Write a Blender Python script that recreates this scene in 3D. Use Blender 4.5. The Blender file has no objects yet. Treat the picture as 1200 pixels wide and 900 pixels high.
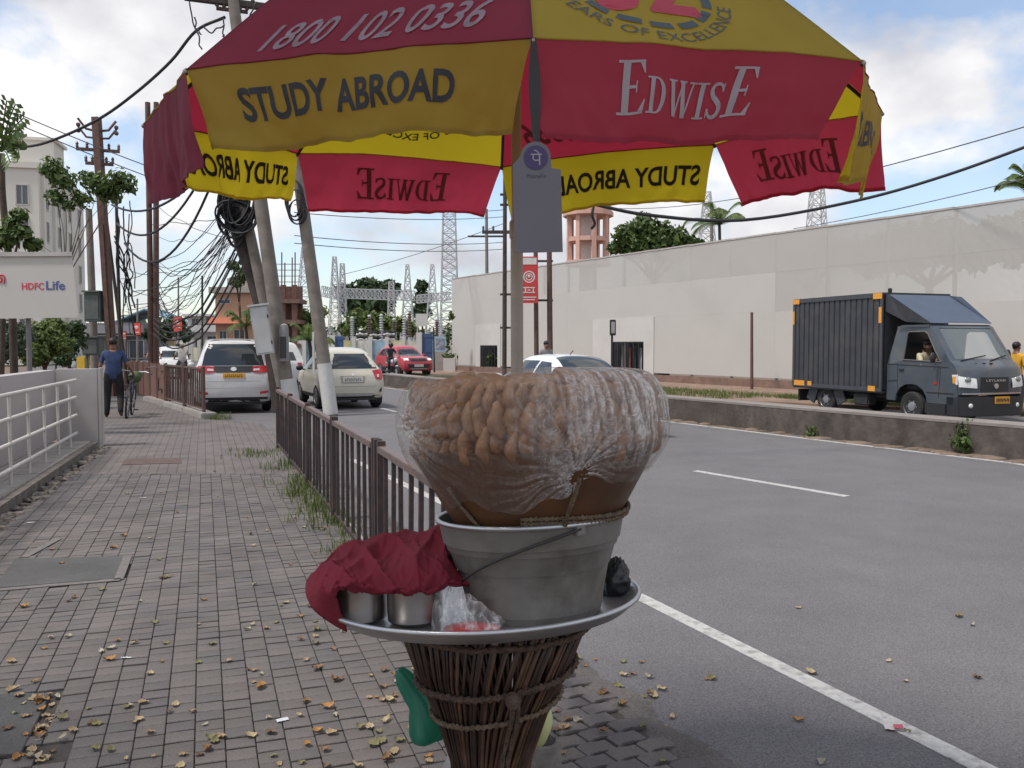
import bpy, bmesh, math, random
from math import sin, cos, pi, radians, atan2, sqrt
from mathutils import Vector, Matrix, noise as mnoise
from mathutils.bvhtree import BVHTree

# ------------------------------------------------------------ camera, world, sun, exposure
SC = bpy.context.scene
COL = SC.collection
FPX = 1000.0
CAMH = 1.6
PITCH = math.atan(45 / FPX)
cd = bpy.data.cameras.new('camera')
cd.sensor_width = 36.0
cd.lens = 36.0 * FPX / 1200.0
cd.clip_start = 0.05
cd.clip_end = 3000
cam = bpy.data.objects.new('camera', cd)
COL.objects.link(cam)
cam.location = (0, 0, CAMH)
cam.rotation_euler = (pi / 2 - PITCH, 0, 0)
SC.camera = cam
SC.view_settings.view_transform = 'Standard'
SC.view_settings.look = 'None'
SC.view_settings.gamma = 1.0
SC.view_settings.exposure = 0.40
SUN_EL, SUN_AZ = radians(62), radians(-118)

world = bpy.data.worlds.new('World')
SC.world = world
world.use_nodes = True
wn, wl = world.node_tree.nodes, world.node_tree.links
for n in list(wn):
    wn.remove(n)


def wnode(t, **k):
    n = wn.new(t)
    for a, b in k.items():
        setattr(n, a, b)
    return n


w_out = wnode('ShaderNodeOutputWorld')
w_sky = wnode('ShaderNodeTexSky', sky_type='NISHITA', sun_disc=False)
w_sky.sun_elevation = SUN_EL
w_sky.sun_rotation = SUN_AZ
w_sky.air_density = 1.0
w_sky.dust_density = 0.8
w_sky.altitude = 10
w_b1 = wnode('ShaderNodeBackground')
w_b1.inputs['Strength'].default_value = 0.145
wl.new(w_sky.outputs[0], w_b1.inputs['Color'])
w_tc = wnode('ShaderNodeTexCoord')
w_map = wnode('ShaderNodeMapping')
w_map.inputs['Scale'].default_value = (1.15, 1.15, 1.75)
w_map.inputs['Location'].default_value = (3.1, 2.2, 1.4)
wl.new(w_tc.outputs['Generated'], w_map.inputs['Vector'])
w_n1 = wnode('ShaderNodeTexNoise')
w_n1.inputs['Scale'].default_value = 2.6
w_n1.inputs['Detail'].default_value = 9
w_n1.inputs['Roughness'].default_value = 0.52
w_n1.inputs['Distortion'].default_value = 0.25
wl.new(w_map.outputs[0], w_n1.inputs['Vector'])
w_r1 = wnode('ShaderNodeValToRGB')
w_r1.color_ramp.elements[0].position = 0.46
w_r1.color_ramp.elements[1].position = 0.535
wl.new(w_n1.outputs['Fac'], w_r1.inputs['Fac'])
w_n2 = wnode('ShaderNodeTexNoise')
w_n2.inputs['Scale'].default_value = 4.2
w_n2.inputs['Detail'].default_value = 6
wl.new(w_map.outputs[0], w_n2.inputs['Vector'])
w_r2 = wnode('ShaderNodeValToRGB')
w_r2.color_ramp.elements[0].position = 0.36
w_r2.color_ramp.elements[0].color = (0.56, 0.57, 0.62, 1)
w_r2.color_ramp.elements[1].position = 0.60
w_r2.color_ramp.elements[1].color = (0.95, 0.94, 0.94, 1)
wl.new(w_n2.outputs['Fac'], w_r2.inputs['Fac'])
w_b2 = wnode('ShaderNodeBackground')
w_b2.inputs['Strength'].default_value = 0.86
wl.new(w_r2.outputs['Color'], w_b2.inputs['Color'])
w_mix = wnode('ShaderNodeMixShader')
w_mm = wnode('ShaderNodeMapRange')
w_mm.inputs['To Min'].default_value = 0.16
w_mm.inputs['To Max'].default_value = 1.0
wl.new(w_r1.outputs['Color'], w_mm.inputs['Value'])
wl.new(w_mm.outputs[0], w_mix.inputs[0])
wl.new(w_b1.outputs[0], w_mix.inputs[1])
wl.new(w_b2.outputs[0], w_mix.inputs[2])
wl.new(w_mix.outputs[0], w_out.inputs['Surface'])

sd = bpy.data.lights.new('sun', 'SUN')
sd.energy = 2.6
sd.angle = radians(7)
sd.color = (1.0, 0.955, 0.89)
sun = bpy.data.objects.new('sun', sd)
COL.objects.link(sun)
sun_dir = Vector((sin(SUN_AZ) * cos(SUN_EL), cos(SUN_AZ) * cos(SUN_EL), sin(SUN_EL)))
sun.rotation_euler = (-sun_dir).to_track_quat('-Z', 'Y').to_euler()
sun.location = (0, 0, 60)

R = random.Random(7)


# ------------------------------------------------------------ survey: a point of the photograph at a known depth / on a known level
def ray(px, py):
    rx, rz = (px - 600) / FPX, (450 - py) / FPX
    return Vector((rx, cos(PITCH) + rz * sin(PITCH), -sin(PITCH) + rz * cos(PITCH)))


def at(px, py, Y):
    d = ray(px, py)
    return Vector((0, 0, CAMH)) + d * (Y / d.y)


def gnd(px, py, z=0.0):
    d = ray(px, py)
    return Vector((0, 0, CAMH)) + d * ((z - CAMH) / d.z)


def zat(py, Y):
    return at(600, py, Y).z


# ------------------------------------------------------------ objects, tags
def tag(o, label=None, cat=None, group=None, kind=None):
    if label: o['label'] = label
    if cat: o['category'] = cat
    if group: o['group'] = group
    if kind: o['kind'] = kind
    return o


def thing(name, label, cat, loc=(0, 0, 0), rz=0.0, group=None):
    o = bpy.data.objects.new(name, None)
    COL.objects.link(o)
    o.location = loc
    o.rotation_euler = (0, 0, rz)
    return tag(o, label, cat, group)


def link(name, mesh, parent=None):
    o = bpy.data.objects.new(name, mesh)
    COL.objects.link(o)
    o.parent = parent
    return o


def kids(o):
    return [c for c in COL.objects if c.parent == o]


def copy_tree(o, parent=None):
    c = o.copy()
    COL.objects.link(c)
    c.parent = parent
    for ch in kids(o):
        copy_tree(ch, c)
    return c


class MB:
    """Collects shapes and links them as ONE mesh object."""

    def __init__(s):
        s.v, s.f, s.m = [], [], []
        s.mi = 0

    def add(s, vs, fs):
        b = len(s.v)
        s.v += [Vector(v) for v in vs]
        for f in fs:
            s.f.append([b + i for i in f])
            s.m.append(s.mi)

    def box(s, c, d, rz=0.0, rot=None):
        x, y, z = d[0] / 2, d[1] / 2, d[2] / 2
        P = [Vector(q) for q in ((-x, -y, -z), (x, -y, -z), (x, y, -z), (-x, y, -z), (-x, -y, z), (x, -y, z), (x, y, z), (-x, y, z))]
        mt = rot if rot is not None else Matrix.Rotation(rz, 3, 'Z')
        s.add([mt @ p + Vector(c) for p in P], [(0, 3, 2, 1), (4, 5, 6, 7), (0, 1, 5, 4), (1, 2, 6, 5), (2, 3, 7, 6), (3, 0, 4, 7)])

    def bar(s, a, b, w, h, up=(0, 0, 1)):
        a, b = Vector(a), Vector(b)
        d = (b - a)
        L = d.length
        d.normalize()
        u = Vector(up)
        if abs(d.dot(u)) > 0.98: u = Vector((1, 0, 0))
        sx = d.cross(u).normalized()
        uz = sx.cross(d)
        rot = Matrix((sx, d, uz)).transposed()
        s.box((a + b) / 2, (w, L, h), rot=rot)

    def tube(s, pts, r, n=8, caps=True):
        pts = [Vector(p) for p in pts]
        rr = r if isinstance(r, (list, tuple)) else [r] * len(pts)
        rings = []
        t0 = (pts[1] - pts[0]).normalized()
        u = t0.cross(Vector((0, 0, 1)))
        if u.length < 1e-3: u = Vector((1, 0, 0))
        u.normalize()
        for i, p in enumerate(pts):
            t = (pts[min(i + 1, len(pts) - 1)] - pts[max(i - 1, 0)]).normalized()
            u = (u - t * u.dot(t))
            if u.length < 1e-6: u = t.orthogonal()
            u.normalize()
            w = t.cross(u)
            rings.append([p + (u * cos(2 * pi * k / n) + w * sin(2 * pi * k / n)) * rr[i] for k in range(n)])
        vs = [v for q in rings for v in q]
        fs = []
        for i in range(len(pts) - 1):
            for k in range(n):
                a, b = i * n + k, i * n + (k + 1) % n
                fs.append((a, b, b + n, a + n))
        if caps:
            fs.append(tuple(range(n))[::-1])
            fs.append(tuple((len(pts) - 1) * n + k for k in range(n)))
        s.add(vs, fs)

    def lathe(s, prof, n=32, c=(0, 0, 0), f=None, close=True):
        c = Vector(c)
        vs, fs = [], []
        for i, (r, z) in enumerate(prof):
            for k in range(n):
                a = 2 * pi * k / n
                q = Vector((r * cos(a), r * sin(a), z))
                if f: q = f(q, a, i)
                vs.append(c + q)
        for i in range(len(prof) - 1):
            for k in range(n):
                a, b = i * n + k, i * n + (k + 1) % n
                fs.append((a, b, b + n, a + n))
        if close:
            fs.append(tuple(range(n))[::-1])
            fs.append(tuple((len(prof) - 1) * n + k for k in range(n)))
        s.add(vs, fs)

    def prism(s, poly, z0, z1):
        n = len(poly)
        vs = [(p[0], p[1], z0) for p in poly] + [(p[0], p[1], z1) for p in poly]
        fs = [tuple(range(n))[::-1], tuple(range(n, 2 * n))]
        fs += [(i, (i + 1) % n, n + (i + 1) % n, n + i) for i in range(n)]
        s.add(vs, fs)

    def extr(s, poly, a, b, conv):
        """polygon (u,v) swept from a to b with conv(u,v,w)->Vector"""
        n = len(poly)
        vs = [conv(p[0], p[1], a) for p in poly] + [conv(p[0], p[1], b) for p in poly]
        fs = [tuple(range(n))[::-1], tuple(range(n, 2 * n))]
        fs += [(i, (i + 1) % n, n + (i + 1) % n, n + i) for i in range(n)]
        s.add(vs, fs)

    def grid(s, fn, nu, nv):
        vs = [fn(i / nu, j / nv) for j in range(nv + 1) for i in range(nu + 1)]
        fs = []
        for j in range(nv):
            for i in range(nu):
                a = j * (nu + 1) + i
                fs.append((a, a + 1, a + nu + 2, a + nu + 1))
        s.add(vs, fs)

    def ball(s, c, r, n=10, m=7, f=None):
        rx, ry, rz = r if isinstance(r, (tuple, list)) else (r, r, r)
        prof = []
        vs, fs = [], []
        c = Vector(c)
        for j in range(m + 1):
            ph = -pi / 2 + pi * j / m
            for k in range(n):
                a = 2 * pi * k / n
                q = Vector((rx * cos(ph) * cos(a), ry * cos(ph) * sin(a), rz * sin(ph)))
                if f: q = f(q)
                vs.append(c + q)
        for j in range(m):
            for k in range(n):
                a, b = j * n + k, j * n + (k + 1) % n
                fs.append((a, b, b + n, a + n))
        s.add(vs, fs)

    def mesh(s, name, mat, smooth=False, origin=None, bevel=0, weld=True):
        me = bpy.data.meshes.new(name)
        vs = s.v if origin is None else [v - Vector(origin) for v in s.v]
        me.from_pydata([tuple(v) for v in vs], [], s.f)
        mats = mat if isinstance(mat, (list, tuple)) else [mat]
        for m in mats:
            me.materials.append(m)
        if len(mats) > 1:
            me.polygons.foreach_set('material_index', s.m)
        bm = bmesh.new()
        bm.from_mesh(me)
        if weld: bmesh.ops.remove_doubles(bm, verts=bm.verts, dist=1e-5)
        if bevel:
            es = [e for e in bm.edges if len(e.link_faces) == 2 and e.calc_face_angle(0) > 0.6]
            bmesh.ops.bevel(bm, geom=es, offset=bevel, segments=2, affect='EDGES', clamp_overlap=True)
        bmesh.ops.recalc_face_normals(bm, faces=bm.faces)
        bm.to_mesh(me)
        bm.free()
        if smooth:
            me.polygons.foreach_set('use_smooth', [True] * len(me.polygons))
            if smooth != 'all':
                me.set_sharp_from_angle(angle=radians(smooth if smooth > 1 else 40))
        me.update()
        return me

    def build(s, name, mat, parent=None, smooth=False, world=False, bevel=0, weld=True):
        org = parent.location if (world and parent is not None) else None
        return link(name, s.mesh(name, mat, smooth, org, bevel, weld), parent)


def catmull(pts, n):
    """dense points along a smooth curve through pts (tuples/Vectors)"""
    P = [Vector(p) for p in pts]
    P = [P[0] * 2 - P[1]] + P + [P[-1] * 2 - P[-2]]
    out = []
    for i in range(1, len(P) - 2):
        for k in range(n):
            t = k / n
            a, b, c, d = P[i - 1], P[i], P[i + 1], P[i + 2]
            out.append(0.5 * ((2 * b) + (c - a) * t + (2 * a - 5 * b + 4 * c - d) * t * t + (3 * b - a - 3 * c + d) * t ** 3))
    out.append(P[-2].copy())
    return out


# ------------------------------------------------------------ materials
_M = {}


def M(name, col, rough=0.6, metal=0.0, var=0.15, scale=6.0, bump=0.0, bscale=40.0, coat=0.0, spec=0.5, dirt=0.0, dirtcol=(0.12, 0.09, 0.07), dscale=1.5):
    if name in _M: return _M[name]
    m = bpy.data.materials.new(name)
    m.use_nodes = True
    nt = m.node_tree
    N, L = nt.nodes, nt.links
    b = N['Principled BSDF']
    b.inputs['Roughness'].default_value = rough
    b.inputs['Metallic'].default_value = metal
    b.inputs['Coat Weight'].default_value = coat
    b.inputs['Coat Roughness'].default_value = 0.08
    b.inputs['Specular IOR Level'].default_value = spec
    tc = N.new('ShaderNodeTexCoord')
    nz = N.new('ShaderNodeTexNoise')
    nz.inputs['Scale'].default_value = scale
    nz.inputs['Detail'].default_value = 6
    nz.inputs['Roughness'].default_value = 0.6
    L.new(tc.outputs['Object'], nz.inputs['Vector'])
    rp = N.new('ShaderNodeValToRGB')
    rp.color_ramp.elements[0].position = 0.3
    rp.color_ramp.elements[1].position = 0.7
    rp.color_ramp.elements[0].color = tuple(max(0, c * (1 - var)) for c in col) + (1,)
    rp.color_ramp.elements[1].color = tuple(min(1, c * (1 + var)) for c in col) + (1,)
    L.new(nz.outputs['Fac'], rp.inputs['Fac'])
    out = rp.outputs['Color']
    if dirt > 0:
        n2 = N.new('ShaderNodeTexNoise')
        n2.inputs['Scale'].default_value = dscale
        n2.inputs['Detail'].default_value = 8
        n2.inputs['Roughness'].default_value = 0.65
        L.new(tc.outputs['Object'], n2.inputs['Vector'])
        r2 = N.new('ShaderNodeValToRGB')
        r2.color_ramp.elements[0].position = 0.48
        r2.color_ramp.elements[0].color = (0, 0, 0, 1)
        r2.color_ramp.elements[1].position = 0.72
        r2.color_ramp.elements[1].color = (dirt, dirt, dirt, 1)
        L.new(n2.outputs['Fac'], r2.inputs['Fac'])
        mx = N.new('ShaderNodeMixRGB')
        mx.inputs['Color2'].default_value = tuple(dirtcol) + (1,)
        L.new(r2.outputs['Color'], mx.inputs['Fac'])
        L.new(out, mx.inputs['Color1'])
        out = mx.outputs['Color']
    L.new(out, b.inputs['Base Color'])
    if bump > 0:
        n3 = N.new('ShaderNodeTexNoise')
        n3.inputs['Scale'].default_value = bscale
        n3.inputs['Detail'].default_value = 5
        L.new(tc.outputs['Object'], n3.inputs['Vector'])
        bp = N.new('ShaderNodeBump')
        bp.inputs['Strength'].default_value = bump
        bp.inputs['Distance'].default_value = 0.01
        L.new(n3.outputs['Fac'], bp.inputs['Height'])
        L.new(bp.outputs[0], b.inputs['Normal'])
    _M[name] = m
    return m


def Mglass(name, col=(0.03, 0.035, 0.04), rough=0.05, alpha=0.0):
    """tinted vehicle / window glass; alpha is how much is seen through it"""
    if name in _M: return _M[name]
    m = bpy.data.materials.new(name)
    m.use_nodes = True
    N, L = m.node_tree.nodes, m.node_tree.links
    b = N['Principled BSDF']
    b.inputs['Base Color'].default_value = tuple(col) + (1,)
    b.inputs['Roughness'].default_value = rough
    b.inputs['Specular IOR Level'].default_value = 0.8
    if alpha > 0:
        tr = N.new('ShaderNodeBsdfTransparent')
        mx = N.new('ShaderNodeMixShader')
        lw = N.new('ShaderNodeFresnel')
        lw.inputs['IOR'].default_value = 1.5
        mr = N.new('ShaderNodeMapRange')
        mr.inputs['To Min'].default_value = 1 - alpha
        mr.inputs['To Max'].default_value = 1.0
        L.new(lw.outputs[0], mr.inputs['Value'])
        L.new(mr.outputs[0], mx.inputs[0])
        L.new(tr.outputs[0], mx.inputs[1])
        L.new(b.outputs[0], mx.inputs[2])
        L.new(mx.outputs[0], N['Material Output'].inputs['Surface'])
    _M[name] = m
    return m


def Mleaf(name, c0, c1, c2=None, trans=0.35):
    """leaves whose colour differs from leaf to leaf"""
    if name in _M: return _M[name]
    m = bpy.data.materials.new(name)
    m.use_nodes = True
    N, L = m.node_tree.nodes, m.node_tree.links
    b = N['Principled BSDF']
    b.inputs['Roughness'].default_value = 0.55
    g = N.new('ShaderNodeNewGeometry')
    rp = N.new('ShaderNodeValToRGB')
    rp.color_ramp.elements[0].color = tuple(c0) + (1,)
    rp.color_ramp.elements[1].color = tuple(c1) + (1,)
    if c2:
        e = rp.color_ramp.elements.new(0.5)
        e.color = tuple(c2) + (1,)
    L.new(g.outputs['Random Per Island'], rp.inputs['Fac'])
    L.new(rp.outputs['Color'], b.inputs['Base Color'])
    if trans > 0:
        t = N.new('ShaderNodeBsdfTranslucent')
        L.new(rp.outputs['Color'], t.inputs['Color'])
        mx = N.new('ShaderNodeMixShader')
        mx.inputs[0].default_value = trans
        L.new(b.outputs[0], mx.inputs[1])
        L.new(t.outputs[0], mx.inputs[2])
        L.new(mx.outputs[0], N['Material Output'].inputs['Surface'])
    _M[name] = m
    return m


def Mcloth(name, col, trans=0.5, var=0.1, scale=3.0, bump=0.35, bscale=11.0, tcol=None):
    """thin fabric that lets light through"""
    if name in _M: return _M[name]
    m = M(name, col, rough=0.85, var=var, scale=scale, bump=bump, bscale=bscale, spec=0.2, dirt=0.35, dirtcol=tuple(c * 0.6 + 0.02 for c in col), dscale=2.2)
    N, L = m.node_tree.nodes, m.node_tree.links
    b = N['Principled BSDF']
    t = N.new('ShaderNodeBsdfTranslucent')
    t.inputs['Color'].default_value = tuple(tcol or col) + (1,)
    mx = N.new('ShaderNodeMixShader')
    mx.inputs[0].default_value = trans
    L.new(b.outputs[0], mx.inputs[1])
    L.new(t.outputs[0], mx.inputs[2])
    L.new(mx.outputs[0], N['Material Output'].inputs['Surface'])
    return m


# ------------------------------------------------------------ lettering
def text_tris(body, bold=0.0, shear=0.0, maxlen=0.09, spacing=1.0):
    """flat lettering as (verts2d, tris); cap height about 0.7, centred on its box"""
    cu = bpy.data.curves.new('lettering', 'FONT')
    cu.body = body
    cu.offset = bold
    cu.shear = shear
    cu.space_character = spacing
    cu.resolution_u = 4
    o = bpy.data.objects.new('lettering', cu)
    COL.objects.link(o)
    dg = bpy.context.evaluated_depsgraph_get()
    me = bpy.data.meshes.new_from_object(o.evaluated_get(dg))
    bpy.data.objects.remove(o)
    bm = bmesh.new()
    bm.from_mesh(me)
    bmesh.ops.remove_doubles(bm, verts=bm.verts, dist=1e-4)
    bmesh.ops.triangulate(bm, faces=bm.faces)
    for _ in range(3):
        es = [e for e in bm.edges if e.calc_length() > maxlen]
        if not es: break
        bmesh.ops.subdivide_edges(bm, edges=es, cuts=1)
        bmesh.ops.triangulate(bm, faces=bm.faces)
    bm.verts.ensure_lookup_table()
    V = [(v.co.x, v.co.y) for v in bm.verts]
    T = [tuple(v.index for v in f.verts) for f in bm.faces]
    bm.free()
    bpy.data.meshes.remove(me)
    x0, x1 = min(v[0] for v in V), max(v[0] for v in V)
    y0, y1 = min(v[1] for v in V), max(v[1] for v in V)
    V = [(v[0] - (x0 + x1) / 2, v[1] - (y0 + y1) / 2) for v in V]
    return V, T, x1 - x0, y1 - y0


def rects_tris(polys, maxlen=0.12):
    """plain polygons -> same form as text_tris"""
    bm = bmesh.new()
    for p in polys:
        bm.faces.new([bm.verts.new((q[0], q[1], 0)) for q in p])
    bmesh.ops.triangulate(bm, faces=bm.faces)
    for _ in range(4):
        es = [e for e in bm.edges if e.calc_length() > maxlen]
        if not es: break
        bmesh.ops.subdivide_edges(bm, edges=es, cuts=1)
        bmesh.ops.triangulate(bm, faces=bm.faces)
    bm.verts.ensure_lookup_table()
    bm.verts.index_update()
    V = [(v.co.x, v.co.y) for v in bm.verts]
    T = [tuple(v.index for v in f.verts) for f in bm.faces]
    bm.free()
    return V, T


def put_text(name, body, mat, parent, mapf, height, bold=0.0, shear=0.0, width=None, spacing=1.0):
    V, T, w, h = text_tris(body, bold, shear, spacing=spacing)
    s = height / h
    sx = s if width is None else width / w
    b = MB()
    b.add([mapf(v[0] * sx, v[1] * s) for v in V], T)
    return b.build(name, mat, parent, weld=False)
# ------------------------------------------------------------ ground, road, pavement
ROADZ = -0.05
SV = Vector((-0.3395, 0.9406, 0))       # along the pavement
TV = Vector((0.9406, 0.3395, 0))        # across it


def Mroad(name, col, fine=260, patches=0.25, spk=0.4):
    m = M(name, col, rough=0.82, var=0.10, scale=0.5, spec=0.3)
    N, L = m.node_tree.nodes, m.node_tree.links
    b = N['Principled BSDF']
    tc = N['Texture Coordinate']
    n1 = N.new('ShaderNodeTexNoise')
    n1.inputs['Scale'].default_value = fine
    n1.inputs['Detail'].default_value = 4
    n1.inputs['Roughness'].default_value = 0.8
    L.new(tc.outputs['Object'], n1.inputs['Vector'])
    n2 = N.new('ShaderNodeTexNoise')
    n2.inputs['Scale'].default_value = 2.2
    n2.inputs['Detail'].default_value = 7
    L.new(tc.outputs['Object'], n2.inputs['Vector'])
    r1 = N.new('ShaderNodeMapRange')
    r1.inputs['From Min'].default_value = 0.3
    r1.inputs['From Max'].default_value = 0.7
    r1.inputs['To Min'].default_value = 1 - spk
    r1.inputs['To Max'].default_value = 1 + spk
    L.new(n1.outputs['Fac'], r1.inputs['Value'])
    r2 = N.new('ShaderNodeMapRange')
    r2.inputs['From Min'].default_value = 0.3
    r2.inputs['From Max'].default_value = 0.7
    r2.inputs['To Min'].default_value = 1 - patches
    r2.inputs['To Max'].default_value = 1 + patches
    L.new(n2.outputs['Fac'], r2.inputs['Value'])
    mu = N.new('ShaderNodeMath')
    mu.operation = 'MULTIPLY'
    L.new(r1.outputs[0], mu.inputs[0])
    L.new(r2.outputs[0], mu.inputs[1])
    src = b.inputs['Base Color'].links[0].from_socket
    vm = N.new('ShaderNodeVectorMath')
    vm.operation = 'SCALE'
    L.new(src, vm.inputs[0])
    L.new(mu.outputs[0], vm.inputs['Scale'])
    L.new(vm.outputs[0], b.inputs['Base Color'])
    bp = N.new('ShaderNodeBump')
    bp.inputs['Strength'].default_value = 0.5
    bp.inputs['Distance'].default_value = 0.006
    L.new(n1.outputs['Fac'], bp.inputs['Height'])
    L.new(bp.outputs[0], b.inputs['Normal'])
    return m


m_earth = Mroad('earth', (0.17, 0.125, 0.095), 60, 0.3)
m_asph = Mroad('asphalt', (0.138, 0.131, 0.134), 105, 0.06, 0.62)
m_joint = M('joint_dirt', (0.062, 0.052, 0.047), rough=0.95, var=0.3, scale=14)
m_brick = [Mroad('paving_%d' % i, c, 150, 0.18) for i, c in enumerate(((0.130, 0.1165, 0.111), (0.118, 0.107, 0.104), (0.139, 0.1225, 0.115), (0.124, 0.1095, 0.1015)))]
m_paver = [Mroad('paver_%d' % i, c, 150, 0.18) for i, c in enumerate(((0.135, 0.118, 0.112), (0.118, 0.105, 0.102), (0.150, 0.130, 0.120)))]
m_slabc = Mroad('patch_concrete', (0.088, 0.086, 0.083), 120, 0.2)
m_conc = M('concrete', (0.30, 0.275, 0.25), rough=0.9, var=0.2, scale=3, bump=0.3, bscale=60, dirt=0.6, dirtcol=(0.10, 0.085, 0.07))
m_paint = M('road_paint', (0.43, 0.42, 0.40), rough=0.8, var=0.16, scale=30, dirt=0.85, dirtcol=(0.15, 0.14, 0.14), dscale=16)

o = MB()
o.add([(-900, -300, -0.10), (900, -300, -0.10), (900, 1500, -0.10), (-900, 1500, -0.10)], [(0, 1, 2, 3)])
tag(o.build('ground', m_earth), kind='structure')

# road: one sheet between the pavement and the far wall, running on to the junction
o = MB()
o.prism([(3.5, -4), (40, -4), (24, 20), (0, 62), (-14, 150), (-90, 150), (-40, 70), (-8, 20), (-3.6, 13.4), (-0.7, 6.0), (0.0, 4.2), (0.5, 3.0)], -0.09, ROADZ)
tag(o.build('road', m_asph), kind='structure')


def strip(pts, w, z, mat, name, wear=0.0, n=1):
    b = MB()
    P = [Vector((p[0], p[1], 0)) for p in pts]
    for i in range(len(P) - 1):
        a, c = P[i], P[i + 1]
        q = (c - a).normalized()
        q = Vector((-q.y, q.x, 0)) * w / 2
        b.prism([(a + q).xy, (a - q).xy, (c - q).xy, (c + q).xy], z, z + 0.004)
    return tag(b.build(name, mat), kind='structure')


e0, e1 = gnd(1150, 900, ROADZ), gnd(750, 700, ROADZ)
ed = (e1 - e0).normalized()
strip([e0 - ed * 5, e1, e1 + Vector((-0.42, 0.9, 0)) * 7.5], 0.105, ROADZ + 0.001, m_paint, 'road_marking')
d0, d1 = gnd(993, 582, ROADZ), gnd(815, 552, ROADZ)
strip([d0, d1], 0.11, ROADZ + 0.001, m_paint, 'road_marking')
dd = (d1 - d0).normalized()
strip([gnd(466, 483, ROADZ), gnd(447, 478.5, ROADZ)], 0.13, ROADZ + 0.001, m_paint, 'road_marking')
strip([d0 - dd * 7.5, d0 - dd * 5.2], 0.11, ROADZ + 0.001, m_paint, 'road_marking')

# median: low weathered concrete wall down the middle, its line measured from the photo
med = [gnd(px, py, ROADZ) for px, py in ((1500, 586), (1200, 541), (1000, 518), (800, 494), (640, 477), (510, 461), (447, 452.5))]
med = [Vector((p.x, p.y, 0)) for p in med]


def offs(pts, d):
    out = []
    for i in range(len(pts)):
        t = (pts[min(i + 1, len(pts) - 1)] - pts[max(i - 1, 0)]).normalized()
        out.append(pts[i] + Vector((t.y, -t.x, 0)) * d)
    return out


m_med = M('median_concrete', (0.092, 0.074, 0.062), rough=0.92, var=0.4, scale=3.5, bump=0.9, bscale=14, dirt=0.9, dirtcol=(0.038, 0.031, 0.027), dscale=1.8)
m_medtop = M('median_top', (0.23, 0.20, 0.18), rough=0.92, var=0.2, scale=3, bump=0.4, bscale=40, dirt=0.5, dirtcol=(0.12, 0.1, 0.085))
medt = thing('median_wall', 'long low stained concrete median wall between the two carriageways', 'wall', med[3])
back = offs(med, 0.55)
seg = 0
for i in range(len(med) - 1):
    a, b_, c, d = med[i], med[i + 1], back[i + 1], back[i]
    q = MB()
    q.prism([a.xy, b_.xy, c.xy, d.xy], -0.1, 0.42)
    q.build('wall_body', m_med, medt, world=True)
    q = MB()
    k = (b_ - a).normalized()
    nn = Vector((k.y, -k.x, 0))
    q.prism([(a - nn * 0.006).xy, (b_ - nn * 0.006).xy, (c + nn * 0.006).xy, (d + nn * 0.006).xy], 0.42, 0.462)
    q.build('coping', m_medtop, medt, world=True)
medd = offs(med, -0.16)
medl = offs(med, -0.30)
strip(medl, 0.12, ROADZ + 0.001, m_paint, 'road_marking')
# earth washed against the foot of the median
q = MB()
for i in range(len(med) - 1):
    for k in range(14):
        t = (k + R.random()) / 14
        p = med[i].lerp(med[i + 1], t)
        q.ball((p.x - 0.05, p.y - 0.05, ROADZ), (R.uniform(.15, .35), R.uniform(.06, .14), R.uniform(.02, .05)), 8, 4)
tag(q.build('dirt', m_earth, smooth='all'), 'brown earth and grit washed along the foot of the median', 'dirt', kind='stuff')

# pavement: base slab with the joints' dark filling, bricks laid on it
m_dirtstrip = Mroad('gutter_dirt', (0.128, 0.113, 0.104), 80, 0.35, 0.6)
PAVE_R = [(1.35, 1.8), (0.72, 3.25), (0.29, 4.2), (-0.42, 5.9), (-3.55, 13.6)]
pave_poly = PAVE_R + [(-5.2, 17.6), (-6.9, 18.9), (-7.9, 20.9), (-9.0, 22.8), (-14.6, 32), (-30, 58), (-34, 58), (-17.4, 32), (-12.2, 24), (-7.0, 14.2), (-6.3, 13.0), (-4.55, 7.6), (-2.9, 1.8)]
pav = MB()
pav.prism(pave_poly, -0.09, -0.014)
pavement = tag(pav.build('pavement', m_joint), kind='structure')
# worn edge towards the road: a skirt of grit sloping from the pavers to the asphalt
q = MB()
ek = catmull([Vector(p + (0,)) for p in PAVE_R], 30)
eo = offs(ek, 1.0)
rowsE = []
for i, (p, o_) in enumerate(zip(ek, eo)):
    nn = (o_ - p).normalized()
    w = 0.17 + 0.10 * mnoise.noise(Vector((i * .11, 4, 0))) + 0.07 * mnoise.noise(Vector((i * .8, 9, 0)))
    inn = 0.03 + 0.05 * mnoise.noise(Vector((i * .35, 1, 0)))
    rowsE.append([p - nn * (inn + .03) + Vector((0, 0, -.016)), p - nn * inn * .3 + Vector((0, 0, .001)), p + nn * w * .5 + Vector((0, 0, -.026)), p + nn * w + Vector((0, 0, ROADZ - .004))])
q.add([v for r in rowsE for v in r], [(i * 4 + j, i * 4 + j + 1, i * 4 + j + 5, i * 4 + j + 4) for i in range(len(rowsE) - 1) for j in range(3)])
tag(q.build('dirt', m_dirtstrip, smooth='all'), 'dark gritty dirt where the pavement meets the asphalt', 'dirt', kind='stuff')


def inside(p, poly):
    c = False
    n = len(poly)
    for i in range(n):
        a, b = poly[i], poly[(i + 1) % n]
        if (a[1] > p[1]) != (b[1] > p[1]) and p[0] < (b[0] - a[0]) * (p[1] - a[1]) / (b[1] - a[1]) + a[0]:
            c = not c
    return c


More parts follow.
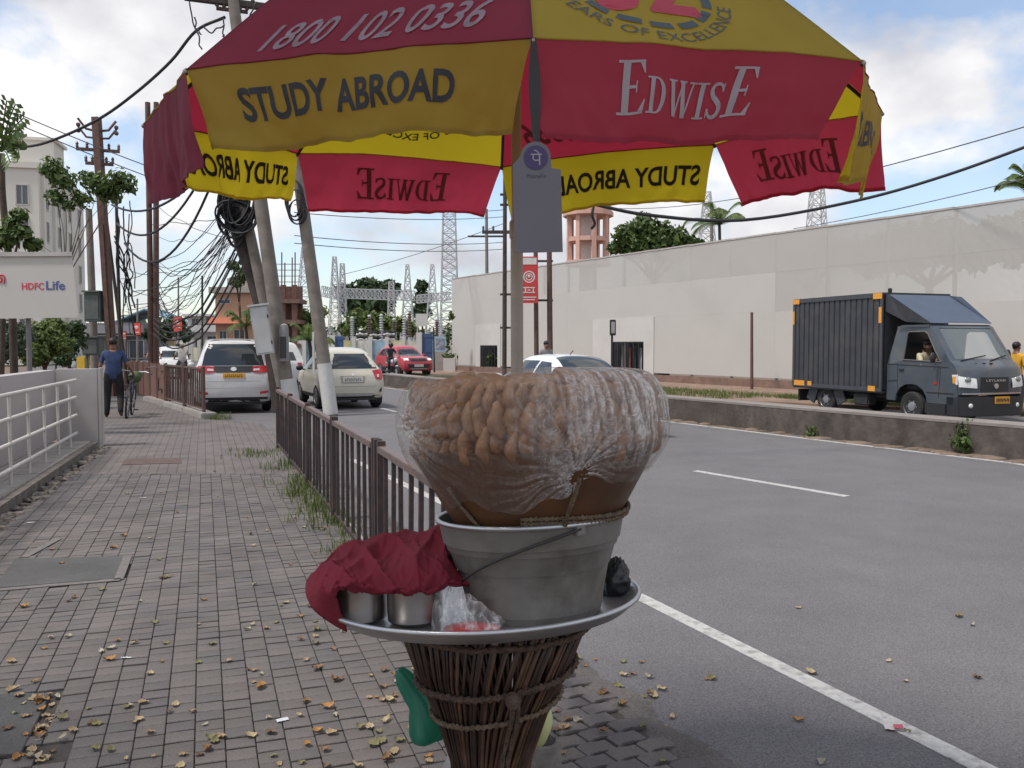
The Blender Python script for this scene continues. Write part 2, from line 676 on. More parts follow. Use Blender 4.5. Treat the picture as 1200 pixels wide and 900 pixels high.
BS, BL = 0.116, 0.099
slabA = [gnd(*q) for q in ((-10, 690), (139, 678), (147, 652), (18, 655))]
slabB = [gnd(*q) for q in ((-60, 890), (24, 884), (60, 812), (-30, 815))]
gapB = [gnd(*q) for q in ((24, 886), (60, 812), (78, 808), (66, 890))]
polyA, polyB, polyG = [[(p.x, p.y) for p in s] for s in (slabA, slabB, gapB)]


def bprism(b, c, w, l, top, rx, ry):
    """one laid brick with eased edges, slightly out of level"""
    zt = -0.014
    pts, e = [], 0.0028
    for sx, sy in ((-1, -1), (1, -1), (1, 1), (-1, 1)):
        pts.append(c + TV * sx * w / 2 + SV * sy * l / 2)
    lo = [(p.x, p.y, zt) for p in pts]
    mid = [(p.x, p.y, top - e + rx * sx + ry * sy) for p, (sx, sy) in zip(pts, ((-1, -1), (1, -1), (1, 1), (-1, 1)))]
    hi = []
    for sx, sy in ((-1, -1), (1, -1), (1, 1), (-1, 1)):
        p = c + TV * sx * (w / 2 - e) + SV * sy * (l / 2 - e)
        hi.append((p.x, p.y, top + rx * sx + ry * sy))
    vs = lo + mid + hi
    fs = []
    for r_ in (0, 4):
        for k in range(4):
            fs.append((r_ + k, r_ + (k + 1) % 4, r_ + 4 + (k + 1) % 4, r_ + 4 + k))
    fs.append((8, 9, 10, 11))
    b.add(vs, fs)


brick_protos = []
for i in range(8):
    q = MB()
    bprism(q, Vector((0, 0, 0)), BS - 0.0042, BL - 0.0105, 0.0, R.uniform(-.0012, .0012), R.uniform(-.0015, .0015))
    brick_protos.append(q.mesh('paving_brick', m_brick[i % 4]))

cells = []
for it in range(-60, 40):
    off = mnoise.noise(Vector((it * 1.7, 3.1, 0))) * 0.05
    for js in range(0, 140):
        c = TV * (it * BS) + SV * (js * BL + off)
        if not (2.2 < c.y < 10.6): continue
        if c.x > 0.5 * (1 - c.y / 9) - 0.25 and c.y < 4.9 and c.x > -0.2: continue
        pp = (c.x, c.y)
        if not inside(pp, pave_poly): continue
        if abs(c.x) > 0.66 * c.y + 0.2: continue
        if inside(pp, polyA) or inside(pp, polyB) or inside(pp, polyG): continue
        cells.append((c.y, c))
cells.sort(key=lambda q: q[0])
# the nearest ones one can see: y > ~2.9 m is where the frame begins
vis = [c for c in cells if c[0] > 3.12 and -0.62 * c[0] < c[1].x < -0.03 * c[0]]
single = vis[:290]
sid = set(id(c) for c in single)
for k, (yy, c) in enumerate(single):
    b = link('paving_brick', brick_protos[R.randrange(8)], pavement)
    b.location = (c.x, c.y, R.uniform(-0.002, 0.003))
rest = [MB() for _ in range(4)]
allb = MB()
for cc in cells:
    if id(cc) in sid: continue
    allb.mi = int((mnoise.noise(Vector((cc[1].x * 0.8, cc[1].y * 0.8, 5))) * 1.6 + 2 + R.uniform(-.9, .9))) % 4
    bprism(allb, cc[1], BS - 0.0042, BL - 0.0105, R.uniform(-0.002, 0.003), R.uniform(-.0012, .0012), R.uniform(-.0015, .0015))
tag(allb.build('paving_bricks', m_brick, pavement, weld=False), kind='stuff')


# paving beyond the reach of single bricks: its joints in the material
def Mfarpave():
    m = Mroad('paving_far', (0.152, 0.1365, 0.129), 90, 0.2)
    N, L = m.node_tree.nodes, m.node_tree.links
    b = N['Principled BSDF']
    mp = N.new('ShaderNodeMapping')
    mp.inputs['Rotation'].default_value = (0, 0, -atan2(TV.y, TV.x))
    L.new(N['Texture Coordinate'].outputs['Object'], mp.inputs['Vector'])
    bt = N.new('ShaderNodeTexBrick')
    bt.inputs['Scale'].default_value = 1.0
    bt.inputs['Brick Width'].default_value = BS
    bt.inputs['Row Height'].default_value = BL
    bt.inputs['Mortar Size'].default_value = 0.006
    bt.inputs['Color1'].default_value = (1.05, 1, 1, 1)
    bt.inputs['Color2'].default_value = (0.86, 0.86, 0.86, 1)
    bt.inputs['Mortar'].default_value = (0.50, 0.47, 0.46, 1)
    bt.offset = 0.0
    L.new(mp.outputs[0], bt.inputs['Vector'])
    src = b.inputs['Base Color'].links[0].from_socket
    mx = N.new('ShaderNodeMixRGB')
    mx.blend_type = 'MULTIPLY'
    mx.inputs['Fac'].default_value = 1
    L.new(src, mx.inputs['Color1'])
    L.new(bt.outputs['Color'], mx.inputs['Color2'])
    L.new(mx.outputs[0], b.inputs['Base Color'])
    return m


m_far = Mfarpave()
q = MB()
far_poly = [(-2.25, 10.6), (-3.5, 13.5), (-5.2, 17.5), (-6.9, 18.8), (-7.9, 20.8), (-9.0, 22.7), (-14.6, 31.9), (-30, 57.9), (-33.9, 57.9), (-17.3, 31.9), (-12.1, 23.9), (-6.9, 14.1), (-6.25, 13.0), (-5.5, 10.6)]
q.prism(far_poly, -0.013, 0.0)
q.build('paving_surface', m_far, pavement)
for nm, s in (('concrete_cover', slabA), ('concrete_cover', slabB)):
    q = MB()
    q.prism([(p.x, p.y) for p in s], -0.013, 0.004)
    q.build(nm, m_slabc, pavement, bevel=0.003)
q = MB()
q.prism([(p.x, p.y) for p in (gnd(143, 545), gnd(213, 543), gnd(212, 537), gnd(146, 538))], 0.001, 0.006)
q.build('drain_cover', M('rust_plate', (0.10, 0.065, 0.055), rough=0.8, var=0.3, scale=9), pavement)
# pale mortar bands round the cover
q = MB()
for a, c in (((0, 692), (141, 680)), ((139, 680), (150, 652)), ((28, 654), (68, 632))):
    p0, p1 = gnd(*a), gnd(*c)
    k = (p1 - p0).normalized()
    nn = Vector((-k.y, k.x, 0)) * 0.03
    q.prism([(p0 + nn).xy, (p0 - nn).xy, (p1 - nn).xy, (p1 + nn).xy], 0.004, 0.008)
q.build('mortar_band', M('mortar', (0.15, 0.135, 0.128), rough=0.9, var=0.2, scale=20), pavement)

# zigzag interlocking pavers by the road edge
ZL, ZW = 0.150, 0.098


def zig(b, c, top, dx, dy):
    pts = []
    a = 0.014
    g = 0.003
    n = 4
    for k in range(n + 1):
        pts.append((-ZL / 2 + g + (ZL - 2 * g) * k / n, -ZW / 2 + g + (a if k in (1, 2) else 0)))
    for k in range(n, -1, -1):
        pts.append((-ZL / 2 + g + (ZL - 2 * g) * k / n, ZW / 2 - g + (a if k in (1, 2) else 0)))
    P = [(c + dx * p[0] + dy * p[1]) for p in pts]
    b.prism([(p.x, p.y) for p in P], -0.013, top)


zdx = (TV * 0.98 + SV * 0.18).normalized()
zdy = Vector((-zdx.y, zdx.x, 0))
nz = 0
for i in range(-16, 16):
    for j in range(0, 40):
        c = Vector((0.1, 2.4, 0)) + zdx * ((i + 0.5 * (j % 2)) * ZL) + zdy * (j * ZW)
        if not (2.9 < c.y < 4.85): continue
        if not (c.x > 0.5 * (1 - c.y / 9) - 0.25 and c.x > -0.2): continue
        if not inside((c.x + 0.06, c.y), pave_poly): continue
        q = MB()
        zig(q, c, R.uniform(-0.001, 0.006), zdx, zdy)
        q.build('zigzag_paver', m_paver[R.randrange(3)], pavement, bevel=0.003)
        nz += 1

# grass tufts under the fence and along the pavement
m_grass = Mleaf('grass_blades', (0.07, 0.11, 0.02), (0.16, 0.17, 0.045), (0.10, 0.15, 0.03))


def grass(points, name, label, h=(0.06, 0.2), n=10, spread=0.06):
    b = MB()
    for p in points:
        for _ in range(n):
            x, y = p[0] + R.gauss(0, spread), p[1] + R.gauss(0, spread)
            hh = R.uniform(*h)
            a = R.uniform(0, 2 * pi)
            w = R.uniform(.003, .006)
            l = R.uniform(.1, .6) * hh
            dx, dy = cos(a), sin(a)
            z = p[2] if len(p) > 2 else 0
            b.add([(x - dy * w, y + dx * w, z), (x + dy * w, y - dx * w, z), (x + dx * l * .4 + dy * w * .7, y + dy * l * .4 - dx * w * .7, z + hh * .65), (x + dx * l * .4 - dy * w * .7, y + dy * l * .4 + dx * w * .7, z + hh * .65), (x + dx * l, y + dy * l, z + hh)], [(0, 1, 2, 3), (3, 2, 4)])
    return tag(b.build(name, m_grass, weld=False), label, 'grass', kind='stuff')
# ------------------------------------------------------------ fences and railings
m_iron = M('painted_iron', (0.040, 0.029, 0.030), rough=0.6, var=0.25, scale=18, bump=0.25, bscale=90, dirt=0.8, dirtcol=(0.13, 0.065, 0.045), dscale=5)
m_rail = M('rail_top', (0.13, 0.095, 0.09), rough=0.55, var=0.25, scale=14, dirt=0.6, dirtcol=(0.16, 0.08, 0.05), dscale=4)
FA, FB = Vector((-0.93, 5.88, 0)), Vector((-3.66, 13.3, 0))
FC = Vector((-0.02, 3.25, 0))


def iron_fence(name, label, a, b, h, npanel, pitch, zb=0.0, barw=0.026, group=None, z_end=0.0, mats=None):
    mi, mr = mats or (m_iron, m_rail)
    f = thing(name, label, 'fence', a, 0, group)
    d = (b - a)
    L = d.length
    d = d.normalized()
    nn = Vector((-d.y, d.x, 0))
    for i in range(npanel + 1):
        p = a + d * (L * i / npanel)
        for s in ((0.0, 0.075) if 0 < i < npanel or i == 0 else (0.0,)):
            q = MB()
            pp = p + d * s
            q.bar((pp.x, pp.y, zb - 0.05), (pp.x, pp.y, h + 0.035), 0.055, 0.055, up=d)
            q.build('post', mi, f, world=True, bevel=0.004)
    for i in range(npanel):
        p0, p1 = a + d * (L * i / npanel + 0.11), a + d * (L * (i + 1) / npanel - 0.03)
        q = MB()
        q.bar(p0 + Vector((0, 0, h - 0.02)), p1 + Vector((0, 0, h - 0.02)), 0.06, 0.045)
        q.build('top_rail', mr, f, world=True, bevel=0.004)
        q = MB()
        q.bar(p0 + Vector((0, 0, zb + 0.07)), p1 + Vector((0, 0, zb + 0.07)), 0.04, 0.03)
        q.build('bottom_rail', mi, f, world=True)
        Lp = (p1 - p0).length
        n = max(1, int(Lp / pitch))
        pr = MB()
        pr.bar((0, 0, zb + 0.087), (0, 0, h - 0.044), barw, 0.026, up=d)
        me = pr.mesh('baluster', mi)
        for k in range(n):
            u = p0 + d * (Lp * (k + 0.5) / n)
            o = link('baluster', me, f)
            o.location = (u.x - a.x, u.y - a.y, 0)
            o.rotation_euler = (R.uniform(-.012, .012), R.uniform(-.012, .012), 0)
    return f


iron_fence('iron_fence', 'dark rusty iron railing with flat bars running along the pavement edge from the double post', FA, FB, 0.92, 4, 0.235)
iron_fence('iron_fence', 'short dark iron railing section continuing behind the plastic-wrapped basket', FC, FA - (FA - FC).normalized() * 0.13, 0.92, 1, 0.245)
# white stone base under the fence
q = MB()
q.bar(FA + Vector((0.05, 0.02, -0.02)), FB + Vector((0.05, 0.02, -0.02)), 0.10, 0.09)
q.bar(FC + Vector((0.04, 0.02, -0.02)), FA + Vector((0.05, -0.04, -0.02)), 0.10, 0.09)
tag(q.build('kerb', m_conc, bevel=0.01), kind='structure')
pts = []
for k in range(70):
    t = R.random() ** 1.3
    p = (FA + Vector((-.05, .5, 0))).lerp(FB, t * 0.75)
    pts.append((p.x - abs(R.gauss(0.04, .14)), p.y - abs(R.gauss(0, .12)), 0))
grass(pts, 'grass', 'green grass tufts growing through the foot of the iron railing', (0.03, 0.15), 16, 0.07)
grass([(gnd(px, py).x, gnd(px, py).y, 0) for px, py in ((290, 533), (300, 531), (312, 533), (285, 529), (303, 536), (320, 530))] , 'grass', 'small patch of grass on the paving beyond the railing end', (0.04, 0.10), 30, 0.12)

# second, brown fence further along with its curved kerb
m_iron2 = M('brown_iron', (0.105, 0.058, 0.047), rough=0.65, var=0.25, scale=12, dirt=0.6, dirtcol=(0.16, 0.09, 0.06), dscale=4)
F2 = [gnd(243, 488), Vector((-8.0, 20.8, 0)), Vector((-9.3, 22.9, 0)), Vector((-11.3, 26.2, 0)), Vector((-14.8, 32, 0))]
F2[0] = Vector((-6.85, 18.95, 0))
for i in range(2):
    iron_fence('brown_fence', ('weathered brown railing panel whose end overlaps the white people carrier', 'weathered brown railing panel behind the parked old bicycle')[i], F2[i], F2[i + 1] - (F2[i + 1] - F2[i]).normalized() * 0.1, 1.1, 1, 0.21, zb=0.12, barw=0.03, mats=(m_iron2, m_iron2), group='brown railing along the far pavement')
fs = thing('sheet_fence', 'brown sheet metal barrier continuing the railing towards the junction', 'fence', F2[2])
for i in range(2, 4):
    d = F2[i + 1] - F2[i]
    n = int(d.length / 1.1)
    for k in range(n):
        q = MB()
        q.bar(F2[i] + d * (k / n) + Vector((0, 0, .58)), F2[i] + d * ((k + .96) / n) + Vector((0, 0, .58)), 0.03, 1.0)
        q.build('panel', M('brown_sheet', (0.14, 0.06, 0.045), rough=0.6, var=0.25, scale=4), fs, world=True)
        q = MB()
        q.bar(F2[i] + d * (k / n) + Vector((0, 0, 0)), F2[i] + d * (k / n) + Vector((0, 0, 1.12)), 0.07, 0.07)
        q.build('post', m_iron2, fs, world=True)
q = MB()
kp = [Vector((-6.55, 18.6, 0)), Vector((-7.7, 20.5, 0)), Vector((-9.1, 22.75, 0)), Vector((-10.6, 25.0, 0))]
for i in range(3):
    q.bar(kp[i] + Vector((-0.1, 0.1, .05)), kp[i + 1] + Vector((-0.1, 0.1, .05)), 0.34, 0.14)
tag(q.build('kerb', m_conc, bevel=0.02), kind='structure')
grass([(-6.45 + R.uniform(-.15, .35), 18.6 + R.uniform(-.25, .2), -0.02) for _ in range(12)], 'grass', 'dry grass tuft at the end of the brown railing kerb', (0.06, 0.2), 14, 0.07)

# left side: ledge of tiles, white pipe railing, low grey wall, end pier
m_white = M('white_rail_paint', (0.56, 0.52, 0.48), rough=0.5, var=0.08, scale=8, dirt=0.35, dirtcol=(0.32, 0.27, 0.23), dscale=6)
LA, LB = gnd(-126, 695), gnd(115, 525)
LA.z = LB.z = 0
ld = (LB - LA).normalized()
ln = Vector((-ld.y, ld.x, 0))                         # towards the left, away from the pavement
m_ledge = M('ledge_tile', (0.36, 0.325, 0.29), rough=0.8, var=0.14, scale=5, dirt=0.4, dirtcol=(0.17, 0.14, 0.12))
m_rough = M('broken_concrete', (0.14, 0.12, 0.105), rough=0.95, var=0.35, scale=9, bump=0.9, bscale=25)
ledge = MB()
LL = (LB - LA).length
ledge.prism([LA.xy, LB.xy, (LB + ln * 1.15).xy, (LA + ln * 1.0).xy], -0.08, 0.10)
ldg = tag(ledge.build('ledge', m_rough), kind='structure')
nt_ = 16
for i in range(nt_):
    for j in range(4):
        a0 = LA + ld * (LL * (i + 0.02) / nt_) + ln * (0.10 + 0.24 * j)
        a1 = LA + ld * (LL * (i + 0.98) / nt_) + ln * (0.10 + 0.24 * j)
        q = MB()
        q.prism([a0.xy, a1.xy, (a1 + ln * 0.23).xy, (a0 + ln * 0.23).xy], 0.099, 0.118 + R.uniform(-.002, .003))
        q.build('tile', m_ledge, ldg)
q = MB()
for k in range(150):
    p = LA + ld * (LL * R.random()) - ln * R.uniform(0.0, 0.16)
    q.ball((p.x, p.y, 0.0), (R.uniform(.02, .08), R.uniform(.02, .08), R.uniform(.012, .05)), 6, 4)
tag(q.build('rubble', m_rough), 'broken concrete crumbs along the foot of the tiled ledge', 'rubble', kind='stuff')
RA, RB = LA + ln * 0.16, LB + ln * 0.24 - ld * 0.35
rail = thing('white_railing', 'white painted pipe railing on the tiled ledge beside the pavement', 'railing', RA)
for z in (1.08, 0.82, 0.55, 0.28):
    q = MB()
    q.tube([RA + Vector((0, 0, z)), RB + Vector((0, 0, z))], 0.023, 10)
    q.build('rail', m_white, rail, world=True, smooth=True)
RL = (RB - RA).length
npo = 9
for k in range(npo):
    p = RA + (RB - RA) * ((k + 0.4) / npo)
    q = MB()
    q.tube([p + Vector((0, 0, .1)), p + Vector((0, 0, 1.06))], 0.018, 8)
    q.build('post', m_white, rail, world=True, smooth=True)
m_gwall = M('grey_wall', (0.40, 0.365, 0.36), rough=0.75, var=0.05, scale=1.5, dirt=0.25, dirtcol=(0.2, 0.18, 0.17))
m_gwall2 = M('wall_return', (0.43, 0.395, 0.375), rough=0.8, var=0.08, scale=2, dirt=0.3, dirtcol=(0.2, 0.18, 0.16))
w0, w1 = LA + ln * 0.72 - ld * 1.5, LB + ln * 0.62 + ld * 0.2
gw = thing('boundary_wall', 'smooth low grey boundary wall behind the white railing', 'wall', w1)
q = MB()
q.prism([w0.xy, w1.xy, (w1 + ln * .2).xy, (w0 + ln * .2).xy], 0.125, 1.22)
q.build('wall_body', m_gwall, gw, world=True)
q = MB()
e1_ = LB + ln * 0.02 + ld * 0.2
q.prism([(w1 + ld * .02).xy, (e1_ + ld * .02).xy, (e1_ + ld * .2).xy, (w1 + ld * .2).xy], 0.0, 1.235)
q.build('end_return', m_gwall2, gw, world=True, bevel=0.008)
q = MB()
q.prism([(e1_ - ln * .005).xy, (e1_ - ln * 0.06).xy, (e1_ + ld * .22 - ln * 0.06).xy, (e1_ + ld * .22 - ln * .005).xy], 0.0, 1.25)
q.build('end_pier', m_gwall2, gw, world=True, bevel=0.01)

# ------------------------------------------------------------ the vendor's cart: cane stand, tray, bucket, basket, wrap
YC = 1.55
TX = at(567, 712, YC)
TRAY_Z = at(567, 708, YC).z
tilt = Matrix.Rotation(radians(3.2), 4, 'X') @ Matrix.Rotation(radians(-2.6), 4, 'Y')
tilt = Matrix.Rotation(radians(-4.0), 4, 'X') @ Matrix.Rotation(radians(-2.0), 4, 'Y')
TC = Vector((TX.x, YC, TRAY_Z))
m_alu = M('aluminium', (0.52, 0.53, 0.55), rough=0.38, metal=0.85, var=0.12, scale=7, dirt=0.3, dirtcol=(0.3, 0.3, 0.3), bump=0.05)
m_steel = M('steel_pot', (0.36, 0.33, 0.31), rough=0.3, metal=0.9, var=0.15, scale=5, dirt=0.3, dirtcol=(0.25, 0.2, 0.17), dscale=9)
m_galv = M('galvanised', (0.205, 0.195, 0.178), rough=0.62, metal=0.35, var=0.16, scale=7, bump=0.2, bscale=30, dirt=0.9, dirtcol=(0.10, 0.088, 0.07), dscale=9)
m_dark = M('dark_wire', (0.035, 0.03, 0.03), rough=0.6, var=0.2)

tray = thing('serving_tray', 'round aluminium tray with upturned rim on top of the cane stand', 'tray', TC)
tray.rotation_euler = tilt.to_euler()
RT = 0.183 * YC
q = MB()
q.lathe([(0.001, 0.004), (RT - 0.035, 0.004), (RT - 0.025, 0.006), (RT - 0.006, 0.022), (RT, 0.024), (RT + 0.003, 0.021), (RT, 0.017), (RT - 0.02, 0.0), (RT - 0.035, -0.003), (0.001, -0.003)], 96)
q.build('tray_dish', m_alu, tray, smooth=35)
q = MB()
q.lathe([(RT + 0.0045 * cos(a), 0.0215 + 0.0045 * sin(a)) for a in [2 * pi * k / 8 for k in range(9)]], 96, close=False)
q.build('rim', m_alu, tray, smooth='all')

# bucket
YB_ = 1.475
BX = at(627, 712, YB_).x
buck = thing('metal_bucket', 'grey galvanised bucket standing on the tray, handle down', 'bucket', (BX, YB_, TRAY_Z + 0.013))
buck.rotation_euler = (radians(-3.2), radians(-2.6), 0)
BH = 0.168
prof = [(r * .955, z) for r, z in [(0.001, 0.0), (0.118, 0.0), (0.121, 0.004), (0.123, 0.012), (0.1245, 0.014), (0.126, 0.03), (0.139, 0.085), (0.1405, 0.088), (0.142, 0.086), (0.1525, 0.118), (0.1545, 0.121), (0.1555, 0.118), (0.1585, 0.129), (0.1605, 0.132), (0.1615, 0.129), (0.169, BH - 0.003), (0.170, BH)]]
inner = [(r - 0.003, z) for r, z in prof[::-1] if z > 0.01] + [(0.001, 0.006)]


def dent(v, a, i):
    k = 1 + 0.006 * mnoise.noise(Vector((cos(a) * 1.3, sin(a) * 1.3, v.z * 8)))
    return Vector((v.x * k, v.y * k, v.z))


q = MB()
q.lathe(prof + inner, 90, f=dent)
q.build('bucket_body', m_galv, buck, smooth=30)
q = MB()
q.lathe([(0.1638 + 0.0042 * cos(a), BH + 0.0042 * sin(a)) for a in [2 * pi * k / 8 for k in range(9)]], 90, close=False)
q.build('rim', m_alu, buck, smooth='all')
# wire handle fallen across the front, from the right lug down to the left
q = MB()
hp = []
for k in range(25):
    t = k / 24
    a = radians(-63 - 82 * t)
    z = BH - 0.006 - 0.088 * t + 0.008 * sin(pi * t)
    r = (0.126 + (z / BH) * 0.045) * .955 + 0.006
    hp.append((r * cos(a), r * sin(a), z))
q.tube(hp, 0.0026, 8)
q.build('handle', m_dark, buck, smooth='all')
q = MB()
q.box((0.165 * cos(radians(-63)), 0.165 * sin(radians(-63)), BH - 0.008), (0.018, 0.008, 0.018), rz=radians(-63 + 90))
q.build('lug', m_galv, buck, bevel=0.002)

# basket bowl inside the bucket
m_bowl = M('bowl_brown', (0.098, 0.044, 0.018), rough=0.5, var=0.35, scale=7, bump=0.2, bscale=25, dirt=0.8, dirtcol=(0.09, 0.045, 0.022), dscale=5)
GX = at(632, 530, YB_).x
bowl_z = TRAY_Z + 0.013
bowl = thing('food_basket', 'large brown bowl of crisp puris set into the bucket, tied with rope', 'basket', (GX, YB_, bowl_z))
bowl.rotation_euler = (radians(-2.5), radians(-2.0), 0)
q = MB()
q.lathe([(0.001, 0.05), (0.08, 0.05), (0.118, 0.10), (0.138, 0.15), (0.150, 0.172), (0.166, 0.200), (0.184, 0.232), (0.202, 0.265), (0.214, 0.285), (0.217, 0.292), (0.212, 0.293), (0.196, 0.265), (0.17, 0.22), (0.12, 0.215), (0.001, 0.215)], 80,
        f=lambda v, a, i: v * (1 + 0.008 * mnoise.noise(Vector((cos(a) * 2, sin(a) * 2, v.z * 12)))))
q.build('bowl_body', m_bowl, bowl, smooth=40)
m_rope = M('coir_rope', (0.16, 0.115, 0.075), rough=0.95, var=0.4, scale=60, bump=1.0, bscale=140)


def rope(b, pts, r, n=3, twist=90.0):
    """a laid rope of n strands"""
    pts = [Vector(p) for p in pts]
    for s in range(n):
        q_, dist = [], 0
        for i, p in enumerate(pts):
            if i: dist += (p - pts[i - 1]).length
            t = (pts[min(i + 1, len(pts) - 1)] - pts[max(i - 1, 0)]).normalized()
            u = t.orthogonal().normalized() if abs(t.z) > 0.9 else t.cross(Vector((0, 0, 1))).normalized()
            w = t.cross(u)
            a = dist * twist + 2 * pi * s / n
            q_.append(p + (u * cos(a) + w * sin(a)) * r * 0.55)
        b.tube(q_, r * 0.6, 6)


q = MB()
for zz, rr in ((0.174, 0.158), (0.181, 0.161)):
    rope(q, [(rr * cos(a), rr * sin(a), zz + 0.003 * sin(3 * a)) for a in [radians(-100 + 3 * k) for k in range(40)]], 0.0045, twist=420)
q.build('rope', m_rope, bowl, smooth='all')
KN = (0.0, 0.0, 0.0)
for cd_ in ([(0.064, -0.200, 0.250), (0.058, -0.188, 0.225), (0.047, -0.170, 0.196), (0.042, -0.160, 0.172)], [(-0.140, -0.135, 0.235), (-0.128, -0.125, 0.210), (-0.108, -0.120, 0.185), (-0.095, -0.125, 0.17)]):
    q = MB()
    rope(q, cd_, 0.0035, twist=500)
    q.build('tie_cord', m_rope, bowl, smooth='all')

# puris: crisp hollow balls, a ring of two visible courses and a heaped top
m_puri = M('puri_crust', (0.30, 0.142, 0.056), rough=0.45, var=0.45, scale=22, bump=0.25, bscale=60, dirt=0.8, dirtcol=(0.12, 0.048, 0.018), dscale=16)
pm = []
for i in range(5):
    q = MB()
    sd_ = R.random() * 50
    q.ball((0, 0, 0), (0.0225, 0.0130, 0.0290), 16, 11, f=lambda v: v * (1 + 0.30 * mnoise.noise(v * 60 + Vector((sd_, 0, 0)))))
    pm.append(q.mesh('fried_puri', m_puri, 'all'))
org = Vector((GX, YB_, bowl_z))
rotb = bowl.rotation_euler.to_matrix()
spots = []
for course, (zz, rr) in enumerate(((0.304, 0.196), (0.338, 0.201), (0.372, 0.192))):
    n = int(2 * pi * rr / 0.0225)
    for k in range(n):
        a = 2 * pi * (k + 0.5 * (course % 2)) / n
        spots.append((rr * cos(a), rr * sin(a), zz, a))
for rr, zz in ((0.17, 0.394), (0.13, 0.398), (0.09, 0.400), (0.04, 0.400)):
    n = max(1, int(2 * pi * rr / 0.045))
    for k in range(n):
        a = 2 * pi * (k + R.random() * .3) / n
        spots.append((rr * cos(a), rr * sin(a), zz, None))
for s in spots:
    p = org + rotb @ (Vector(s[:3]) + Vector((R.gauss(0, .003), R.gauss(0, .003), R.gauss(0, .003))))
    o = link('fried_puri', pm[R.randrange(5)])
    o.location = p
    k = R.uniform(0.82, 1.15)
    o.scale = (k, k, k)
    o.rotation_euler = (R.uniform(-.2, .2), R.uniform(-.2, .2), s[3] + R.uniform(-.5, .5)) if s[3] is not None else (pi / 2 + R.uniform(-.25, .25), R.uniform(-.25, .25), R.uniform(0, 6))
    tag(o, 'golden brown crisp puri ball heaped under the clear plastic wrap', 'puri', 'crisp puris heaped in the wrapped basket')
# packed mass below the outer puris
q = MB()
q.lathe([(0.001, 0.25), (0.18, 0.25), (0.198, 0.29), (0.203, 0.36), (0.196, 0.392), (0.16, 0.404), (0.10, 0.409), (0.001, 0.411)], 40)
q.build('puri_layer', m_puri, bowl, smooth='all')


def Mfilm(name, base=0.10, ridge=0.5, tint=(0.86, 0.84, 0.83)):
    m = bpy.data.materials.new(name)
    m.use_nodes = True
    N, L = m.node_tree.nodes, m.node_tree.links
    for n in list(N): N.remove(n)
    out = N.new('ShaderNodeOutputMaterial')
    tr = N.new('ShaderNodeBsdfTransparent')
    tr.inputs['Color'].default_value = (0.93, 0.92, 0.91, 1)
    b = N.new('ShaderNodeBsdfPrincipled')
    b.inputs['Base Color'].default_value = tuple(tint) + (1,)
    b.inputs['Roughness'].default_value = 0.2
    tc = N.new('ShaderNodeTexCoord')
    nz = N.new('ShaderNodeTexNoise')
    nz.inputs['Scale'].default_value = 55
    nz.inputs['Detail'].default_value = 3
    nz.inputs['Distortion'].default_value = 1.2
    L.new(tc.outputs['Object'], nz.inputs['Vector'])
    bp = N.new('ShaderNodeBump')
    bp.inputs['Strength'].default_value = 0.32
    bp.inputs['Distance'].default_value = 0.01
    L.new(nz.outputs['Fac'], bp.inputs['Height'])
    L.new(bp.outputs[0], b.inputs['Normal'])
    at_ = N.new('ShaderNodeAttribute')
    at_.attribute_name = 'fold'
    mr = N.new('ShaderNodeMapRange')
    mr.inputs['To Min'].default_value = base
    mr.inputs['To Max'].default_value = ridge
    # creases break up into thin sharp lines
    sb = N.new('ShaderNodeMath')
    sb.operation = 'SUBTRACT'
    sb.inputs[1].default_value = 0.5
    L.new(nz.outputs['Fac'], sb.inputs[0])
    ab = N.new('ShaderNodeMath')
    ab.operation = 'ABSOLUTE'
    L.new(sb.outputs[0], ab.inputs[0])
    lr = N.new('ShaderNodeMapRange')
    lr.inputs['From Max'].default_value = 0.10
    lr.inputs['To Min'].default_value = 1.35
    lr.inputs['To Max'].default_value = 0.75
    L.new(ab.outputs[0], lr.inputs['Value'])
    mu = N.new('ShaderNodeMath')
    mu.operation = 'MULTIPLY'
    L.new(at_.outputs['Fac'], mu.inputs[0])
    L.new(lr.outputs[0], mu.inputs[1])
    L.new(mu.outputs[0], mr.inputs['Value'])
    fr = N.new('ShaderNodeLayerWeight')
    fr.inputs['Blend'].default_value = 0.22
    ad = N.new('ShaderNodeMath')
    ad.operation = 'MULTIPLY_ADD'
    ad.inputs[1].default_value = 0.06
    L.new(fr.outputs['Facing'], ad.inputs[0])
    L.new(mr.outputs[0], ad.inputs[2])
    ad.use_clamp = True
    mx = N.new('ShaderNodeMixShader')
    L.new(ad.outputs[0], mx.inputs[0])
    L.new(tr.outputs[0], mx.inputs[1])
    L.new(b.outputs[0], mx.inputs[2])
    L.new(mx.outputs[0], out.inputs['Surface'])
    return m


def fold_mesh(b, name, mat, folds, parent):
    me = b.mesh(name, mat, 'all', weld=False)
    a = me.attributes.new('fold', 'FLOAT', 'POINT')
    a.data.foreach_set('value', folds)
    return link(name, me, parent)


